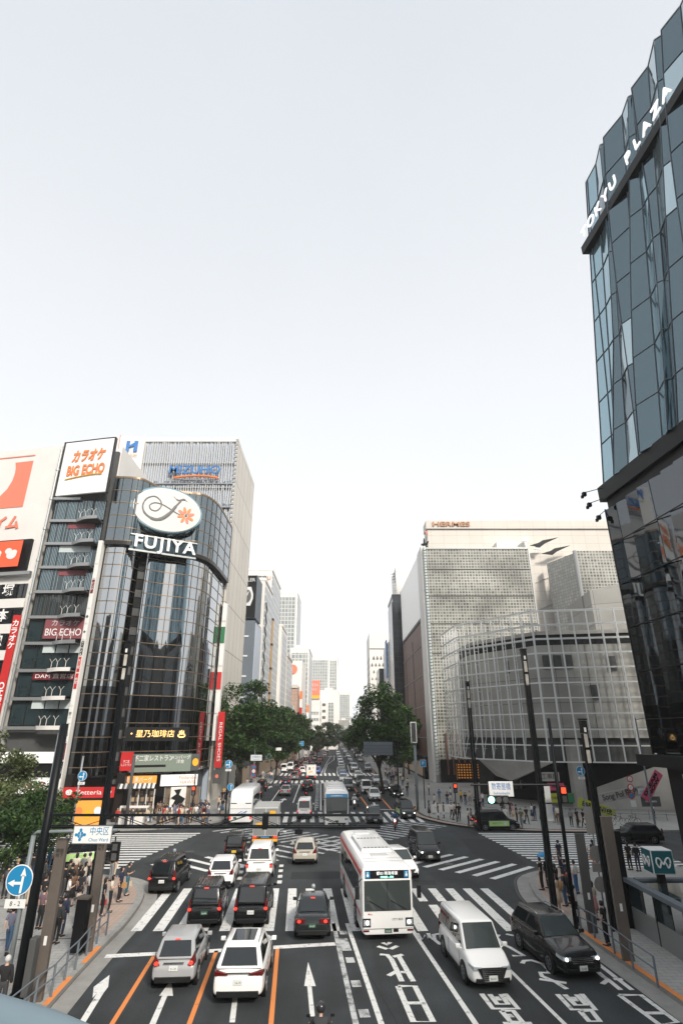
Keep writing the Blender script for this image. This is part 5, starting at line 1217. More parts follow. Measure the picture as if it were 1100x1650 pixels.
# oval sign
mat('oval_face', (.60, .59, .57), .45)
def oval():
    cx, cz = D(273, 829, 68.9)[0], D(273, 829, 68.9)[2]; rz = R(29); root = empty('oval_sign', (cx, 67.6, cz), rz); root.scale = (1.14, 1, 1.2); tag(root, 'huge white oval sign with a swirled letter and orange flower on the curved glass tower', 'sign')
    m = MB(); m.disc((0, .25, 0), 4.15, 'y', 1.3, 48, 2.75); m.build('sign_rim', 'fritted', root, smooth=False, bevel=.15)
    m = MB(); m.disc((.05, -.44, 0), 3.85, 'y', .06, 48, 2.5); fc = m.build('sign_face', 'oval_face', root)
    sw = MB()
    def swp(pts, rs, m=sw):
        P = catmull([(x, 0, z) for x, z in pts], 5); n = len(P); m.tube([(p[0], -.53-.0005*i, p[2]) for i, p in enumerate(P)], [max(.015, rs[min(int(i/n*len(rs)), len(rs)-1)]) for i in range(n)], 6)
    swp([(.55, 1.7), (1.1, 1.35), (1.75, 1.55), (2.2, 1.35)], [.03, .1, .14, .03])
    swp([(1.45, 1.35), (1.0, .7), (.35, -.35), (-.5, -1.15), (-1.4, -1.35), (-2.4, -.85), (-2.75, 0), (-2.4, .9), (-1.55, 1.3), (-.85, .85), (-.75, .2), (-1.2, -.35), (-1.8, -.3), (-2.0, .15), (-1.5, .55), (-.6, .5), (.4, .1), (1.2, -.25), (1.9, -.35)], [.12, .2, .24, .2, .13, .1, .1, .09, .08, .08, .08, .08, .08, .08, .08, .07, .06])
    o = sw.build('swirl_letter', 'grey_paint', fc)
    for v in o.data.vertices: v.co.y = -.50+(v.co.y+.53)*.12
    for k in range(8):
        a = math.pi/4*k+.3; c = (2.2+.62*math.cos(a), -.5, -.30+.62*math.sin(a)); m = MB(); A, B_ = [], []
        for j in range(12):
            t = 2*math.pi*j/12; u, v = .40*math.cos(t), .17*math.sin(t); x_, z_ = c[0]+u*math.cos(a)-v*math.sin(a), c[2]+u*math.sin(a)+v*math.cos(a); A.append((x_, -.54, z_)); B_.append((x_, -.49, z_))
        m.loft([A, B_]); m.build('petal', 'letter_orange' if k % 3 else 'salmon', fc, recalc=True)
    m = MB(); m.disc((2.2, -.53, -.30), .14, 'y', .08, 12); m.build('flower_heart', 'grey_paint', fc)
    s = empty('name_sign', (cx+.75, 67.0, cz-5.1), rz); s.scale = (1.14, 1, 1.15); tag(s, 'white capital letters reading FUJIYA on a chrome band under the oval sign', 'sign')
    m = MB(); m.box(-3.9, 3.5, .1, .3, -1.05, -.85); m.box(-3.9, 3.5, .1, .3, .75, .9); m.build('frame', 'steel', s)
    m = MB(); m.box(-3.8, 3.4, .32, .5, -1.0, .9); m.build('backing', 'fritted_dark', s)
    for k_, (ch, cx_) in enumerate(zip('FUJIYA', (-3.05, -1.75, -.52, .22, 1.2, 2.6))): text(ch, 1.45, 'lit_white', s, (cx_, -.16, 0), (math.pi/2, 0, 0), name='letter', depth=.2, bold=.045)
oval()
# signs of the lower storeys
def sgn(name, label, p, w, h, mt, txt=None, tm='white', th=.5, rz=0, par=None, dep=.14, dz=0, dx=0, frame=None, tw=None):
    x, y, z = p; r = empty(name, (x, y, z), rz); tag(r, label, 'sign')
    m = MB(); m.box(-w/2, w/2, 0, dep, -h/2, h/2); b = m.build('panel', mt, r, bevel=.01)
    if frame:
        m = MB(); m.box(-w/2-.05, w/2+.05, .01, dep+.02, -h/2-.05, -h/2); m.box(-w/2-.05, w/2+.05, .01, dep+.02, h/2, h/2+.05); m.box(-w/2-.05, -w/2, .01, dep+.02, -h/2, h/2); m.box(w/2, w/2+.05, .01, dep+.02, -h/2, h/2); m.build('frame', frame, r)
    if txt: text(txt, th, tm, r, (dx, -.012, dz), (math.pi/2, 0, 0), depth=.02, maxw=tw)
    return r
A1 = R(24)
def at(px, py, Y): return D(px, py, Y)
sgn('cafe_sign', 'glowing brush lettering of the coffee shop on the black glass band', at(254, 1183, 69.2), 7.2, 1.5, 'black', '・星乃珈琲店 ♨', 'lit_warm', .62, A1, tw=6.2)
r = sgn('restaurant_sign', 'long pale window band with white restaurant lettering above the shop awnings', at(259, 1229, 69.3), 7.0, 2.0, 'office_glass', None, rz=A1); m = MB(); m.box(-3.45, 3.45, -.02, -.002, -.95, .9); q = m.build('pane', 'pane_green', r); text('不二家レストラン', .5, 'white', r, (-.8, -.04, .45), (math.pi/2, 0, 0), 'lettering', .03, maxw=4.3)
text('ハンバーグ\n洋食', .33, 'white', r, (2.2, -.04, .3), (math.pi/2, 0, 0), depth=.02); m = MB(); m.box(-3.0, .6, -.03, -.021, -.45, -.2); m.build('blind', 'black', r)
m = MB(); m.box(3.5, 4.4, -.03, .1, -.9, .9); q = m.build('food_picture', 'conc_dark', r); m = MB(); m.disc((3.95, -.05, 0), .36, 'y', .03, 16, .42); m.build('dish', 'yellow', q)
sgn('red_restaurant_plate', 'square dark red restaurant plate at the end of the pale window band', at(204, 1227, 66.4), 1.35, 1.9, 'sign_red', '不二家\nレストラン', 'white', .24, 0, tw=1.1, dz=-.2)
sgn('burger_sign', 'amber lit shop sign over the striped awning', at(223, 1257, 67.4), 3.9, .85, 'lit_amber', '喫茶 黒バーグ', 'white', .42, R(12), tw=2.9)
sgn('cake_shop_sign', 'long white curved shop sign with orange lettering above the crowd', at(289, 1257, 69.3), 4.1, 1.15, 'lit_white', 'Fiolando\nHAWS', 'letter_orange', .34, R(22), dx=.9, tw=1.9)
r = empty('striped_awning', (at(220, 1266, 66.6)[0], 66.6, at(220, 1266, 66.6)[2]), R(12)); tag(r, 'striped cream awning above the lit shop window', 'awning')
for k in range(16):
    m = MB(); x0 = -1.9+k*.24; m.slab([(x0, -.5, -.25), (x0+.24, -.5, -.25), (x0+.24, .3, .2), (x0, .3, .2)], .03); m.build('stripe', 'white_wall' if k % 2 else 'conc_dark', r)
# shop fronts
mat('shop_glow', (.12, .09, .07), .3, emit=.05, ecol=(1, .7, .4), var=.6, vscale=.9)
brickmat('shop_goods', (.5, .35, .2), (.06, .05, .05), (.03, .03, .03), .5, .6, .1, .5, axis='xz', offset=.3, bump=0, var=.4)
def shop(label, px0, px1, Y, z1, mt, rz, col='white_wall', n=3):
    a = at(px0, 1310, Y); b = at(px1, 1310, Y+math.tan(rz)*0); w_ = b[0]-a[0]; r = empty('shopfront', (a[0], Y, .15), rz); tag(r, label, 'shop front')
    m = MB(); m.box(0, w_, .25, .4, 0, z1); m.build('display', mt, r)
    for k in range(n+1):
        m = MB(); m.box(k*w_/n-.05, k*w_/n+.05, -.02, .25, 0, z1); m.build('frame', col, r)
    m = MB(); m.box(0, w_, -.02, .26, -.02, .3); m.build('plinth', 'conc_dark', r)
    return r
shop('warm lit shop window under the striped awning', 207, 244, 66.9, 3.1, 'shop_goods', R(10), n=3)
shop('bright cake shop window behind the crowd', 262, 318, 69.0, 3.1, 'shop_glow', R(20), 'steel', n=4)
for c_ in ((-24.6, -23.7, 66.5, 67.6), (-19.0, -18.3, 71, 72), (-29.4, -28.6, 64.7, 65.6)): part('column', 'dark_bronze', F, lambda m: m.box(*c_, 0, 4.9))
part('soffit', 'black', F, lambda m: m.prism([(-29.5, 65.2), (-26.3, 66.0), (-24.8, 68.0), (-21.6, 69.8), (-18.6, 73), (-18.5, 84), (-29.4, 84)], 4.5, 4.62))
r = sgn('pizza_sign', 'curved red fast food sign with white lettering at the tower foot', at(143, 1277, 64.0), 5.2, 1.0, 'sign_red', '❸ Zetteria ⓡ', 'white', .45, R(6), tw=4.6)
m = MB(); m.box(-1.2, 1.9, .02, .1, -3.2, -.75); q = m.build('menu_board', 'lit_amber', r)
for k in range(3):
    m = MB(); m.disc((-.7+k*.95, -.0, -1.7-.3*(k % 2)), .38, 'y', .03, 14); m.build('dish_picture', ('letter_orange', 'yellow', 'white')[k], q)
# white menu case on the pavement and a dinosaur-like silhouette poster
r = empty('menu_case', (at(214, 1328, 65.3)[0], 65.3, .15)); tag(r, 'low white menu case standing before the warm shop window', 'display case')
m = MB(); m.box(-1.5, 1.5, -.2, .2, 0, 1.7); m.build('case', 'white_wall', r, bevel=.02)
for k in range(2):
    m = MB(); m.box(-1.35+1.4*k, -.1+1.4*k, -.23, -.2, .9, 1.5); m.build('picture', 'shop_goods', r)
sgn('black_figure_poster', 'white poster with a jagged black figure above the crowd', at(287, 1284, 68.6), 1.7, 2.0, 'white_wall', None, rz=R(22)); o = bpy.context.scene.objects['black_figure_poster']
m = MB(); m.slab([(-.6, -.02, -1), (-.3, -.02, -.3), (-.8, -.02, -.1), (-.2, -.02, .3), (-.5, -.02, .7), (.3, -.02, .8), (.1, -.02, .2), (.8, -.02, -.2), (.5, -.02, -.7), (.9, -.02, -1)], .01); m.build('figure', 'black', o)
# ---------- karaoke building
K_ = tower('karaoke_building', 'narrow glass office block with white karaoke billboard and curved balconies')
part('wall', 'conc_dark', K_, lambda m: m.box(-37.0, -30.1, 65.6, 92, 0, 44.4))
part('side_wall', 'white_wall', K_, lambda m: m.box(-30.08, -29.9, 66.0, 92, 31, 45.4))
fl = [36.9-3.05*i for i in range(10)]
def kpath(d=0): return catmull([(-36.9, 64.6), (-35.2, 64.5), (-33.6, 64.3), (-32.6, 63.8), (-31.4, 63.0), (-30.2, 62.9)], 4)
kc = [(-36.9, 64.9), (-33.9, 64.8), (-32.9, 65.1), (-30.2, 65.1)]
for i, z in enumerate(fl):
    z0 = z-3.05
    if i < 9:
        m = MB(); m.wall([(-36.9, 64.9), (-30.2, 64.9)], z0+.35, z-.05); gl = m.build('glazing', 'office_glass', K_)
        for k in range(5): part('mullion', 'dark_bronze', gl, lambda m: m.box(-36.9+k*1.66, -36.82+k*1.66, 64.8, 64.9, z0+.3, z))
        m = MB()
        if i < 5:
            for k in range(34):
                if rnd.random() < .85: m.box(-36.7+k*.19, -36.64+k*.19, 64.84, 64.88, z0+.35, z-.1)
            m.build('vertical_blind', 'fritted_pale' if i != 4 else 'conc_dark', gl)
    if i in (2,): m = MB(); m.box(-35.1, -31.2, 64.78, 64.83, z-1.0, z-.15); m.build('blind', 'blind', K_)
    if i in (1, 3): m = MB(); m.box(-34.6, -31.2, 64.78, 64.83, z-.9, z-.2); m.build('blind', 'blind_red', K_)
    if i in (6, 8):
        for k in range(3): m = MB(); m.box(-34.6+k*1.55, -33.2+k*1.55, 64.7, 64.78, z-1.0, z-.1); m.build('blind', 'blind', K_)
    m = MB(); m.box(-36.95, -33.5, 64.4, 64.9, z-.12, z+.22); m.build('floor_slab', 'steel', K_)
    if i <= 8:
        zz = z0 if i else z0
        P = catmull([(-33.6, 64.7), (-32.9, 64.1), (-31.8, 63.4), (-30.3, 63.2)], 5)
        poly_ = P+[(-30.3, 64.9), (-33.6, 64.9)]
        m = MB(); m.prism(poly_, zz-.12, zz+.02); bal = m.build('balcony', 'conc_dark', K_)
        m = MB(); shelf(m, P, zz-.14, zz+.28, 0, .1); m.build('fascia', 'steel' if i < 6 else 'white_wall', bal, recalc=True)
        m = MB()
        for (x_, y_) in ((-33.0, 64.2), (-32.1, 63.7), (-31.0, 63.4)):
            m.tube([(x_, y_, zz), (x_, y_, zz+.9)], .03, 5); m.tube([(x_-.3, y_, zz+1.3), (x_, y_, zz+.9), (x_+.3, y_, zz+1.3)], .025, 5)
        m.build('branch_rail', 'white_wall', bal)
part('ground_band', 'lit_white', K_, lambda m: m.box(-36.5, -30.9, 64.3, 64.6, 6.0, 7.1))
part('ground_floor', 'black', K_, lambda m: m.box(-36.9, -30.2, 64.6, 65, 0, 6.0))
# billboard, its plane follows the step of the balconies
bp = catmull([(-36.8, 64.40), (-34.8, 63.98), (-33.2, 63.64), (-31.4, 63.24), (-29.7, 62.95)], 6)
r = empty('karaoke_billboard', (0, 0, 0)); tag(r, 'large white rooftop billboard reading BIG ECHO in orange letters', 'billboard')
part('panel', 'lit_white', r, lambda m: shelf(m, bp, 37.3, 45.0, -.3, 0), recalc=True)
part('frame', 'dark_bronze', r, lambda m: (m.box(-37.0, -36.8, 64.3, 64.9, 37.2, 45.1), m.box(-29.75, -29.55, 62.9, 63.4, 37.2, 45.1), shelf(m, bp, 45.0, 45.12, -.3, .05)), recalc=True)
text('カラオケ', 1.4, 'letter_orange', r, (-33.1, 63.52, 42.6), (math.pi/2, 0, R(-12.4)), depth=.06, bold=.07, shear=.2, maxw=4.9)
text('BIG ECHO', 1.4, 'letter_orange', r, (-33.1, 63.52, 40.6), (math.pi/2, 0, R(-12.4)), depth=.06, bold=.06, maxw=5.5)
m = MB(); P = catmull([(-35.9, 64.12, 39.45), (-34, 63.72, 39.7), (-32, 63.27, 39.85), (-30.6, 62.98, 39.8)], 5); m.tube(P, [.03]+[.08]*(len(P)-2)+[.03], 6); m.build('underline', 'yellow', r)
r = sgn('karaoke_window_sign', 'maroon window sign with pale karaoke lettering on a middle floor', (-32.55, 64.55, 20.35), 4.6, 2.3, 'blind_red', 'BIG ECHO', 'white', .85, 0, dz=-.45, tw=4.2); text('カラオケ', .6, 'blind', r, (.1, -.02, .62), depth=.02, maxw=3.2)
sgn('machine_sign', 'dark red strip sign reading DAM on a lower floor', (-32.6, 64.55, 14.95), 4.9, .72, 'sign_darkred', 'DAM 直営店', 'white', .42, 0, tw=4.3)
r = sgn('street_karaoke_sign', 'white sign with red karaoke lettering above the bushes', (-34.2, 63.5, 3.9), 7.6, 1.5, 'lit_white', 'カラオケ BIG ECHO', 'sign_red', .66, 0, tw=6.7)
part('drain_pipe', 'steel', K_, lambda m: (m.tube([(-37.15, 64.3, 1), (-37.15, 64.3, 44)], .16, 8), [m.tube([(-37.15, 64.3, 8+k*4.1), (-37.15, 64.3, 8.3+k*4.1)], .24, 8) for k in range(9)]))
part('aerial', 'salmon', K_, lambda m: m.tube([(-30.5, 66, 45), (-30.5, 66, 47.2)], .05, 5))
# ---------- white building with black window bands
W_ = tower('banded_building', 'white building with black window bands and big salmon roof sign')
def wx(px, Y): return D(px, 900, Y)[0]
part('wall', 'white_wall', W_, lambda m: m.prism([(-37.5, 64.9), (-37.5, 95), (-62, 95), (-62, 69.6)], 0, 44.9))
FA = Vector((-24.5, 4.7)).normalized(); ra = math.atan2(4.7, -24.5)-math.pi
def fpt(u, off=0): # u metres west of the corner along the facade
    return (-37.5+FA.x*u-off*(.19), 64.9+FA.y*u-off)
chars = '塚本總業'
for i in range(7):
    z = 25.9-i*3.05-2.2+.4
    q = [fpt(.5, .15), fpt(12, .15)]
    m = MB(); m.slab([(*q[1], z), (*q[0], z), (*q[0], z+1.75), (*q[1], z+1.75)], .05); b = m.build('window_band', 'glass_dark', W_, recalc=True)
    m = MB(); 
    for u in (1.0, 4.4, 6.2, 8.0): 
        a = fpt(u, .24); m.cbox((a[0], a[1], z+.87), (.07, .07, 1.75))
    m.build('mullion', 'dark_bronze', b)
    if i < 4:
        c = fpt(2.9, .32); m = MB(); m.cbox((c[0], c[1], z+.87), (2.3, .1, 1.7), ra); p = m.build('name_panel', 'black', b); text(chars[i], 1.15, 'white', p, (c[0], c[1]-.09, z+.85), (math.pi/2, 0, ra), depth=.03, bold=.03)
        m = MB(); c = fpt(8.6, .3); m.cbox((c[0], c[1], z+.87), (1.1, .06, 1.6), ra); m.build('blind', 'blind', b)
    if i: 
        m = MB(); a, b_ = fpt(.3, .3), fpt(12, .3); m.slab([(*b_, z+1.85), (*a, z+1.85), (*a, z+2.95), (*b_, z+2.95)], .08); m.build('spandrel', 'white_wall', W_, recalc=True)
r = empty('salmon_roof_sign', (0, 0, 0)); tag(r, 'giant salmon emblem with cut circle and katakana painted on white wall panel', 'billboard')
def fslab(m, pts, off, t): # pts (u,z)
    m.slab([(*fpt(u, off), z) for u, z in pts], t)
m = MB(); pts = [(3.2, 42.0), (3.2, 36.1), (5, 36.1), (12, 36.1)]
pts = [(3.9, 43.1), (4.6, 36.4), (13, 36.2), (13, 37.4)]+[(9.4+2.9*math.cos(a)*1.0, 40.4+3.0*math.sin(a)) for a in [math.pi*1.45-math.pi*.85*k/9+math.pi*0 for k in range(0)]]
circ = [(8.9+2.6*math.cos(R(t)), 40.6+3.0*math.sin(R(t))) for t in (-60, -75, -95, -115, -135, -155, 180, 165, 150, 135, 122)]
m = MB(); fslab(m, [(4.0, 43.0), (4.0, 36.3), (13, 36.3), (13, 37.6)]+[(9.7+3.3*math.cos(R(t)), 41.3+3.9*math.sin(R(t))) for t in (-85, -105, -125, -145, -165, 180, 168, 155)], .06, .04); m.build('emblem', 'salmon', r, recalc=True)
m = MB(); fslab(m, [(3.9, 43.9), (3.9, 43.75), (13, 43.75), (13, 43.9)], .06, .04); m.build('rule', 'salmon', r, recalc=True)
c = fpt(5.9, .12); text('イム', 1.5, 'salmon', r, (c[0], c[1], 34.0), (math.pi/2, 0, ra), depth=.05, bold=.07, shear=.15)
r = empty('video_board', (0, 0, 0)); tag(r, 'orange led video board with music note in a black frame', 'screen')
m = MB(); fslab(m, [(1.2, 31.6), (1.2, 27.6), (13, 27.6), (13, 31.6)], .35, .5); m.build('frame', 'black', r, recalc=True)
m = MB(); fslab(m, [(1.9, 31.25), (1.9, 27.9), (13, 27.9), (13, 31.25)], .92, .03); s_ = m.build('screen', 'led_orange', r, recalc=True)
m = MB(); 
for u in (3.1, 5.3):
    for (du, dz, rr) in ((0, 0, .7), (.5, .5, .5), (-.3, .3, .45)):
        fslab(m, [(u+du+rr*math.cos(R(t)), 29.4+dz+rr*.8*math.sin(R(t))) for t in range(0, 360, 30)], .98+.01*dz, .01)
m.build('white_blob', 'plate_white', s_, recalc=True)
c = fpt(7.4, 1.02); text('♪', .9, 'white', s_, (c[0], c[1], 29.6), (math.pi/2, 0, ra))
part('roof_beam', 'steel', W_, lambda m: m.bar((*fpt(.2, .5), 27.1), (*fpt(13, .5), 27.1), .4))
r = empty('red_banner', (0, 0, 0)); tag(r, 'tall narrow red banner with white karaoke lettering hung on the building corner', 'banner')
c = fpt(.55, .6); m = MB(); m.box(c[0]-.45, c[0]+.45, c[1]-.12, c[1], 9.2, 21.9); m.build('panel', 'sign_red', r)
text('カ\nラ\nオ\nケ', .62, 'white', r, (c[0], c[1]-.14, 19.6), depth=.02, bold=.02)
text('BIG ECHO', .62, 'white', r, (c[0], c[1]-.14, 12.0), (math.pi/2, -math.pi/2, 0), depth=.02, bold=.02, maxw=4.6)
# ---------- bank building: vertical louvres on the front, panelled flank
B_ = tower('louvred_bank', 'pale office tower with vertical louvres and blue MIZUHO lettering')
part('wall', 'cloud_panel', B_, lambda m: m.box(-37, -18.4, 84.4, 102.9, 0, 56.3))
part('flank', 'panel_side', B_, lambda m: m.box(-18.4, -18.1, 84.1, 103.1, 0, 57))
part('flank_cap', 'white_wall', B_, lambda m: (m.box(-37, -18.1, 84.0, 84.4, 56.3, 57.0)))
def louv(m):
    rr = random.Random(5); 
    for lv, (z0, z1) in enumerate(((48.2, 56.2), (44.0, 48.0), (38, 43.6), (30, 37.6))):
        x = -36.2 if lv else -34
        while x < -18.5:
            j = rr.uniform(-.12, .12); m.bar((x+j, 84.05, z0+rr.uniform(0, .5)), (x-j, 84.05, z1-rr.uniform(0, .3)), .09, .3); x += .40
part('louvre_fin', 'louvre', B_, louv)
part('transom', 'steel', B_, lambda m: [m.box(-36.5, -18.4, 83.95, 84.38, z, z+.14) for z in (43.8, 48.1, 38, 37.6, 52, 47.4)])
part('louvre_shadow_gap', 'conc_dark', B_, lambda m: [m.box(-36.5, -18.4, 84.3, 84.39, z, z+.35) for z in (43.3,)])
part('corner_rail', 'steel', B_, lambda m: [m.box(-18.45, -18.02, 83.98, 84.12, 30+k*.8, 30.4+k*.8) for k in range(34)])
part('white_end_panel', 'white_wall', B_, lambda m: m.box(-39.5, -34.2, 83.6, 84.5, 40, 57))
r = empty('bank_sign', (-24.9, 83.3, 50.4)); tag(r, 'blue MIZUHO letters with red swoosh on the louvred front', 'sign')
text('MIZUHO', 1.55, 'letter_blue', r, (0, 0, 0), depth=.2, bold=.02, maxw=8.6)
m = MB(); P = catmull([(-3.6, 0, -1.5), (-1, 0, -1.15), (2, 0, -1.15), (4.3, 0, -1.55)], 6); m.tube(P, [.04]+[.17]*(len(P)-2)+[.04], 6); m.build('swoosh', 'letter_orange', r)
part('sign_rail', 'steel', r, lambda m: [m.box(-4.5, 4.5, .3, .4, z, z+.1) for z in (1.2, -1.7)])
r = empty('owner_sign', (-36.2, 83.4, 55.0)); tag(r, 'small blue square emblem with owner name on the white end panel', 'sign')
m = MB(); m.box(-1.05, -.5, 0, .15, -1, 1.1); m.box(.3, .9, 0, .15, -1, 1.1); m.slab([(-.5, .0, -.2), (.3, .0, .1), (.3, .0, .7), (-.5, .0, .1)], .1); m.build('emblem', 'letter_blue', r); text('HULIC', .5, 'gold', r, (0, 0, -1.7), depth=.03, maxw=2.2)
r = sgn('shoe_shop_banner', 'tall red vertical banner with white lettering beside the glass tower', (-16.95, 82.5, 8.2), .95, 7.2, 'sign_red', None, rz=0); text('REGAL SHOES', .42, 'white', r, (0, -.02, -.3), (math.pi/2, math.pi/2, 0), depth=.02, maxw=5)
sgn('round_shop_plate', 'small dark plate with red round mark under the shoe banner', (-16.95, 82.4, 3.5), 1.0, 1.7, 'conc_dark', '●', 'salmon', .45)
# ---------- lattice-fronted concrete building at the far east corner
S = tower('lattice_building', 'concrete building wrapped in a white steel lattice at the far east corner')
PL = [(17.3, 96), (17.9, 87), (26.3, 76), (46, 72.6)]
def inward(d): return offset_path(PL, -d)
Zb, Zt = 5.6, 24.8
part('wall', 'conc_panel', S, lambda m: m.prism([(19.6, 97), (20.2, 88.5), (27.4, 78.2), (46, 75), (46, 97)], 8.4, 20.4), )
part('upper_wall', 'conc', S, lambda m: m.prism([(20.0, 97), (20.8, 89), (27.8, 79), (46, 76), (46, 97)], 22.0, 22.5))
part('planter_void', 'black', S, lambda m: m.prism([(20.2, 97), (21.0, 89.4), (27.9, 79.2), (46, 76.2), (46, 97)], 20.4, 22.0))
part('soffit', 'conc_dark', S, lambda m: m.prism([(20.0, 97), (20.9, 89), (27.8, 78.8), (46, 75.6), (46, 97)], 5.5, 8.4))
def lat(m):
    segs = []
    for a, b in zip(PL, PL[1:]):
        L = math.hypot(b[0]-a[0], b[1]-a[1]); n = max(2, round(L/1.75)); segs.append((a, b, n))
    inn = offset_path(PL, -.9)
    for si, (a, b, n) in enumerate(segs):
        ia, ib = inn[si], inn[si+1]
        for k in range(n+(1 if si == 2 else 0)):
            t = k/n; x, y = a[0]+(b[0]-a[0])*t, a[1]+(b[1]-a[1])*t; xi, yi = ia[0]+(ib[0]-ia[0])*t, ia[1]+(ib[1]-ia[1])*t
            m.bar((x, y, Zb), (x, y, Zt), .15); m.bar((xi, yi, 8.2), (xi, yi, Zt-.6), .11)
            m.bar((x, y, Zb), (xi, yi, 8.4), .08)
            z = Zb+1.35
            while z <= Zt: m.bar((x, y, z), (xi, yi, z), .06); z += 1.92
        z = Zb; zi = 0
        while z <= Zt+.01:
            m.bar((*a, z), (*b, z), .15)
            if z > 8: m.bar((*ia, z), (*ib, z), .07)
            z += 1.92
        m.bar((*a, Zt), (*b, Zt), .10)
part('lattice', 'lattice_white', S, lat)
# recessed ground storey: dark void, leaning concrete piers, ramps
part('ground_wall', 'black', S, lambda m: m.prism([(22, 97), (23, 92), (31, 83), (60, 78), (60, 97)], 0, 5.5))
part('pier', 'conc', S, lambda m: m.loft([[(20.0, 88, 5.5), (27.4, 77.5, 5.5), (28.4, 79.5, 5.5), (21.4, 90, 5.5)], [(21.8, 85.6, 3.4), (23.2, 83.2, 2.9), (24.2, 84.4, 2.9), (22.8, 87, 3.4)]]), recalc=True)
part('pier', 'conc', S, lambda m: m.box(29.3, 30.7, 76.6, 78, 0, 8.2))
part('ramp_wall', 'conc', S, lambda m: m.slab([(31.5, 76.2, 0), (46, 72.6, 0), (46, 72.6, 7.9), (38, 74.6, 4.9), (31.5, 76.2, 2.6)], .4), recalc=True)
part('window_hole', 'glass_dark', S, lambda m: [m.box(23.4+k, 24.0+k, 83-k*.2, 83.2, 2, 3) for k in range(2)])
for k, (u, z) in enumerate(((27.9, 17.2), (29.3, 17.2), (30.7, 17.2), (36.2, 16.9), (24.2, 17.0), (33.5, 13.2))):
    yb = 78.2-(u-27.4)*.172 if u > 27.4 else 78.2+(27.4-u)*1.43
    part('window', 'conc_dark', S, lambda m: m.box(u, u+1.0, yb-.35, yb+.1, z, z+1.8))
def angled_sign(name, label, px, py, Y, w, h, rot, mt, txt, tm='black', th=.5):
    x, y, z = D(px, py, Y); r = empty(name, (x, y, z)); r.rotation_euler = (0, R(rot), 0); tag(r, label, 'banner')
    m = MB(); m.box(-w/2, w/2, 0, .08, -h/2, h/2); m.build('panel', mt, r, bevel=.1, seg=2); text(txt, th, tm, r, (0, -.02, 0), depth=.02, maxw=w*.8, bold=.02); return r
angled_sign('yellow_banner', 'tilted yellow banner with black capitals on the ramp wall', 961, 1302, 71.5, 4.3, 1.0, 17, 'hi_yellow', 'BAR PAINTER', th=.5)
angled_sign('pink_banner', 'steeply tilted pink banner with black lettering beside the dark pillar', 1050, 1266, 68.5, 3.5, 1.0, -52, 'pink', 'DREAM\nNOW', th=.3)
angled_sign('grey_banner', 'long grey banner with faded lettering on the ramp wall', 1000, 1280, 69.8, 5.6, 1.0, -10, 'conc', 'Song Pol 銀 PV', 'conc_dark', th=.6)
sgn('pink_hoarding', 'small pink poster beside the Sukiyabashi street sign', (26.2, 74.5, 2.9), 2.0, .8, 'pink', 'PARK', 'black', .3)
sgn('yellow_hoarding', 'small yellow poster under the pink poster', (25.2, 74.2, 1.7), 2.5, 1.0, 'hi_yellow', 'VVVV EVER', 'black', .3)
sgn('green_hoarding', 'small green poster beside the yellow poster', (27.6, 74.3, 1.7), 1.1, 1.0, 'green', None)
sgn('grey_hoarding', 'grey board with blurred lettering over the pink poster', (25.6, 74.6, 4.0), 2.4, 1.0, 'conc', '工事展', 'conc_dark', .5)
sgn('dark_notice_board', 'dark notice board behind the black estate car', (34.5, 68.6, 1.9), 2.1, 1.0, 'conc_dark', 'PARK INFO', 'white', .18)
sgn('pale_notice_board', 'pale lettered board above the dark notice board', (34.3, 68.7, 2.9), 1.9, .6, 'blind', 'イベント広場', 'letter_blue', .2)
# ---------- glass block building
H_ = tower('glass_block_building', 'tall building clad in glass blocks with stone upper storeys')
part('wall', 'conc', H_, lambda m: m.box(18.6, 41.6, 117.5, 150, 0, 47.2))
part('glass_block_front', 'hermes_block', H_, lambda m: m.box(18.9, 41.8, 117.0, 117.5, 1.5, 47.3))
part('glass_block_flank', 'hermes_side', H_, lambda m: m.box(18.2, 18.6, 118, 124, 3.4, 47.5))
part('corner_frame', 'steel', H_, lambda m: (m.box(18.3, 18.85, 116.8, 117.45, .2, 47.6), m.box(41.8, 42.1, 116.9, 117.5, 18, 47.6), m.box(18.3, 42.1, 116.85, 117.5, 47.35, 47.7)))
part('corner_bead', 'blind', H_, lambda m: [m.tube([(18.55, 116.7, 1.5+k*.64), (18.55, 116.7, 1.95+k*.64)], .3, 8) for k in range(72)])
part('floor_line', 'conc_dark', H_, lambda m: [m.box(18.9, 41.8, 116.95, 117.0, z, z+.22) for z in (24.3, 30.5, 36.5, 42.5)])
part('upper_storey', 'cream_panel', H_, lambda m: m.box(20.2, 72, 121, 125.5, 47, 53.6))
part('parapet', 'cream_panel', H_, lambda m: m.box(19.9, 72, 120.6, 125, 53.6, 55.6))
part('stone_wall', 'cream_panel', H_, lambda m: (m.box(42.1, 50.5, 118.6, 150, 0, 47), m.box(50.5, 72, 122, 150, 30, 47.3)))
part('roof_block', 'white_wall', H_, lambda m: m.box(35.2, 42.3, 117.9, 121, 47.3, 49.4))
part('flank_pier', 'white_wall', H_, lambda m: m.box(17.9, 18.3, 117.2, 124.2, 0, 48.2))
part('fire_ladder', 'steel', H_, lambda m: (m.bar((46.3, 118.4, 34), (46.3, 118.4, 41), .1), m.bar((43.2, 118.4, 40), (46.3, 118.4, 41.2), .1), m.bar((43.2, 118.4, 34), (46.3, 118.4, 35.2), .1), m.bar((46.3, 118.4, 34.5), (47, 118.4, 34), .1)))
r = empty('luxury_name_sign', (25.8, 120.4, 54.6)); tag(r, 'bronze HERMES letters on the parapet of the glass block building', 'sign'); text('HERMES', 1.15, 'bronze_letter', r, (0, 0, 0), depth=.12, bold=.03, maxw=8.8)
part('dado', 'conc', H_, lambda m: m.box(20.2, 72, 120.85, 121, 53.4, 53.6))
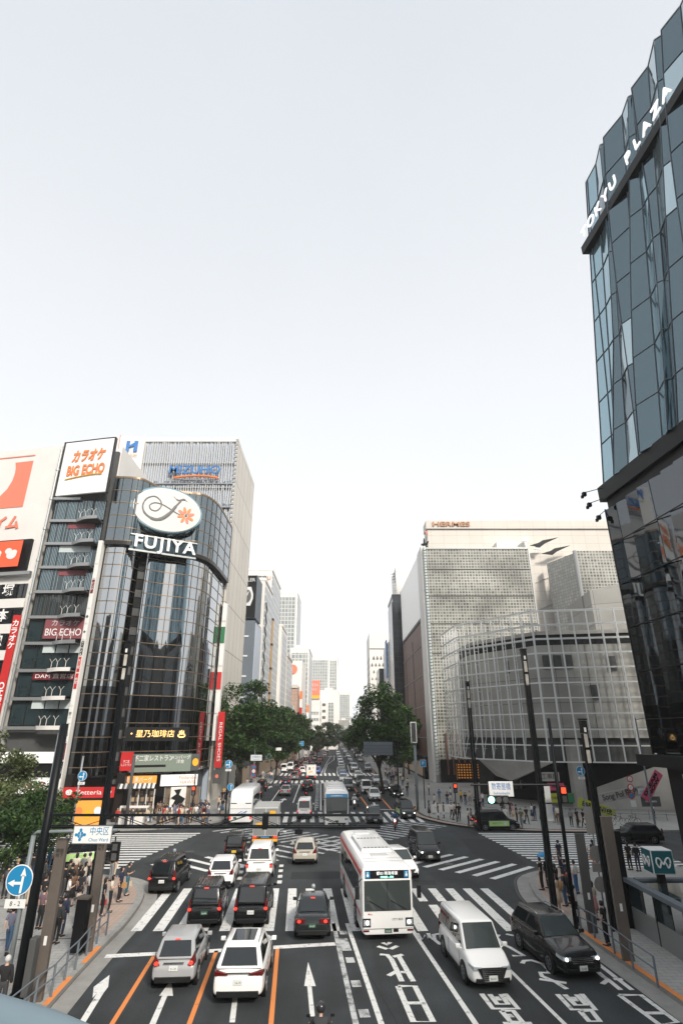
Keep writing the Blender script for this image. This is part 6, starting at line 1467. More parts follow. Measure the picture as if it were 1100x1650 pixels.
H2 = tower('glass_block_annex', 'lower glass block annex with grey louvres beside the stone wall')
part('front', 'hermes_block', H2, lambda m: m.box(48.2, 62, 108, 108.4, 10, 44))
part('flank', 'hermes_side', H2, lambda m: m.prism([(45.2, 116), (48.2, 108.2), (48.8, 108.4), (46, 117)], 10, 43.6))
part('corner_frame', 'steel', H2, lambda m: m.tube([(48.2, 108, 10), (48.2, 108, 44)], .4, 8))
part('body', 'conc', H2, lambda m: m.box(49, 62, 108.5, 118, 10, 43.7))
G2 = tower('concrete_hall', 'plain grey concrete block rising behind the lattice')
part('wall', 'conc_panel', G2, lambda m: m.prism([(41.6, 90), (60, 82), (60, 100), (43, 104)], 0, 31.2), )
part('roof', 'conc', G2, lambda m: m.loft([[(41.6, 90, 31.2), (60, 82, 31.2), (60, 100, 31.2), (43, 104, 31.2)], [(42.6, 91, 31.5), (60, 83, 34.5), (60, 100, 34.5), (43.5, 103, 31.6)]]), recalc=True)
# entrance glow
sgn('glowing_entrance', 'orange lit lattice entrance at the foot of the glass blocks', (22.6, 108, 2.6), 4.0, 2.6, 'lit_amber', None)
o = bpy.context.scene.objects['glowing_entrance']; part('lattice', 'black', o, lambda m: ([m.box(-2.0, 2.0, -.06, -.01, -1.3+k*.42, -1.10+k*.42) for k in range(7)], [m.box(-2.0+k*.5, -1.78+k*.5, -.09, -.06, -1.3, 1.3) for k in range(9)]))
part('orange_screen', 'brown_tile', H_, lambda m: [m.box(20.5+k*1.1, 20.8+k*1.1, 116.6, 116.9, 1.5, 9) for k in range(5)])
part('street_front', 'black', H_, lambda m: m.box(19.2, 41.8, 116.7, 116.95, 0, 4.2))
# horseman and kites on the roof
r = empty('rooftop_statue', (18.9, 118.5, 47.8)); tag(r, 'small dark horseman statue holding a flag on the roof corner', 'statue')
m = MB(); m.tube([(-.7, 0, 1.0), (0, 0, 1.15), (.6, 0, 1.35), (.9, 0, 1.9)], [.3, .35, .3, .18], 8)
for x0, x1 in ((-.6, -.8), (-.5, -.3), (.5, .8), (.4, .4)): m.tube([(x0, 0, 1.0), (x1, 0, 0)], [.14, .07], 6)
m.tube([(0, 0, 1.3), (0, 0, 2.2)], [.22, .2], 8); m.tube([(0, 0, 2.3), (.0, 0, 2.6)], [.15, .13], 8); m.build('horse_and_rider', 'dark_bronze', r)
m = MB(); m.tube([(.3, 0, 1.8), (.9, 0, 4.2)], .05, 5); m.build('staff', 'dark_bronze', r); m = MB(); m.slab([(.9, 0, 4.2), (1.0, 0, 3.2), (.2, 0, 4.6)], .05); m.build('flag', 'salmon', r)
for lab, cx, cz in (('black winged sculpture hung high on the stone wall', 45.4, 48.3), ('black triangular sculpture just under the winged one', 47.8, 46.4)):
    r = empty('wall_sculpture', (cx, 116.6, cz)); tag(r, lab, 'sculpture')
    m = MB()
    if 'winged' in lab: m.slab([(-3.2, 0, -.3), (-.8, 0, -.6), (.3, 0, .2), (3.4, 0, 1.6), (1.4, 0, 1.2), (-.2, 0, .9), (-1.2, 0, .3)], .3)
    else: m.slab([(-2, 0, -.6), (1.2, 0, -.3), (.4, 0, .2)], .3); m.slab([(.6, -.1, -.1), (1.4, -.1, 1.2), (1.3, -.1, -.2)], .3)
    m.build('wing', 'black', r)
    if 'winged' in lab: m = MB(); m.slab([(-5, 0, .9), (-3.4, 0, 2.1), (-3.1, 0, .6)], .3); m.build('pale_wing', 'white', r)
# ---------- brown tiled building with blank screen
r = tower('brown_tiled_building', 'brown tiled building with a huge blank white screen on its flank')
part('wall', 'brown_tile', r, lambda m: m.prism([(18.4, 124.5), (17.9, 162), (30, 162), (30, 124.5)], 0, 33))
part('wall', 'brown_tile', r, lambda m: m.box(20, 30, 124.5, 162, 33, 48))
part('groove', 'black', r, lambda m: (m.box(18.1, 18.3, 142, 143.2, 0, 30.5), m.box(18.1, 18.4, 125.0, 126, 0, 33), m.box(17.95, 18.2, 156, 157.5, 0, 28)))
part('string_course', 'conc', r, lambda m: [m.prism([(18.28, 124.5), (17.78, 162), (17.9, 162), (18.4, 124.5)], z, z+.15) for z in (8, 14.5, 21, 27.5)])
part('screen', 'lit_white', r, lambda m: m.prism([(18.3, 125), (17.8, 161.5), (18.6, 161.5), (19.2, 125)], 33.6, 48.5))
part('screen_base', 'black', r, lambda m: m.prism([(18.2, 124.8), (17.7, 162), (18.6, 162), (19.2, 124.8)], 32.9, 33.6))
part('pipe', 'gold', r, lambda m: m.tube([(18.2, 124.6, 0), (18.2, 124.6, 48)], .15, 6))
# ---------- helper for the street walls that fade away
OG = 'office blocks along the far avenue'
def block(label, x0, x1, y0, y1, h, wall, front=None, side=None, floors=0, fz=3.4, roof=True, cat='building', group=OG, win='far_glass', sidex=None, margin=.12):
    r = tower('office_block', label, cat, group)
    part('wall', wall, r, lambda m: m.box(x0, x1, y0, y1, 0, h))
    if front: part('curtain_wall', front, r, lambda m: m.box(x0+(x1-x0)*margin, x1-(x1-x0)*margin, y0-.25, y0, 5, h-1.5))
    if side: sx = sidex if sidex is not None else (x1 if x0 < 0 else x0); part('flank_curtain_wall', side, r, lambda m: m.box(min(sx-.2, sx+.2), max(sx-.2, sx+.2), y0+.8, y1-.8, 5, h-1.5))
    for k in range(floors):
        z = 5+k*fz
        if z+2 > h: break
        m = MB(); m.box(x0+(x1-x0)*margin, x1-(x1-x0)*margin, y0-.12, y0+.02, z, z+1.6); sx = x1 if x0 < 0 else x0
        m.box(min(sx-.1, sx+.12), max(sx-.1, sx+.12), y0+1, y1-1, z, z+1.6); m.build('window_band', win, r)
    if roof:
        part('roof_plant', 'white_wall', r, lambda m: m.box(x0+(x1-x0)*.25, x0+(x1-x0)*.7, y0+1.5, y0+(y1-y0)*.6, h, h+2.2))
        part('parapet', wall, r, lambda m: (m.box(x0-.1, x1+.1, y0-.1, y0+.25, h, h+.7), m.box((x1 if x0 < 0 else x0)-.2, (x1 if x0 < 0 else x0)+.2, y0+.26, y1, h, h+.7)))
    return r
# west side, receding
r = block('slate blue blank-faced building with small slit vents', -30, -18.6, 118, 127, 31.5, 'slate_wall', roof=False)
for k in range(6): part('vent', 'plate_white', r, lambda m: m.box(-20.9, -19.8, 117.9, 118.02, 28-k*4.1, 28.3-k*4.1))
part('flank_panel', 'cloud_panel', r, lambda m: m.box(-18.7, -18.4, 118.6, 127, 4, 31))
r = empty('watch_billboard', (0, 0, 0)); tag(r, 'black rooftop billboard with a white barrel-shaped watch dial', 'billboard')
part('box', 'slate_wall', r, lambda m: m.box(-29, -18.8, 119, 127, 32.3, 41.8)); part('face', 'black', r, lambda m: m.box(-29, -18.9, 118.9, 119, 32.4, 41.7))
m = MB(); m.slab([(-22.6, 118.85, 34.9), (-20.0, 118.85, 34.9), (-19.5, 118.85, 36.5), (-19.5, 118.85, 37.5), (-20.0, 118.85, 39.1), (-22.6, 118.85, 39.1)], .08); dl = m.build('dial', 'plate_white', r, recalc=True)
m = MB(); m.disc((-20.9, 118.7, 37), 1.0, 'y', .04, 20, 1.5); m.build('dial_ring', 'grey_paint', dl); m = MB(); m.bar((-20.9, 118.66, 37), (-20.5, 118.66, 38), .14); m.bar((-20.9, 118.66, 37), (-21.3, 118.66, 36.4), .14); m.build('hand', 'white', dl)
text('MULLER', .8, 'white', r, (-21.2, 118.85, 40.7), depth=.02)
r = block('pale grey narrow block with an open steel stair frame', -27, -18.3, 128, 143, 43, 'white_wall', None, 'far_glass_side')
part('stair_frame', 'grey_paint', r, lambda m: [m.bar((-18.0, 129.5+(k % 2)*2.5, 8+k*1.5), (-18.0, 132-(k % 2)*2.5, 9.5+k*1.5), .22) for k in range(20)])
r = block('tall white block with gold department store lettering at its top', -27.5, -19.6, 150, 172, 51.7, 'white_wall', 'far_glass', 'far_glass_side', margin=.2)
text('TAKANOBU', 1.1, 'bronze_letter', r, (-24, 149.8, 49.5), depth=.1, name='roof_lettering')
r = tag(empty('blade_sign'), 'very tall thin brown blade sign above the first trees', 'sign')
part('panel', 'gold', r, lambda m: m.box(-18.9, -17.9, 144, 145.4, 8, 36.6)); part('bracket', 'dark_bronze', r, lambda m: [m.box(-19.3, -17.8, 143.9, 145.5, z, z+.5) for z in (12, 18, 24, 30, 36.5)])
block('white narrow block behind the brown blade sign', -25, -18.6, 172, 188, 40, 'white_wall', 'far_glass', 'far_glass_side', margin=.2)
block('cream block with a dark vertical slot', -24.8, -18.2, 189, 208, 33, 'cream_panel', 'far_glass', 'far_glass_side')
block('tall pale tower with horizontal bands rising above the avenue', -33.8, -21.4, 262, 285, 72, 'white_wall', 'far_glass', 'far_glass_side', margin=.06)
r = block('salmon circle building with white blank gable above the brick arch', -22.4, -15.6, 224, 250, 35.7, 'white_wall', roof=False)
m = MB(); m.disc((-19.2, 223.7, 32.4), 1.75, 'y', .3, 24); m.build('circle_emblem', 'salmon', r)
r = block('brick building with a tall arched window', -22.2, -16.4, 214, 223, 25.5, 'brick_arch', roof=False)
part('cornice', 'cream_panel', r, lambda m: m.box(-22.5, -16.2, 213.6, 214, 24.6, 25.8)); part('arch_window', 'far_glass', r, lambda m: m.prism([(-20.8, 213.8), (-17.6, 213.8), (-17.6, 214), (-20.8, 214)], 3, 17)); m = MB(); m.disc((-19.2, 213.9, 17), 1.9, 'y', .3, 24, 2.2); m.build('arch_head', 'far_glass', r)
for i, (x, z) in enumerate(((-15.6, 24), (-14.4, 20))):
    r = tag(empty('vertical_banner'), ('tall white and red shop banner beside the brick arch', 'second shorter red shop banner down the avenue')[i], 'banner'); part('red_panel', 'sign_red', r, lambda m: m.box(x-.5, x+.5, 222+i*26, 222.3+i*26, z-15, z-6)); part('white_panel', 'white', r, lambda m: m.box(x-.5, x+.5, 222+i*26, 222.3+i*26, z-5.9, z-3)); part('top_panel', 'letter_orange', r, lambda m: m.box(x-.5, x+.5, 222+i*26, 222.3+i*26, z-2.9, z))
block('glass topped block behind the salmon circle gable', -23, -14.6, 252, 280, 44, 'white_wall', 'far_glass', 'far_glass_side', margin=.06)
r = block('white balconied block carrying an orange poster', -18.6, -12.2, 330, 350, 27, 'white_wall', None, None, floors=5, roof=False)
r = tag(empty('orange_poster_board'), 'orange rooftop poster with pale brush strokes and yellow foot', 'billboard'); part('panel', 'salmon', r, lambda m: m.box(-18.8, -12.4, 329, 330, 27.3, 37.2)); part('foot_strip', 'yellow', r, lambda m: m.box(-18.8, -12.4, 328.9, 329, 27.3, 29)); text('SEIN\nvan', 1.6, 'blind', r, (-15.6, 328.9, 33.4), depth=.05)
block('grey gridded department store far down the avenue', -21, -8, 380, 420, 56, 'white_wall', 'far_glass', None, margin=.08); block('pale slim tower beside the gridded store', -9, -2.6, 385, 420, 56.5, 'white_wall', 'far_glass', None, floors=0)
r = block('white block with a tall grey glass slot', -13, -2, 350, 375, 32.5, 'white_wall', None, None, floors=0); part('glass_slot', 'far_glass', r, lambda m: m.box(-8, -4.6, 349.8, 350, 4, 26)); part('window_row', 'grey_paint', r, lambda m: [m.box(-11.6, -9.6, 349.85, 350, 6+k*3.6, 7.6+k*3.6) for k in range(6)])
block('low grey office closing the avenue', -2.0, 5, 430, 450, 17, 'conc', None, None, floors=4); block('hazy tall slab closing the avenue', -3, 9, 560, 590, 45, 'white_wall', 'far_glass', None); block('tiny pale block at the vanishing end of the avenue', 4, 14, 470, 500, 14, 'white_wall', None, None, floors=3)
block('cream low block at the avenue end', 9, 22, 380, 420, 16, 'cream_panel', None, None, floors=3)
# east side, receding
r = block('dark gridded office slab with white fins on its roof', 15.7, 27, 166, 182, 48, 'dark_grid', None, 'dark_grid_side'); part('roof_screen', 'white_wall', r, lambda m: m.box(17.2, 27, 168, 182, 48.6, 58)); 
for k in range(7): part('roof_fin', 'steel', r, lambda m: m.slab([(15.9, 167+k*.8, 50+k*1.1), (17.2, 167+k*.8, 50+k*1.1), (17.2, 167+k*.8, 50.5+k*1.1)], .3))
part('roof_frame', 'steel', r, lambda m: [m.bar((16+k*.4, 166.3, 48), (16+k*.4, 166.3, 53-k*.3), .1) for k in range(8)])
r = block('pale building with a blue vertical sign', 15.4, 24, 184, 205, 37, 'white_wall', 'far_glass', 'far_glass_side', roof=False); m = MB(); m.box(14.9, 15.2, 186, 191, 26, 38); m.build('blue_sign', 'letter_blue', r); m = MB(); m.box(14.9, 15.2, 186, 191, 17, 22); m.build('blue_sign', 'letter_blue', r)
r = block('white building pierced by rows of drop-shaped openings', 11.6, 20, 232, 255, 48, 'white_wall', roof=False, group='office blocks along the far avenue')
for i in range(10):
    for k in range(5):
        m = MB(); cx = 12.6+k*1.5+.7*(i % 2); cz = 13+i*2.7; s_ = .22+.05*max(0, i-4); m.slab([(cx, 231.95, cz+s_*3.0), (cx-s_, 231.95, cz), (cx, 231.95, cz-s_*.8), (cx+s_, 231.95, cz)], .1); m.build('drop_opening', 'grey_paint', r)
for i in range(10):
    for k in range(5):
        m = MB(); cy = 234+k*4; cz = 13+i*2.7; m.slab([(11.55, cy, cz+1.2), (11.55, cy-.5, cz), (11.55, cy, cz-.4), (11.55, cy+.5, cz)], .1); m.build('drop_opening', 'grey_paint', r)
part('upper_rail', 'grey_paint', r, lambda m: m.box(11.5, 20, 231.85, 231.95, 41.3, 41.6)); part('dark_screen', 'black', r, lambda m: m.box(11.4, 16, 231.5, 231.9, 7, 12))
r = block('slim green glass block beside the pierced building', 13.8, 17, 208, 224, 31, 'dark_grid', None, None, roof=False)
block('white far block on the east side', 11, 20, 262, 300, 26, 'white_wall', 'far_glass', 'far_glass_side')
block('far beige block on the east side', 10, 20, 310, 360, 18, 'cream_panel', None, None, floors=3)
# low shop storeys lining both pavements under the trees
for i, (y0, y1, lab) in enumerate(((104, 116, 'dark shop base beyond the bank tower'), (127.5, 149, 'lit shop base under the stair frame block'), (150, 213, 'row shop base beneath the department store'))):
    x1 = -17.6; r = tower('shop_building', lab, 'building', 'shop bases'); part('wall', 'conc_dark', r, lambda m: m.box(-28, x1, y0, y1, 0, 4.6 if i else 8)); part('shop_window', 'shop_goods', r, lambda m: m.box(x1-3.6, x1-.4, y0-.1, y0, .3, 3.6)); part('flank_shop_window', 'shop_glow', r, lambda m: m.box(x1, x1+.08, y0+1, y1-1, .5, 3.2))
r = tower('shop_building', 'dark glass shop base under the brown tiled building', 'building', 'shop bases'); part('wall', 'black', r, lambda m: m.box(17.2, 20, 125, 165, 0, 4.4)); part('flank_shop_window', 'shop_glow', r, lambda m: m.box(17.1, 17.2, 126, 163, .6, 3.2))
# ---------- faceted glass tower close by on the east
T = tower('faceted_glass_tower', 'huge faceted blue glass department tower close on the east side')
def fx(Y): return 23.6+.085*(45-Y)
def north(z): return 45-(z-28.7)*.228 if z > 28.7 else 45
part('lower_core', 'black', T, lambda m: m.prism([(24.6, 44.4), (28.5, 2), (60, 2), (60, 44.4)], 7, 28))
part('upper_core', 'conc_dark', T, lambda m: m.loft([[(25.2, 43.6, 30), (28.6, 2, 30), (55, 2, 30), (55, 43.6, 30)], [(25.4, 38.0, 56), (28.6, 2, 56), (55, 2, 56), (55, 38.0, 56)]]))
# upper facets: tall kites of glass that swap width from storey to storey
pl_w = 2.05; NP = 19; levels = [29.6, 33.4, 37.3, 41.2, 45.1, 49.0, 52.6, 55.9, 59.6]
def fp(k, ridge, z):
    """corner of pleat k: ridge 0 = valley on the wall line, 1 = ridge standing out of it, which wanders along the height"""
    t = (z-29)*.095; q = k+(.5+.36*math.cos((z-29)*.103+(k % 2)*math.pi+.5*math.sin(k*1.3)) if ridge else .12*math.sin(t*.6+k*2.1)*(k > 0))
    y = north(z)-q*pl_w; return (fx(y)-(.62*(.25+.75*abs(math.cos(.055*(z-29)+k*.9))) if ridge and k else 0), y, z)
for k in range(NP):
    for ridge in (0, 1):
        m = MB()
        for z0, z1 in zip(levels, levels[1:]):
            A = (k, ridge) if True else 0; Bq = (k, 1) if ridge == 0 else (k+1, 0)
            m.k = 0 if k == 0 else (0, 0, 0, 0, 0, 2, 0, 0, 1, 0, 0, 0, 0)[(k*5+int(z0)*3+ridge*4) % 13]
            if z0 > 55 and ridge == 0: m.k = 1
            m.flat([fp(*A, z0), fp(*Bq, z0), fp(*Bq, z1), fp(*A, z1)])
        m.build('glass_pleat', ('fritted' if k % 3 != 2 else 'fritted_pale') if not ridge else ('fritted_dark' if k else 'fritted'), T) if False else m.build('glass_pleat', [('fritted' if k % 3 != 2 else 'fritted_pale') if not ridge else ('fritted_dark' if k else 'fritted'), 'tower_sky_tint', 'fritted_dark'], T)  # turned pleat sides get a darker copy, shading put into the tint
def lift(p, d=.035): return (p[0]-d, p[1], p[2])
def seams(m):
    for z in levels[1:-1]:
        P = [lift(fp(k, r_, z)) for k in range(NP) for r_ in (0, 1)]
        for i, (a, b) in enumerate(zip(P, P[1:])): m.bar(a, b, .06)
    for k in range(NP):
        for r_ in (0, 1):
            pts = [lift(fp(k, r_, z)) for z in levels]
            for a, b in zip(pts, pts[1:]): m.bar(a, b, .05)
part('glazing_seam', 'slate_wall', T, seams)
part('roof_edge', 'steel', T, lambda m: [m.bar(a, b, .1) for P in [[fp(k, r_, 59.62) for k in range(NP) for r_ in (0, 1)]] for a, b in zip(P, P[1:])])
part('belt', 'black', T, lambda m: (m.prism([(23.3, 45.4), (27.0, 2), (28.2, 2), (25.0, 45.4)], 28.3, 29.7), m.prism([(23.7, 44.9), (27.4, 2), (28.2, 2), (25.0, 44.9)], 27.4, 28.3)))
part('sign_notch', 'black', T, lambda m: m.prism([(fx(39.6)-.62, 39.9), (fx(5)-.62, 5), (fx(5)+.6, 5), (fx(39.6)+.6, 39.9)], 52.2, 53.1))
part('north_face', 'fritted', T, lambda m: m.slab([(23.75, 44.85, 29.7), (55, 44.85, 29.7), (55, 38.1, 59.4), (24.2, 38.1, 59.4)], .1))
# lattice steel seen within the glass of the upper part
r = empty('tower_name_sign', (0, 0, 0)); tag(r, 'white TOKYU PLAZA letters along the dark notch of the glass tower', 'sign')
word = 'TOKYU PLAZA'; yy = 38.6
for ch in word:
    if ch != ' ':
        text(ch, 1.1, 'letter_glow', r, (fx(yy)-.85, yy, 53.6), (math.pi/2, 0, -math.pi/2+.085), depth=.12, bold=.015, name='letter')  # emission makes up for the sun these shaded letters lack
    yy -= 1.25 if ch != ' ' else 1.1
# lower facade: dark reflecting pleats
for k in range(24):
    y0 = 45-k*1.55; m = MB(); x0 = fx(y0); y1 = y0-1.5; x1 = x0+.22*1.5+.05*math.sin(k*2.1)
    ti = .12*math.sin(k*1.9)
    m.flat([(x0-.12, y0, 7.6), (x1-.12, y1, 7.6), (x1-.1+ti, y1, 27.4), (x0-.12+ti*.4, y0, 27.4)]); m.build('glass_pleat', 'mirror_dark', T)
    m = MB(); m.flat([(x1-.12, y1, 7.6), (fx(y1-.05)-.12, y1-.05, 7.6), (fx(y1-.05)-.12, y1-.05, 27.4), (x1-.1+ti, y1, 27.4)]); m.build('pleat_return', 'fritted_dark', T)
part('lower_seam', 'black', T, lambda m: [m.bar((fx(45)-.2, 45, z), (fx(8)-.2, 8, z), .07) for z in (10, 13.5, 17, 20.6, 24.1)]+[m.bar((fx(45.1)-.1, 45.1, 7.5), (fx(45.1)-.1, 45.1, 27.5), .1)])
part('lower_north_face', 'mirror_dark', T, lambda m: m.box(23.8, 60, 45, 45.1, 7.4, 27.4))
part('canopy', 'black', T, lambda m: m.prism([(22.6, 46), (26.4, 2), (60, 2), (60, 46)], 6.7, 7.5))
part('base', 'black', T, lambda m: m.prism([(24.0, 44.5), (27.7, 2), (60, 2), (60, 44.5)], 0, 6.7))
part('base_window', 'office_glass', T, lambda m: [m.slab([(fx(y)-.0+.25, y, .8), (fx(y-2.2)+.25, y-2.2, .8), (fx(y-2.2)+.25, y-2.2, 4.8), (fx(y)+.25, y, 4.8)], .05) for y in (43, 39.5, 36, 32.5, 29, 25.5)])
part('base_panel', 'white_wall', T, lambda m: [m.slab([(fx(y)+.15, y, 5.0), (fx(y-1.5)+.15, y-1.5, 5.0), (fx(y-1.5)+.15, y-1.5, 6.3), (fx(y)+.15, y, 6.3)], .06) for y in (42.5, 38.8, 35)]+[m.slab([(fx(y)+.1, y, .15), (fx(y-.8)+.1, y-.8, .15), (fx(y-.8)+.1, y-.8, 4.4), (fx(y)+.1, y, 4.4)], .06) for y in (40.2, 37, 34, 30)])
for i, (z, l) in enumerate(((28.9, 3.4), (28.0, 2.6), (26.9, 1.2))):
    m = MB(); m.tube([(23.5, 44.6+i*.3, z+.5), (23.5-l*.55, 44.6+i*.3, z)], .035, 6); a = m.build('lamp_arm', 'black', T); m = MB(); m.cbox((23.5-l*.55, 44.6+i*.3, z-.15), (.32, .3, .35)); m.cbox((23.5-l*.55-.2, 44.6+i*.3, z-.4), (.2, .2, .25)); m.build('floodlight', 'black', a)
# ---------- unseen blocks added behind the viewer, for reflections and shade on the street
block('unseen tall block added behind the viewpoint on the west', -46, -22, -75, -8, 36, 'conc_dark', 'curtain', 'dark_grid_side', group='unseen added blocks behind the viewpoint', floors=0)
block('unseen dark block added behind the viewpoint on the east', 26, 62, -75, -2, 32, 'conc_dark', 'curtain', None, group='unseen added blocks behind the viewpoint')
block('unseen dark block added across the rear junction', -95, -60, -30, 30, 34, 'conc_dark', None, 'dark_grid_side', group='unseen added blocks behind the viewpoint')
# ================================================================== TREES
def leafcloud(clumps, n_per, size, rr, squash=.75):
    m = MB()
    for (c, r) in clumps:
        for _ in range(n_per):
            while True:
                p = Vector((rr.uniform(-1, 1), rr.uniform(-1, 1), rr.uniform(-1, 1)))
                if .25 < p.length < 1: break
            q = Vector(c)+Vector((p.x*r, p.y*r, p.z*r*squash)); s = size*rr.uniform(.6, 1.3)
            a = Euler((rr.uniform(-.9, .9), rr.uniform(-.9, .9), rr.uniform(0, 6.28))).to_matrix()
            m.add([q+a@Vector(v) for v in ((-s, 0, 0), (-.2*s, -.5*s, .08*s), (s, 0, 0), (.1*s, .5*s, .08*s))], [(0, 1, 2, 3)])
    return m
def tree(label, x, y, h, spread, group='street trees', leaf='leaf', base=2.6, seed=1, n=34, per=150, size=.28, trunkr=.22, z=.15, lean=0):
    rr = random.Random(seed); root = empty('street_tree', (x, y, z)); tag(root, label, 'tree', group)
    m = MB(); P = [(0, 0, -.3)]; cx = cy = 0
    for k in range(1, 6): cx += rr.uniform(-.12, .12)+lean*.3; cy += rr.uniform(-.1, .1); P.append((cx, cy, base*k/4))
    m.tube(P, [trunkr*(1.25-.13*k) for k in range(6)], 9); limbs = []
    top = Vector(P[-1]); clumps = []
    for k in range(8):
        a = k*.785+rr.uniform(-.3, .3); e = rr.uniform(.5, 1.2); L = spread*rr.uniform(.55, .95); st = Vector(P[rr.choice([3, 4, 5])])
        mid = st+Vector((math.cos(a)*L*.4, math.sin(a)*L*.4, (h-base)*.28*e)); end = st+Vector((math.cos(a)*L*.85, math.sin(a)*L*.85, (h-base)*.55*e)); m.tube([st, mid, end], [trunkr*.5, trunkr*.32, trunkr*.1], 6); limbs += [mid, end]
        for j in range(2):
            b = a+rr.uniform(-.9, .9); e2 = mid.lerp(end, .5)+Vector((math.cos(b), math.sin(b), rr.uniform(.3, 1)))*L*.35; m.tube([mid.lerp(end, .4), e2], [trunkr*.2, trunkr*.05], 5); limbs.append(e2)
    m.build('trunk', 'bark', root, smooth=True)
    for k in range(n):
        a = rr.uniform(0, 6.28); f = math.sqrt(rr.random()); zz = rr.uniform(0, 1); prof = math.sin(math.pi*(.18+.72*zz))**.7
        clumps.append(((math.cos(a)*spread*f*prof*.82, math.sin(a)*spread*f*prof*.82, base+(h-base)*(.02+.92*zz)), spread*rr.uniform(.18, .32)))
    for l in limbs: clumps.append((tuple(l), spread*.24))
    leafcloud(clumps, per, size, rr).build('crown', leaf, root)
    return root
def xat(px, Y): return D(px, 1150, Y)[0]
tree('large dense green street tree beside the bank flank', xat(393, 88), 88, 16.4, 5.9, seed=11, n=54, per=170, size=.25, trunkr=.26, base=4.5)
tree('second rounded dark tree behind the large west tree', xat(448, 125), 125, 14.2, 5.2, seed=5, n=42, per=130, size=.34, base=4)
tree('third dark tree further along the west kerb', xat(466, 160), 160, 15.2, 6.0, seed=7, n=40, per=120, size=.38, base=4)
tree('fourth smaller tree along the west kerb', xat(484, 200), 200, 14.4, 5.6, seed=9, n=34, per=100, size=.42, base=4)
tree('light green tree under the orange poster', xat(512, 210), 212, 11.8, 3.4, seed=21, n=22, per=70, size=.45, leaf='leaf_pale')
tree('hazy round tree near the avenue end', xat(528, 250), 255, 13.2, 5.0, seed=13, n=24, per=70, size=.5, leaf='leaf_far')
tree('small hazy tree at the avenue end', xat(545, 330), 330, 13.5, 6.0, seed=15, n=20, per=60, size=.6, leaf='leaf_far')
tree('wide spreading green tree on the east kerb', xat(614, 98), 98, 17.2, 5.8, seed=31, n=48, per=170, size=.26, trunkr=.26, base=4.2, lean=-.3)
tree('dark tree just behind the wide east tree', xat(646, 122), 122, 15.0, 4.2, seed=33, n=30, per=120, size=.34, base=4)
tree('dark rounded tree far down the east kerb', xat(571, 230), 230, 14.2, 5.2, seed=35, n=30, per=90, size=.42, leaf='leaf')
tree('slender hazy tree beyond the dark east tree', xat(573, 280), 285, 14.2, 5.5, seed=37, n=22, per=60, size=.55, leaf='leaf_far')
tree('slim tree between the east shop fronts', xat(655, 140), 140, 11, 3.4, seed=39, n=20, per=80, size=.34)
tree('drooping willow-like tree rising above the west bushes', -27.6, 49, 9.2, 2.5, seed=41, n=20, per=110, size=.17, leaf='leaf_pale', trunkr=.14, base=3.4, group='corner planting')
tree('sparse twiggy tree before the karaoke sign', -23.5, 47, 6.0, 2.8, seed=43, n=20, per=60, size=.13, leaf='leaf_pale', trunkr=.10, base=2.2, group='corner planting')
tree('low leafy tree at the near west corner', -20.2, 42.6, 5.4, 2.8, seed=45, n=26, per=75, size=.14, leaf='leaf', trunkr=.09, base=1.6, group='corner planting')
tree('broad dark bush tree beside the waiting crowd', -22.5, 39.5, 5.0, 3.3, seed=47, n=30, per=120, size=.14, leaf='leaf', trunkr=.10, base=.9, group='corner planting')
# ================================================================== STREET FURNITURE
def mast(name, label, px, py, ztop, r0, mt='pole_black', bands=(), cat='mast', group=None, taper=.8, Y=None):
    x, y = G(px, py, .15); root = empty(name, (x, y, .15)); tag(root, label, cat, group)
    m = MB(); m.tube([(0, 0, 0), (0, 0, ztop)], [r0, r0*taper], 12); m.build('pole', mt, root, smooth=True)
    m = MB(); m.tube([(0, 0, 0), (0, 0, .35)], [r0*1.35, r0*1.35], 12); m.build('foot', mt, root)
    for b in bands:
        m = MB(); m.tube([(0, 0, b), (0, 0, b+.06)], r0*1.15, 12); m.tube([(0, 0, b+.12), (0, 0, b+.18)], r0*1.15, 12); m.tube([(0, 0, b+.24), (0, 0, b+.30)], r0*1.15, 12); m.build('band', 'grey_paint', root)
    return root
mat('lantern', (.46, .44, .40), .4, emit=.02, ecol=(1, .85, .6), var=.35, vscale=2)
def lantern_mast(label, px, py, H, s=1.0, twin=True):
    x, y = G(px, py, .15); root = empty('lantern_mast', (x, y, .15)); tag(root, label, 'street lamp', 'tall lantern masts')
    lo = H-2.9*s
    m = MB(); m.bar((-.13*s, 0, 0), (-.13*s, 0, lo), .17*s, .30*s); m.bar((.13*s, 0, 0), (.13*s, 0, lo), .17*s, .30*s); m.build('shaft', 'pole_black', root)
    m = MB()
    z = 1.0
    while z < lo-.3:
        for k in range(4): m.cbox((0, 0, z+k*.11), (.50*s, .38*s, .035))
        z += 2.6
    m = MB(); m.cbox((0, 0, lo+1.0*s), (.30*s, .30*s, 1.9*s)); l = m.build('lantern', 'lantern', root, bevel=.02)
    m = MB()
    for sx in (-1, 1): m.cbox((sx*.17*s, 0, lo+1.0*s), (.05, .34*s, 2.0*s))
    m.cbox((0, 0, lo+1.0*s), (.36*s, .36*s, .12)); m.build('frame', 'pole_black', l)
    m = MB(); m.cbox((0, 0, lo+2.45*s), (.42*s, .42*s, .85*s)); m.cbox((0, 0, lo+2.95*s), (.5*s, .5*s, .08)); c = m.build('cap', 'black', root)
    m = MB(); m.box(-.08*s, .08*s, -.23*s, -.21*s, lo+2.1*s, lo+2.4*s); m.build('emblem', 'plate_white', c)
    return root
lantern_mast('tall black lantern mast in front of the curved glass tower', 141, 1498, 13.7, .72)
lantern_mast('tall black lantern mast with white notice before the lattice building', 894, 1474, 13.6, .72)
lantern_mast('slimmer lantern mast standing by the far east crossing', 772, 1338, 13.9, .9)
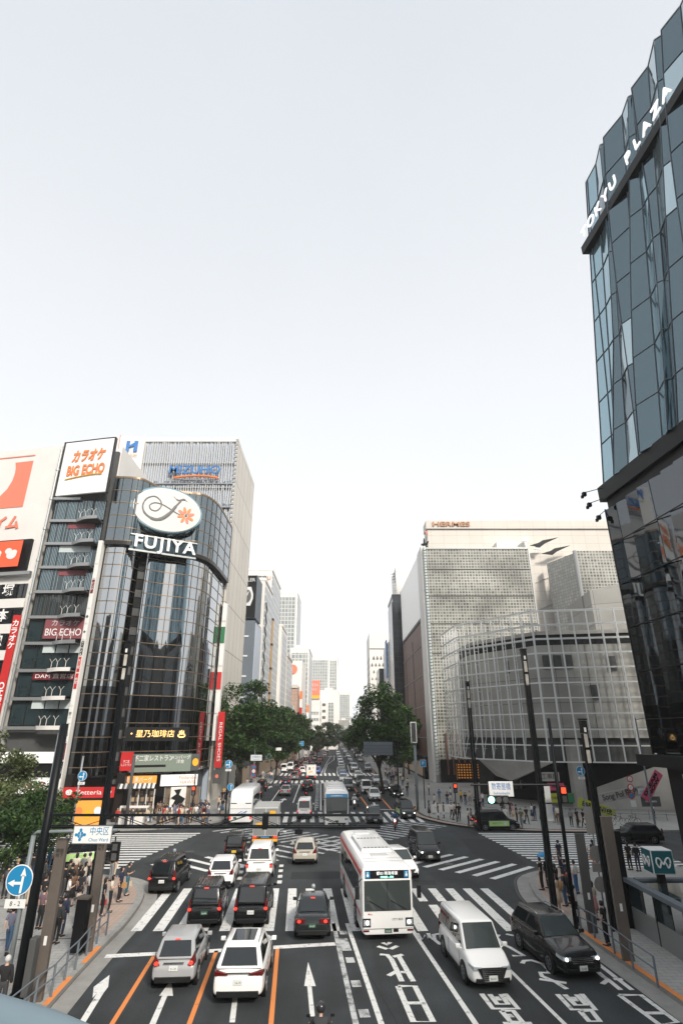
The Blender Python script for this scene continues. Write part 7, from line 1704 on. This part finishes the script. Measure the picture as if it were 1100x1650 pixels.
lantern_mast('short stout lantern mast beside the lime pylon', 990, 1500, 9.5, .75)
r = mast('black_mast', 'thick black leaning-looking mast at the near west corner', 24, 1622, 9.2, .18, taper=.9, cat='mast')
part('switch_box', 'conc_dark', r, lambda m: m.box(.2, .45, -.2, .2, .3, 2.0), bevel=.04)
# foot bridge truss / sign gantry seen from behind
r = empty('sign_gantry', (-11.7, 25.0, 0)); tag(r, 'long dark truss arm of a road sign gantry reaching over the lanes', 'gantry')
def truss(m):
    zb, zt, x1 = 5.52, 5.93, 13.25
    for yy in (-.18, .18):
        m.bar((0, yy, zb), (x1, yy, zb), .07); m.bar((0, yy, zt+(0)), (x1, yy, zt), .05)
        n = 10
        for k in range(n):
            a = k*x1/n; b = (k+1)*x1/n; m.bar((a, yy, zb if k % 2 else zt), (b, yy, zt if k % 2 else zb), .022)
    for k in range(16): m.bar((k*x1/15, -.18, zb), (k*x1/15, .18, zb), .03)
part('truss', 'pole_black', r, truss)
part('joint_plate', 'pole_black', r, lambda m: (m.box(8.55, 8.75, -.24, .24, 5.45, 6.0),))
part('camera_box', 'black', r, lambda m: (m.box(9.85, 10.15, -.2, .2, 5.28, 5.44), m.bar((10, 0, 5.44), (10, 0, 5.6), .05)))
# grey pole with round arrow sign, and the ward boundary sign on its arm
x, y = G(4, 1622, .15)
r = empty('grey_sign_pole', (x, y, .15)); tag(r, 'grey steel sign pole whose arm carries the ward sign', 'sign pole')
part('pole', 'pole_grey', r, lambda m: m.tube([(0, 0, 0), (0, 0, 5.2)], .085, 10), smooth=True)
part('arm', 'pole_grey', r, lambda m: m.tube([(0, 0, 5.2), (.12, 0, 5.32), (3.2, .0, 5.38)], .055, 8), smooth=True)
def road_sign(name, label, x, y, z, w, h, mt, txts=(), edge='white', ry=0, cat='sign', dep=.03):
    q = empty(name, (x, y, z), ry); tag(q, label, cat); m = MB(); m.box(-w/2, w/2, 0, dep, -h/2, h/2); m.build('rim', edge, q, bevel=.006)
    m = MB(); m.box(-w/2+.03, w/2-.03, -.004, 0, -h/2+.03, h/2-.03); b = m.build('face', mt, q)
    for t_, hh, tm, dx, dz, mw in txts: text(t_, hh, tm, q, (dx, -.008, dz), depth=.004, maxw=mw)
    return q
a = D(149, 1345, y-.1)
q = road_sign('ward_sign', 'white ward boundary sign with blue lettering and cross emblem', a[0], a[1], a[2], 1.5, .62, 'white', [('中央区', .22, 'sign_blue', .26, .1, .72), ('Chuo Ward', .12, 'sign_blue', .26, -.17, .74)], edge='pole_grey')
m = MB(); m.disc((-.45, -.008, 0), .12, 'y', .006, 16)
for k in range(4): 
    t = k*math.pi/2; m.disc((-.45+.16*math.cos(t), -.0085-.001*k, .16*math.sin(t)), .055, 'y', .006, 10)
m.build('emblem', 'sign_blue', q)
for fr_ in (((-.45-.09, -.013, 0), (-.45+.09, -.013, 0)), ((-.45, -.015, -.09), (-.45, -.015, .09))):
    m = MB(); m.bar(fr_[0], fr_[1], .02, .004); m.build('emblem_line', 'white', q)
def arrow_disc(label, x, y, z, rad, single=False, plate_=None):
    q = empty('round_arrow_sign', (x, y, z)); tag(q, label, 'sign'); m = MB(); m.disc((0, 0, 0), rad, 'y', .02, 32); m.build('rim', 'white', q); m = MB(); m.disc((0, -.014, 0), rad*.93, 'y', .012, 32); f = m.build('face', 'sign_blue', q); s_ = rad/.5
    m = MB(); 
    m.slab([(.07*s_, -.022, -.42*s_), (.15*s_, -.022, -.40*s_), (.17*s_, -.022, .15*s_), (.08*s_, -.022, .15*s_)], .004); m.slab([(.02*s_, -.022, .13*s_), (.23*s_, -.022, .13*s_), (.125*s_, -.022, .40*s_)], .004)
    m.build('arrow', 'white', f)
    m = MB()
    if not single: m.slab([(.09*s_, -.0265, -.14*s_), (.09*s_, -.0265, -.05*s_), (-.18*s_, -.0265, -.05*s_), (-.18*s_, -.0265, -.14*s_)], .004); m.slab([(-.17*s_, -.0265, .02*s_), (-.17*s_, -.0265, -.21*s_), (-.41*s_, -.0265, -.095*s_)], .004); m.build('arrow', 'white', f)
    if plate_:
        m = MB(); m.box(-.38*s_, .38*s_, -.01, .01, -.88*s_, -.6*s_); p_ = m.build('time_plate', 'plate_white', q); text(plate_, .15*s_, 'grey_paint', p_, (0, -.02, -.74*s_), depth=.004)
    return q
a = D(32, 1418, y-.12); arrow_disc('large blue disc with two white arrows and an 8-2 plate on the grey pole', a[0], a[1], a[2], .5, plate_='8 - 2')
for lab, px, py, Y, rad, pl, bz in (('small blue arrow disc on a pale post by the karaoke sign', 134, 1250, 56, .42, '8-20', 0), ('blue arrow disc on a black post behind the west crowd', 369, 1231, 68.5, .42, '8-20', 0), ('lower blue arrow disc under the other on the black post', 371.5, 1268, 68.5, .36, None, 0), ('tilted blue arrow disc on a post before the concrete hall', 934, 1242, 58.5, .42, '8-20', 0)):
    a = D(px, py, Y); arrow_disc(lab, a[0], a[1]-.1, a[2], rad, single=(pl is None), plate_=pl)
def post(label, x, y, h, r0=.05, mt='pole_grey', name='sign_post'):
    o = empty(name, (x, y, .15)); tag(o, label, 'post'); m = MB(); m.tube([(0, 0, 0), (0, 0, h)], r0, 8); m.build('pole', mt, o, smooth=True); m = MB(); m.tube([(0, 0, h), (0, 0, h+.05)], r0*1.3, 8); m.build('cap', mt, o); return o
a = D(134, 1250, 56); post('pale thin post holding the small disc by the karaoke sign', a[0]-.25, 56, 6.8, .09, 'steel')
a = D(369, 1231, 68.5); post('black post holding two discs behind the west crowd', a[0], 68.5, a[2]+.3, .08, 'pole_black')
a = D(934, 1242, 58.5); post('dark post holding the tilted disc before the concrete hall', a[0], 58.55, a[2]+.4, .06, 'pole_grey')
a = D(68, 1165, 52); post('slim grey lamp post rising through the bushes', -24.9, 52, 8.8, .09, 'pole_grey')
a = D(208, 1290, 63.5); post('short grey column before the striped awning', a[0], 63.4, 6.6, .17, 'conc_dark')
# thin far lamp with arm
a = D(1015, 1165, 64); r = empty('street_lamp', (a[0]+.6, 64, .15)); tag(r, 'slender dark street lamp with a side arm before the lattice', 'street lamp')
part('pole', 'slate_wall', r, lambda m: m.tube([(0, 0, 0), (-.0, 0, 10.4)], [.11, .07], 8)); part('arm', 'slate_wall', r, lambda m: m.tube([(0, 0, 10.2), (.9, 0, 10.35)], .04, 6)); part('lamp_head', 'head_lamp', r, lambda m: m.cbox((1.1, 0, 10.32), (.6, .25, .1)), bevel=.03)
q = tag(empty('no_entry_sign_stack', (0, 0, 0)), 'stack of red-rimmed round signs on a post before the ramp', 'sign')
for i in range(3):
    a = D(1014+i*1.2, 1255+i*13.5, 63.5); m = MB(); m.disc(a, .33, 'y', .02, 20); d_ = m.build('sign_disc', 'sign_red', q); m = MB(); m.disc((a[0], a[1]-.015, a[2]), .23, 'y', .012, 20); m.build('disc_face', 'white' if i < 2 else 'sign_blue', d_)
    if i < 2: m = MB(); m.bar((a[0]-.14, a[1]-.03, a[2]-.14), (a[0]+.14, a[1]-.03, a[2]+.14), .05, .006); m.build('bar', 'sign_red', d_)
a = D(1020, 1295, 63.5); m = MB(); m.cbox(a, (.55, .02, .6)); m.build('arrow_plate', 'plate_white', q)
q = tag(empty('no_parking_sign_stack', (0, 0, 0)), 'stack of small red-rimmed signs beyond the coach', 'sign')
for i in range(3):
    a = D(409-i*.3, 1236+i*6.5, 84); m = MB(); m.disc(a, .34, 'y', .02, 16); d_ = m.build('sign_disc', 'sign_red', q); m = MB(); m.disc((a[0], a[1]-.02, a[2]), .24, 'y', .012, 16); m.build('disc_face', ('sign_blue', 'white', 'sign_blue')[i], d_)
post('thin post with red-rimmed signs beyond the coach', D(409, 1240, 84)[0], 84.1, 6.6, .06)
a = D(413, 1221, 84); road_sign('white_direction_sign', 'white oblong street name sign over the green light beyond the coach', a[0], 84, a[2], 1.6, .75, 'white', [('外堀通り', .22, 'sign_blue', 0, .1, 1.2), ('Sotobori', .12, 'sign_blue', 0, -.2, .9)])
a = D(433, 1219, 100); road_sign('teal_subway_sign', 'small teal subway sign under the west trees', a[0], 100, a[2], .8, .8, 'teal', [('7', .4, 'white', 0, 0, .3)])
a = D(449, 1207, 110); road_sign('small_white_sign', 'small white sign under the second west tree', a[0], 110, a[2], 1.0, .5, 'white')
a = D(479, 1198, 150); road_sign('blue_overhead_sign', 'wide blue overhead route sign far along the west side', a[0], 150, a[2], 3.2, 1.1, 'sign_blue', [('← 銀座 新橋 →', .3, 'white', 0, 0, 2.4)])
a = D(681, 1230, 78); road_sign('teal_east_sign', 'small teal sign on a post by the far east kerb', a[0], 78, a[2], .8, .85, 'sign_blue', [('P', .4, 'white', 0, 0, .25)])
post('black post with the teal sign by the far east kerb', a[0], 78.1, a[2]-.0, .06, 'pole_black')
post('white capped grey column by the far east kerb', D(672, 1290, 76)[0], 76, 7.4, .17, 'pole_grey')
a = D(666, 1180, 96); q = road_sign('framed_vertical_poster', 'tall white framed poster panel near the brown building', a[0], 96, a[2], 1.0, 3.2, 'conc_dark', edge='lit_white'); m = MB(); m.box(-.5, -.36, -.02, -.006, -1.6, 1.6); m.box(.36, .5, -.02, -.006, -1.6, 1.6); m.box(-.36, .36, -.02, -.006, 1.44, 1.6); m.box(-.36, .36, -.02, -.006, -1.6, -1.44); m.build('white_border', 'white', q); post('post carrying the tall white framed poster', a[0], 96.1, a[2]+1.4, .1, 'pole_black')
a = D(609, 1206, 92); q = road_sign('back_of_route_sign', 'large dark back of a route sign in front of the east tree', a[0], 92, a[2], 4.5, 1.9, 'slate_wall', edge='slate_wall', dep=.12)
part('stiffener', 'grey_paint', q, lambda m: [m.box(-2.2, 2.2, -.05, -.005, z, z+.06) for z in (-.6, -.1, .4)]); part('mount', 'pole_black', q, lambda m: (m.bar((2.9, .2, -a[2]), (2.9, .2, 1.0), .22), m.bar((-2.2, .2, .3), (2.9, .2, .3), .12)))
# traffic signals
def signal_mast(label, px, py, H, arm, zarm):
    x, y = G(px, py, .15); r = empty('signal_mast', (x, y, .15)); tag(r, label, 'signal mast'); part('pole', 'pole_black', r, lambda m: m.tube([(0, 0, 0), (0, 0, H)], [.11, .085], 12), smooth=True); part('arm', 'pole_black', r, lambda m: m.tube([(0, 0, zarm), (arm, 0, zarm)], .05, 8)); return r, x, y
r, x, y = signal_mast('black signal mast whose arm reaches over the east kerb', 928, 1496, 9.6, -4.6, 6.3)
a = D(803, 1288, y); s_ = empty('traffic_light', (a[0], y-.1, a[2])); tag(s_, 'horizontal traffic light showing green under the Sukiyabashi sign', 'traffic light')
part('housing', 'black', s_, lambda m: m.box(-.62, .5, -.1, .1, -.2, .2), bevel=.05)
m = MB(); m.disc((-.44, -.12, 0), .16, 'y', .04, 20); m.build('green_lamp', 'go_green', s_)
for i in (0, 1): m = MB(); m.disc((-.06+i*.36, -.12, 0), .15, 'y', .03, 20); m.build('dark_lamp', 'conc_dark', s_)
part('hood', 'black', s_, lambda m: [m.tube([(-.44+k*.37, -.12, .0), (-.44+k*.37, -.1, 0)], .19, 14) for k in range(3)])
a = D(806, 1271, y); q = road_sign('crossing_name_sign', 'white junction name sign with blue characters above the green light', a[0], y-.1, a[2], 1.28, .72, 'white', [('数寄屋橋', .27, 'letter_blue', 0, .1, 1.0), ('Sukiyabashi', .13, 'letter_blue', 0, -.2, .85)])
part('hanger', 'pole_black', q, lambda m: (m.bar((-.4, .05, -.5), (-.4, .05, -.2), .04), m.bar((.4, .05, -.5), (.4, .05, -.2), .04)))
def ped(label, px, py, Y, on, sc_=1):
    a = D(px, py, Y); s_ = empty('pedestrian_signal', (a[0], Y, a[2])); tag(s_, label, 'pedestrian signal'); part('housing', 'black', s_, lambda m: m.box(-.2*sc_, .2*sc_, -.1, .12, -.42*sc_, .42*sc_), bevel=.03)
    for i, c in enumerate(('stop_red', 'conc_dark')): m = MB(); m.box(-.12*sc_, .12*sc_, -.13, -.1, (.06-.42*i)*sc_, (.34-.4*i)*sc_); m.build('lamp', c if on == 'red' or i else 'conc_dark', s_)
    return s_
ped('pedestrian signal glowing red on the east signal mast', 907, 1280, 33.2, 'red')
ped('dark pedestrian signal hanging beside the ward sign', 186, 1372, 31.0, 'off'); r = tag(empty('signal_bracket', D(180, 1352, 31.0)), 'short bracket holding the dark signal near the ward sign', 'bracket'); part('arm', 'pole_black', r, lambda m: (m.bar((-1, 0, -.2), (.35, 0, .35), .06), m.bar((.2, 0, .1), (.2, 0, -.3), .05)))
ped('red framed pedestrian signal on the far east pavement', 733, 1270, 66.5, 'red', 1.1); post('post of the red framed signal on the far east pavement', D(733, 1275, 66.5)[0], 66.7, 3.6, .06, 'pole_black')
ped('red lit pedestrian signal above the far west crowd', 312, 1274, 66.0, 'red', 1.1)
post('pole of the signal above the far west crowd', D(312, 1274, 66)[0], 66.2, 4.6, .06, 'pole_black')
a = D(880, 1290, 34.5); m = MB(); m.box(-.16, .16, -.02, .02, -.85, .85); q = m.build('white_notice', 'white'); q.location = (a[0]-.0, 34.2, a[2]-.1); tag(q, 'tall white notice board strapped to the lantern mast', 'notice'); m = MB(); m.box(-.16, .16, -.03, -.02, -.03, .03); m.build('strap', 'pole_black', q)
# pylons
def pylon(label, px, py, H, w, mt='pylon_brown', rz=0, txt=None, group='flat information pylons'):
    x, y = G(px, py, .15); r = empty('pylon', (x, y, .15), rz); tag(r, label, 'pylon', group); part('slab', mt, r, lambda m: m.box(-w/2, w/2, -.1, .1, 0, H), bevel=.012)
    if txt: text(txt, .11, 'trim', r, (0, -.105, H-.45), depth=.004)
    part('sticker', 'plate_white', r, lambda m: m.box(-.05, .06, -.107, -.1, H*.33, H*.33+.28)); part('cap', mt, r, lambda m: m.box(-w/2-.01, w/2+.01, -.11, .11, H, H+.03)); return r
pylon('brown pylon close to the black mast', 59, 1613, 5.0, .40, txt='銀座\n地下'); pylon('brown pylon beside the black cabinet', 141, 1533, 4.4, .38, txt='銀座\n地下')
pylon('olive grey pylon among the east crowd', 955, 1503, 4.1, .42, 'conc_dark'); pylon('brown pylon beside the stout lantern mast', 1012, 1548, 5.3, .46, 'pylon_brown')
r = mast('disc_sign_post', 'thin post with the grey backs of round signs in the east crowd', 975, 1480, 4.5, .04, 'pole_grey')
for z, w_, rd in ((4.1, .5, 0), (2.9, .0, .38), (2.25, .5, 0), (1.5, .0, .36)):
    m = MB()
    if rd: m.disc((0, -.08, z), rd, 'y', .02, 20)
    else: m.box(-.33, .33, -.09, -.06, z-.2 if z < 3 else z-.3, z+.2 if z < 3 else z+1.0)
    m.build('sign_back', 'conc', r)
x, y = G(124, 1536, .15); r = empty('utility_cabinet', (x, y, .15), R(-6)); tag(r, 'black upright cabinet with brown lid beside the pylon', 'cabinet'); part('case', 'black', r, lambda m: m.box(-.26, .26, -.2, .2, .05, 2.0), bevel=.02); part('lid', 'pylon_brown', r, lambda m: m.box(-.3, .3, -.24, .24, 2.0, 2.08)); part('plinth', 'conc_dark', r, lambda m: m.box(-.3, .3, -.24, .24, 0, .05))
m_ = [(171, 1507), (156, 1521), (139, 1540), (121, 1563), (104, 1580), (82, 1607), (53, 1630)]
def rail(label, pts, ext=None):
    P = [G(*p, .15) for p in pts]
    if ext: P.append(ext)
    r = empty('guard_rail', (0, 0, 0)); tag(r, label, 'guard rail', 'kerbside guard rails')
    for p in P: m = MB(); m.tube([(p[0], p[1], .15), (p[0], p[1], 1.12)], .045, 8); m.build('post', 'slate_wall', r)
    for z in (1.12, .72):
        m = MB(); m.tube([(p[0], p[1], z) for p in P], .028, 8); m.build('rail', 'slate_wall', r)
rail('slate guard rail along the near west kerb', m_, (-10.6, 21.0)); rail('slate guard rail along the near east kerb', [(936, 1500), (958, 1512), (990, 1537), (1020, 1562), (1060, 1592)])
# low planters and barrier on the far east pavement
x, y = 12.2, 73; r = tag(empty('barrier_panel', (x, y, .15)), 'low white barrier panel on the far east pavement', 'barrier'); part('panel', 'white_wall', r, lambda m: m.box(-1.6, 1.6, -.05, .05, .15, 1.0), bevel=.02); part('foot', 'steel', r, lambda m: (m.box(-1.4, -1.3, -.3, .3, 0, .15), m.box(1.3, 1.4, -.3, .3, 0, .15)))
r = tag(empty('pavement_railing', (0, 0, 0)), 'dark railing separating the far east pavement from the lattice building', 'railing'); part('rail', 'pole_grey', r, lambda m: (m.tube([(15.5, 76, 1.1), (22, 71, 1.1), (44, 66, 1.1)], .04, 6), m.tube([(15.5, 76, .7), (22, 71, .7), (44, 66, .7)], .03, 6)))
for k in range(14): 
    t = k/13; part('post', 'pole_grey', r, lambda m: m.tube([(22+22*t, 71-5*t, .15), (22+22*t, 71-5*t, 1.1)], .04, 6))
# bicycles by the railing
for i, (bx, by) in enumerate(((28.6, 64.5), (30.0, 64.2))):
    r = empty('bicycle', (bx, by, .15)); tag(r, ('dark bicycle parked nearer the lantern mast', 'dark bicycle parked nearer the black estate car')[i], 'bicycle', 'parked bicycles')
    for xx in (-.52, .52):
        m = MB(); m.tube([(xx+.33*math.cos(t*.449), 0, .33+.33*math.sin(t*.449)) for t in range(15)], .02, 5, cap=False); m.build('wheel', 'tyre', r)
    part('frame', 'pole_black', r, lambda m: (m.tube([(-.52, 0, .33), (-.15, 0, .75), (.4, 0, .78), (.52, 0, .33)], .02, 5), m.tube([(-.15, 0, .75), (0, 0, .3), (.4, 0, .78)], .02, 5), m.tube([(.4, 0, .78), (.36, 0, 1.0)], .015, 5), m.tube([(.36, -.25, 1.02), (.36, .25, 1.02)], .015, 5))); part('saddle', 'black', r, lambda m: m.cbox((-.2, 0, .88), (.25, .14, .06)))
# ---------- subway entrance with its cube sign
x0, y0 = 14.25, 33.5
r = empty('subway_entrance', (0, 0, 0)); tag(r, 'dark steel and glass subway entrance shelter at the east pavement edge', 'subway entrance')
part('end_wall', 'black', r, lambda m: (m.box(13.75, 14.35, 32.3, 33.4, .15, 4.3),), bevel=.02)
part('side_wall', 'steel', r, lambda m: m.box(14.25, 14.4, 12, 32.3, .15, 1.1)); 
for k in range(8): part('glass', 'office_glass', r, lambda m: m.box(14.29, 14.33, 30.9-k*2.4, 33.1-k*2.4-.9, 1.1, 2.1))
part('roof_beam', 'slate_wall', r, lambda m: (m.box(14.1, 14.5, 12, 32.3, 2.1, 2.28), m.box(14.6, 18, 31.9, 32.3, 2.1, 2.28))); part('roof', 'office_glass', r, lambda m: m.box(14.5, 18, 12, 31.9, 2.12, 2.2)); part('frame', 'dark_bronze', r, lambda m: [m.box(14.24, 14.42, 32.2-k*2.4, 32.3-k*2.4, .15, 2.1) for k in range(9)])
part('inner_wall', 'conc', r, lambda m: m.box(17.8, 18.0, 12, 32, .15, 2.1)); part('stair', 'conc_dark', r, lambda m: m.box(14.4, 17.8, 12, 31, .16, .3))
a = D(1059, 1386, 31.5); q = empty('subway_cube_sign', (a[0], 31.5, a[2]), R(-3)); tag(q, 'teal cube sign with white looping M emblem on the entrance roof', 'sign')
part('cube', 'white', q, lambda m: m.box(-.52, .52, -.52, .52, -.5, .52), bevel=.02)
for k in range(4):
    an = k*math.pi/2; cs, sn = math.cos(an), math.sin(an); m = MB(); m.cbox((sn*.53, -cs*.53, .01), (.96, .02, .94), an); f = m.build('face', 'teal', q)
    P = catmull([(-.30, .18), (-.33, -.02), (-.2, -.22), (-.10, .0), (.0, -.08), (.10, .0), (.2, -.22), (.33, -.02), (.30, .18), (.16, .16), (.0, -.05), (-.16, .16), (-.30, .18)], 4)
    m = MB(); m.tube([(u*cs+sn*.552, u*sn-cs*.552, v) for u, v in P], .038, 6); m.build('emblem', 'white', f)
part('stem', 'dark_bronze', q, lambda m: m.box(-.15, .15, -.15, .15, -1.0, -.5))
mat('rail_blue', (.16, .22, .26), .5)
# blue-grey parapet of the viewing bridge, low in the corner
def onray(px, py, t): q = ray(px, py); return (q[0]*t, q[1]*t, CAM_H+q[2]*t)
r = MB(); r.tube([onray(-300, 1590, 2.4), onray(-100, 1632, 2.1), onray(60, 1686, 1.9), onray(250, 1775, 1.7)], .10, 20); o = r.build('bridge_handrail', 'rail_blue', smooth=True); tag(o, 'blue grey handrail of the viewing bridge at the bottom corner', 'handrail'); 
a = onray(-100, 1632, 2.1); m = MB(); m.tube([(a[0], a[1], 0), a], .05, 8); m.build('baluster', 'slate_wall', o)
# overhead wires
w_ = MB(); w_.tube([D(150, 1210, 60), D(220, 1275, 62), D(330, 1300, 66)], .012, 4); o = w_.build('overhead_wire', 'black'); tag(o, 'thin sagging wire in front of the curved glass tower', 'wire')
fill_texts()
# ------------------------------------------------------------------ air: pale haze thinning the far avenue
m = MB(); m.box(-420, 420, -160, 640, -1, 92); hz = m.build('haze', 'black'); hz['kind'] = 'stuff'
hm = bpy.data.materials.new('haze'); hm.use_nodes = True; n = hm.node_tree; n.nodes.clear(); oo = n.nodes.new('ShaderNodeOutputMaterial'); v = n.nodes.new('ShaderNodeVolumePrincipled')
v.inputs['Color'].default_value = (1, 1, 1, 1); v.inputs['Density'].default_value = .0003; v.inputs['Anisotropy'].default_value = .2
n.links.new(v.outputs[0], oo.inputs['Volume']); hz.data.materials.clear(); hz.data.materials.append(hm)
sc.cycles.volume_step_rate = 4
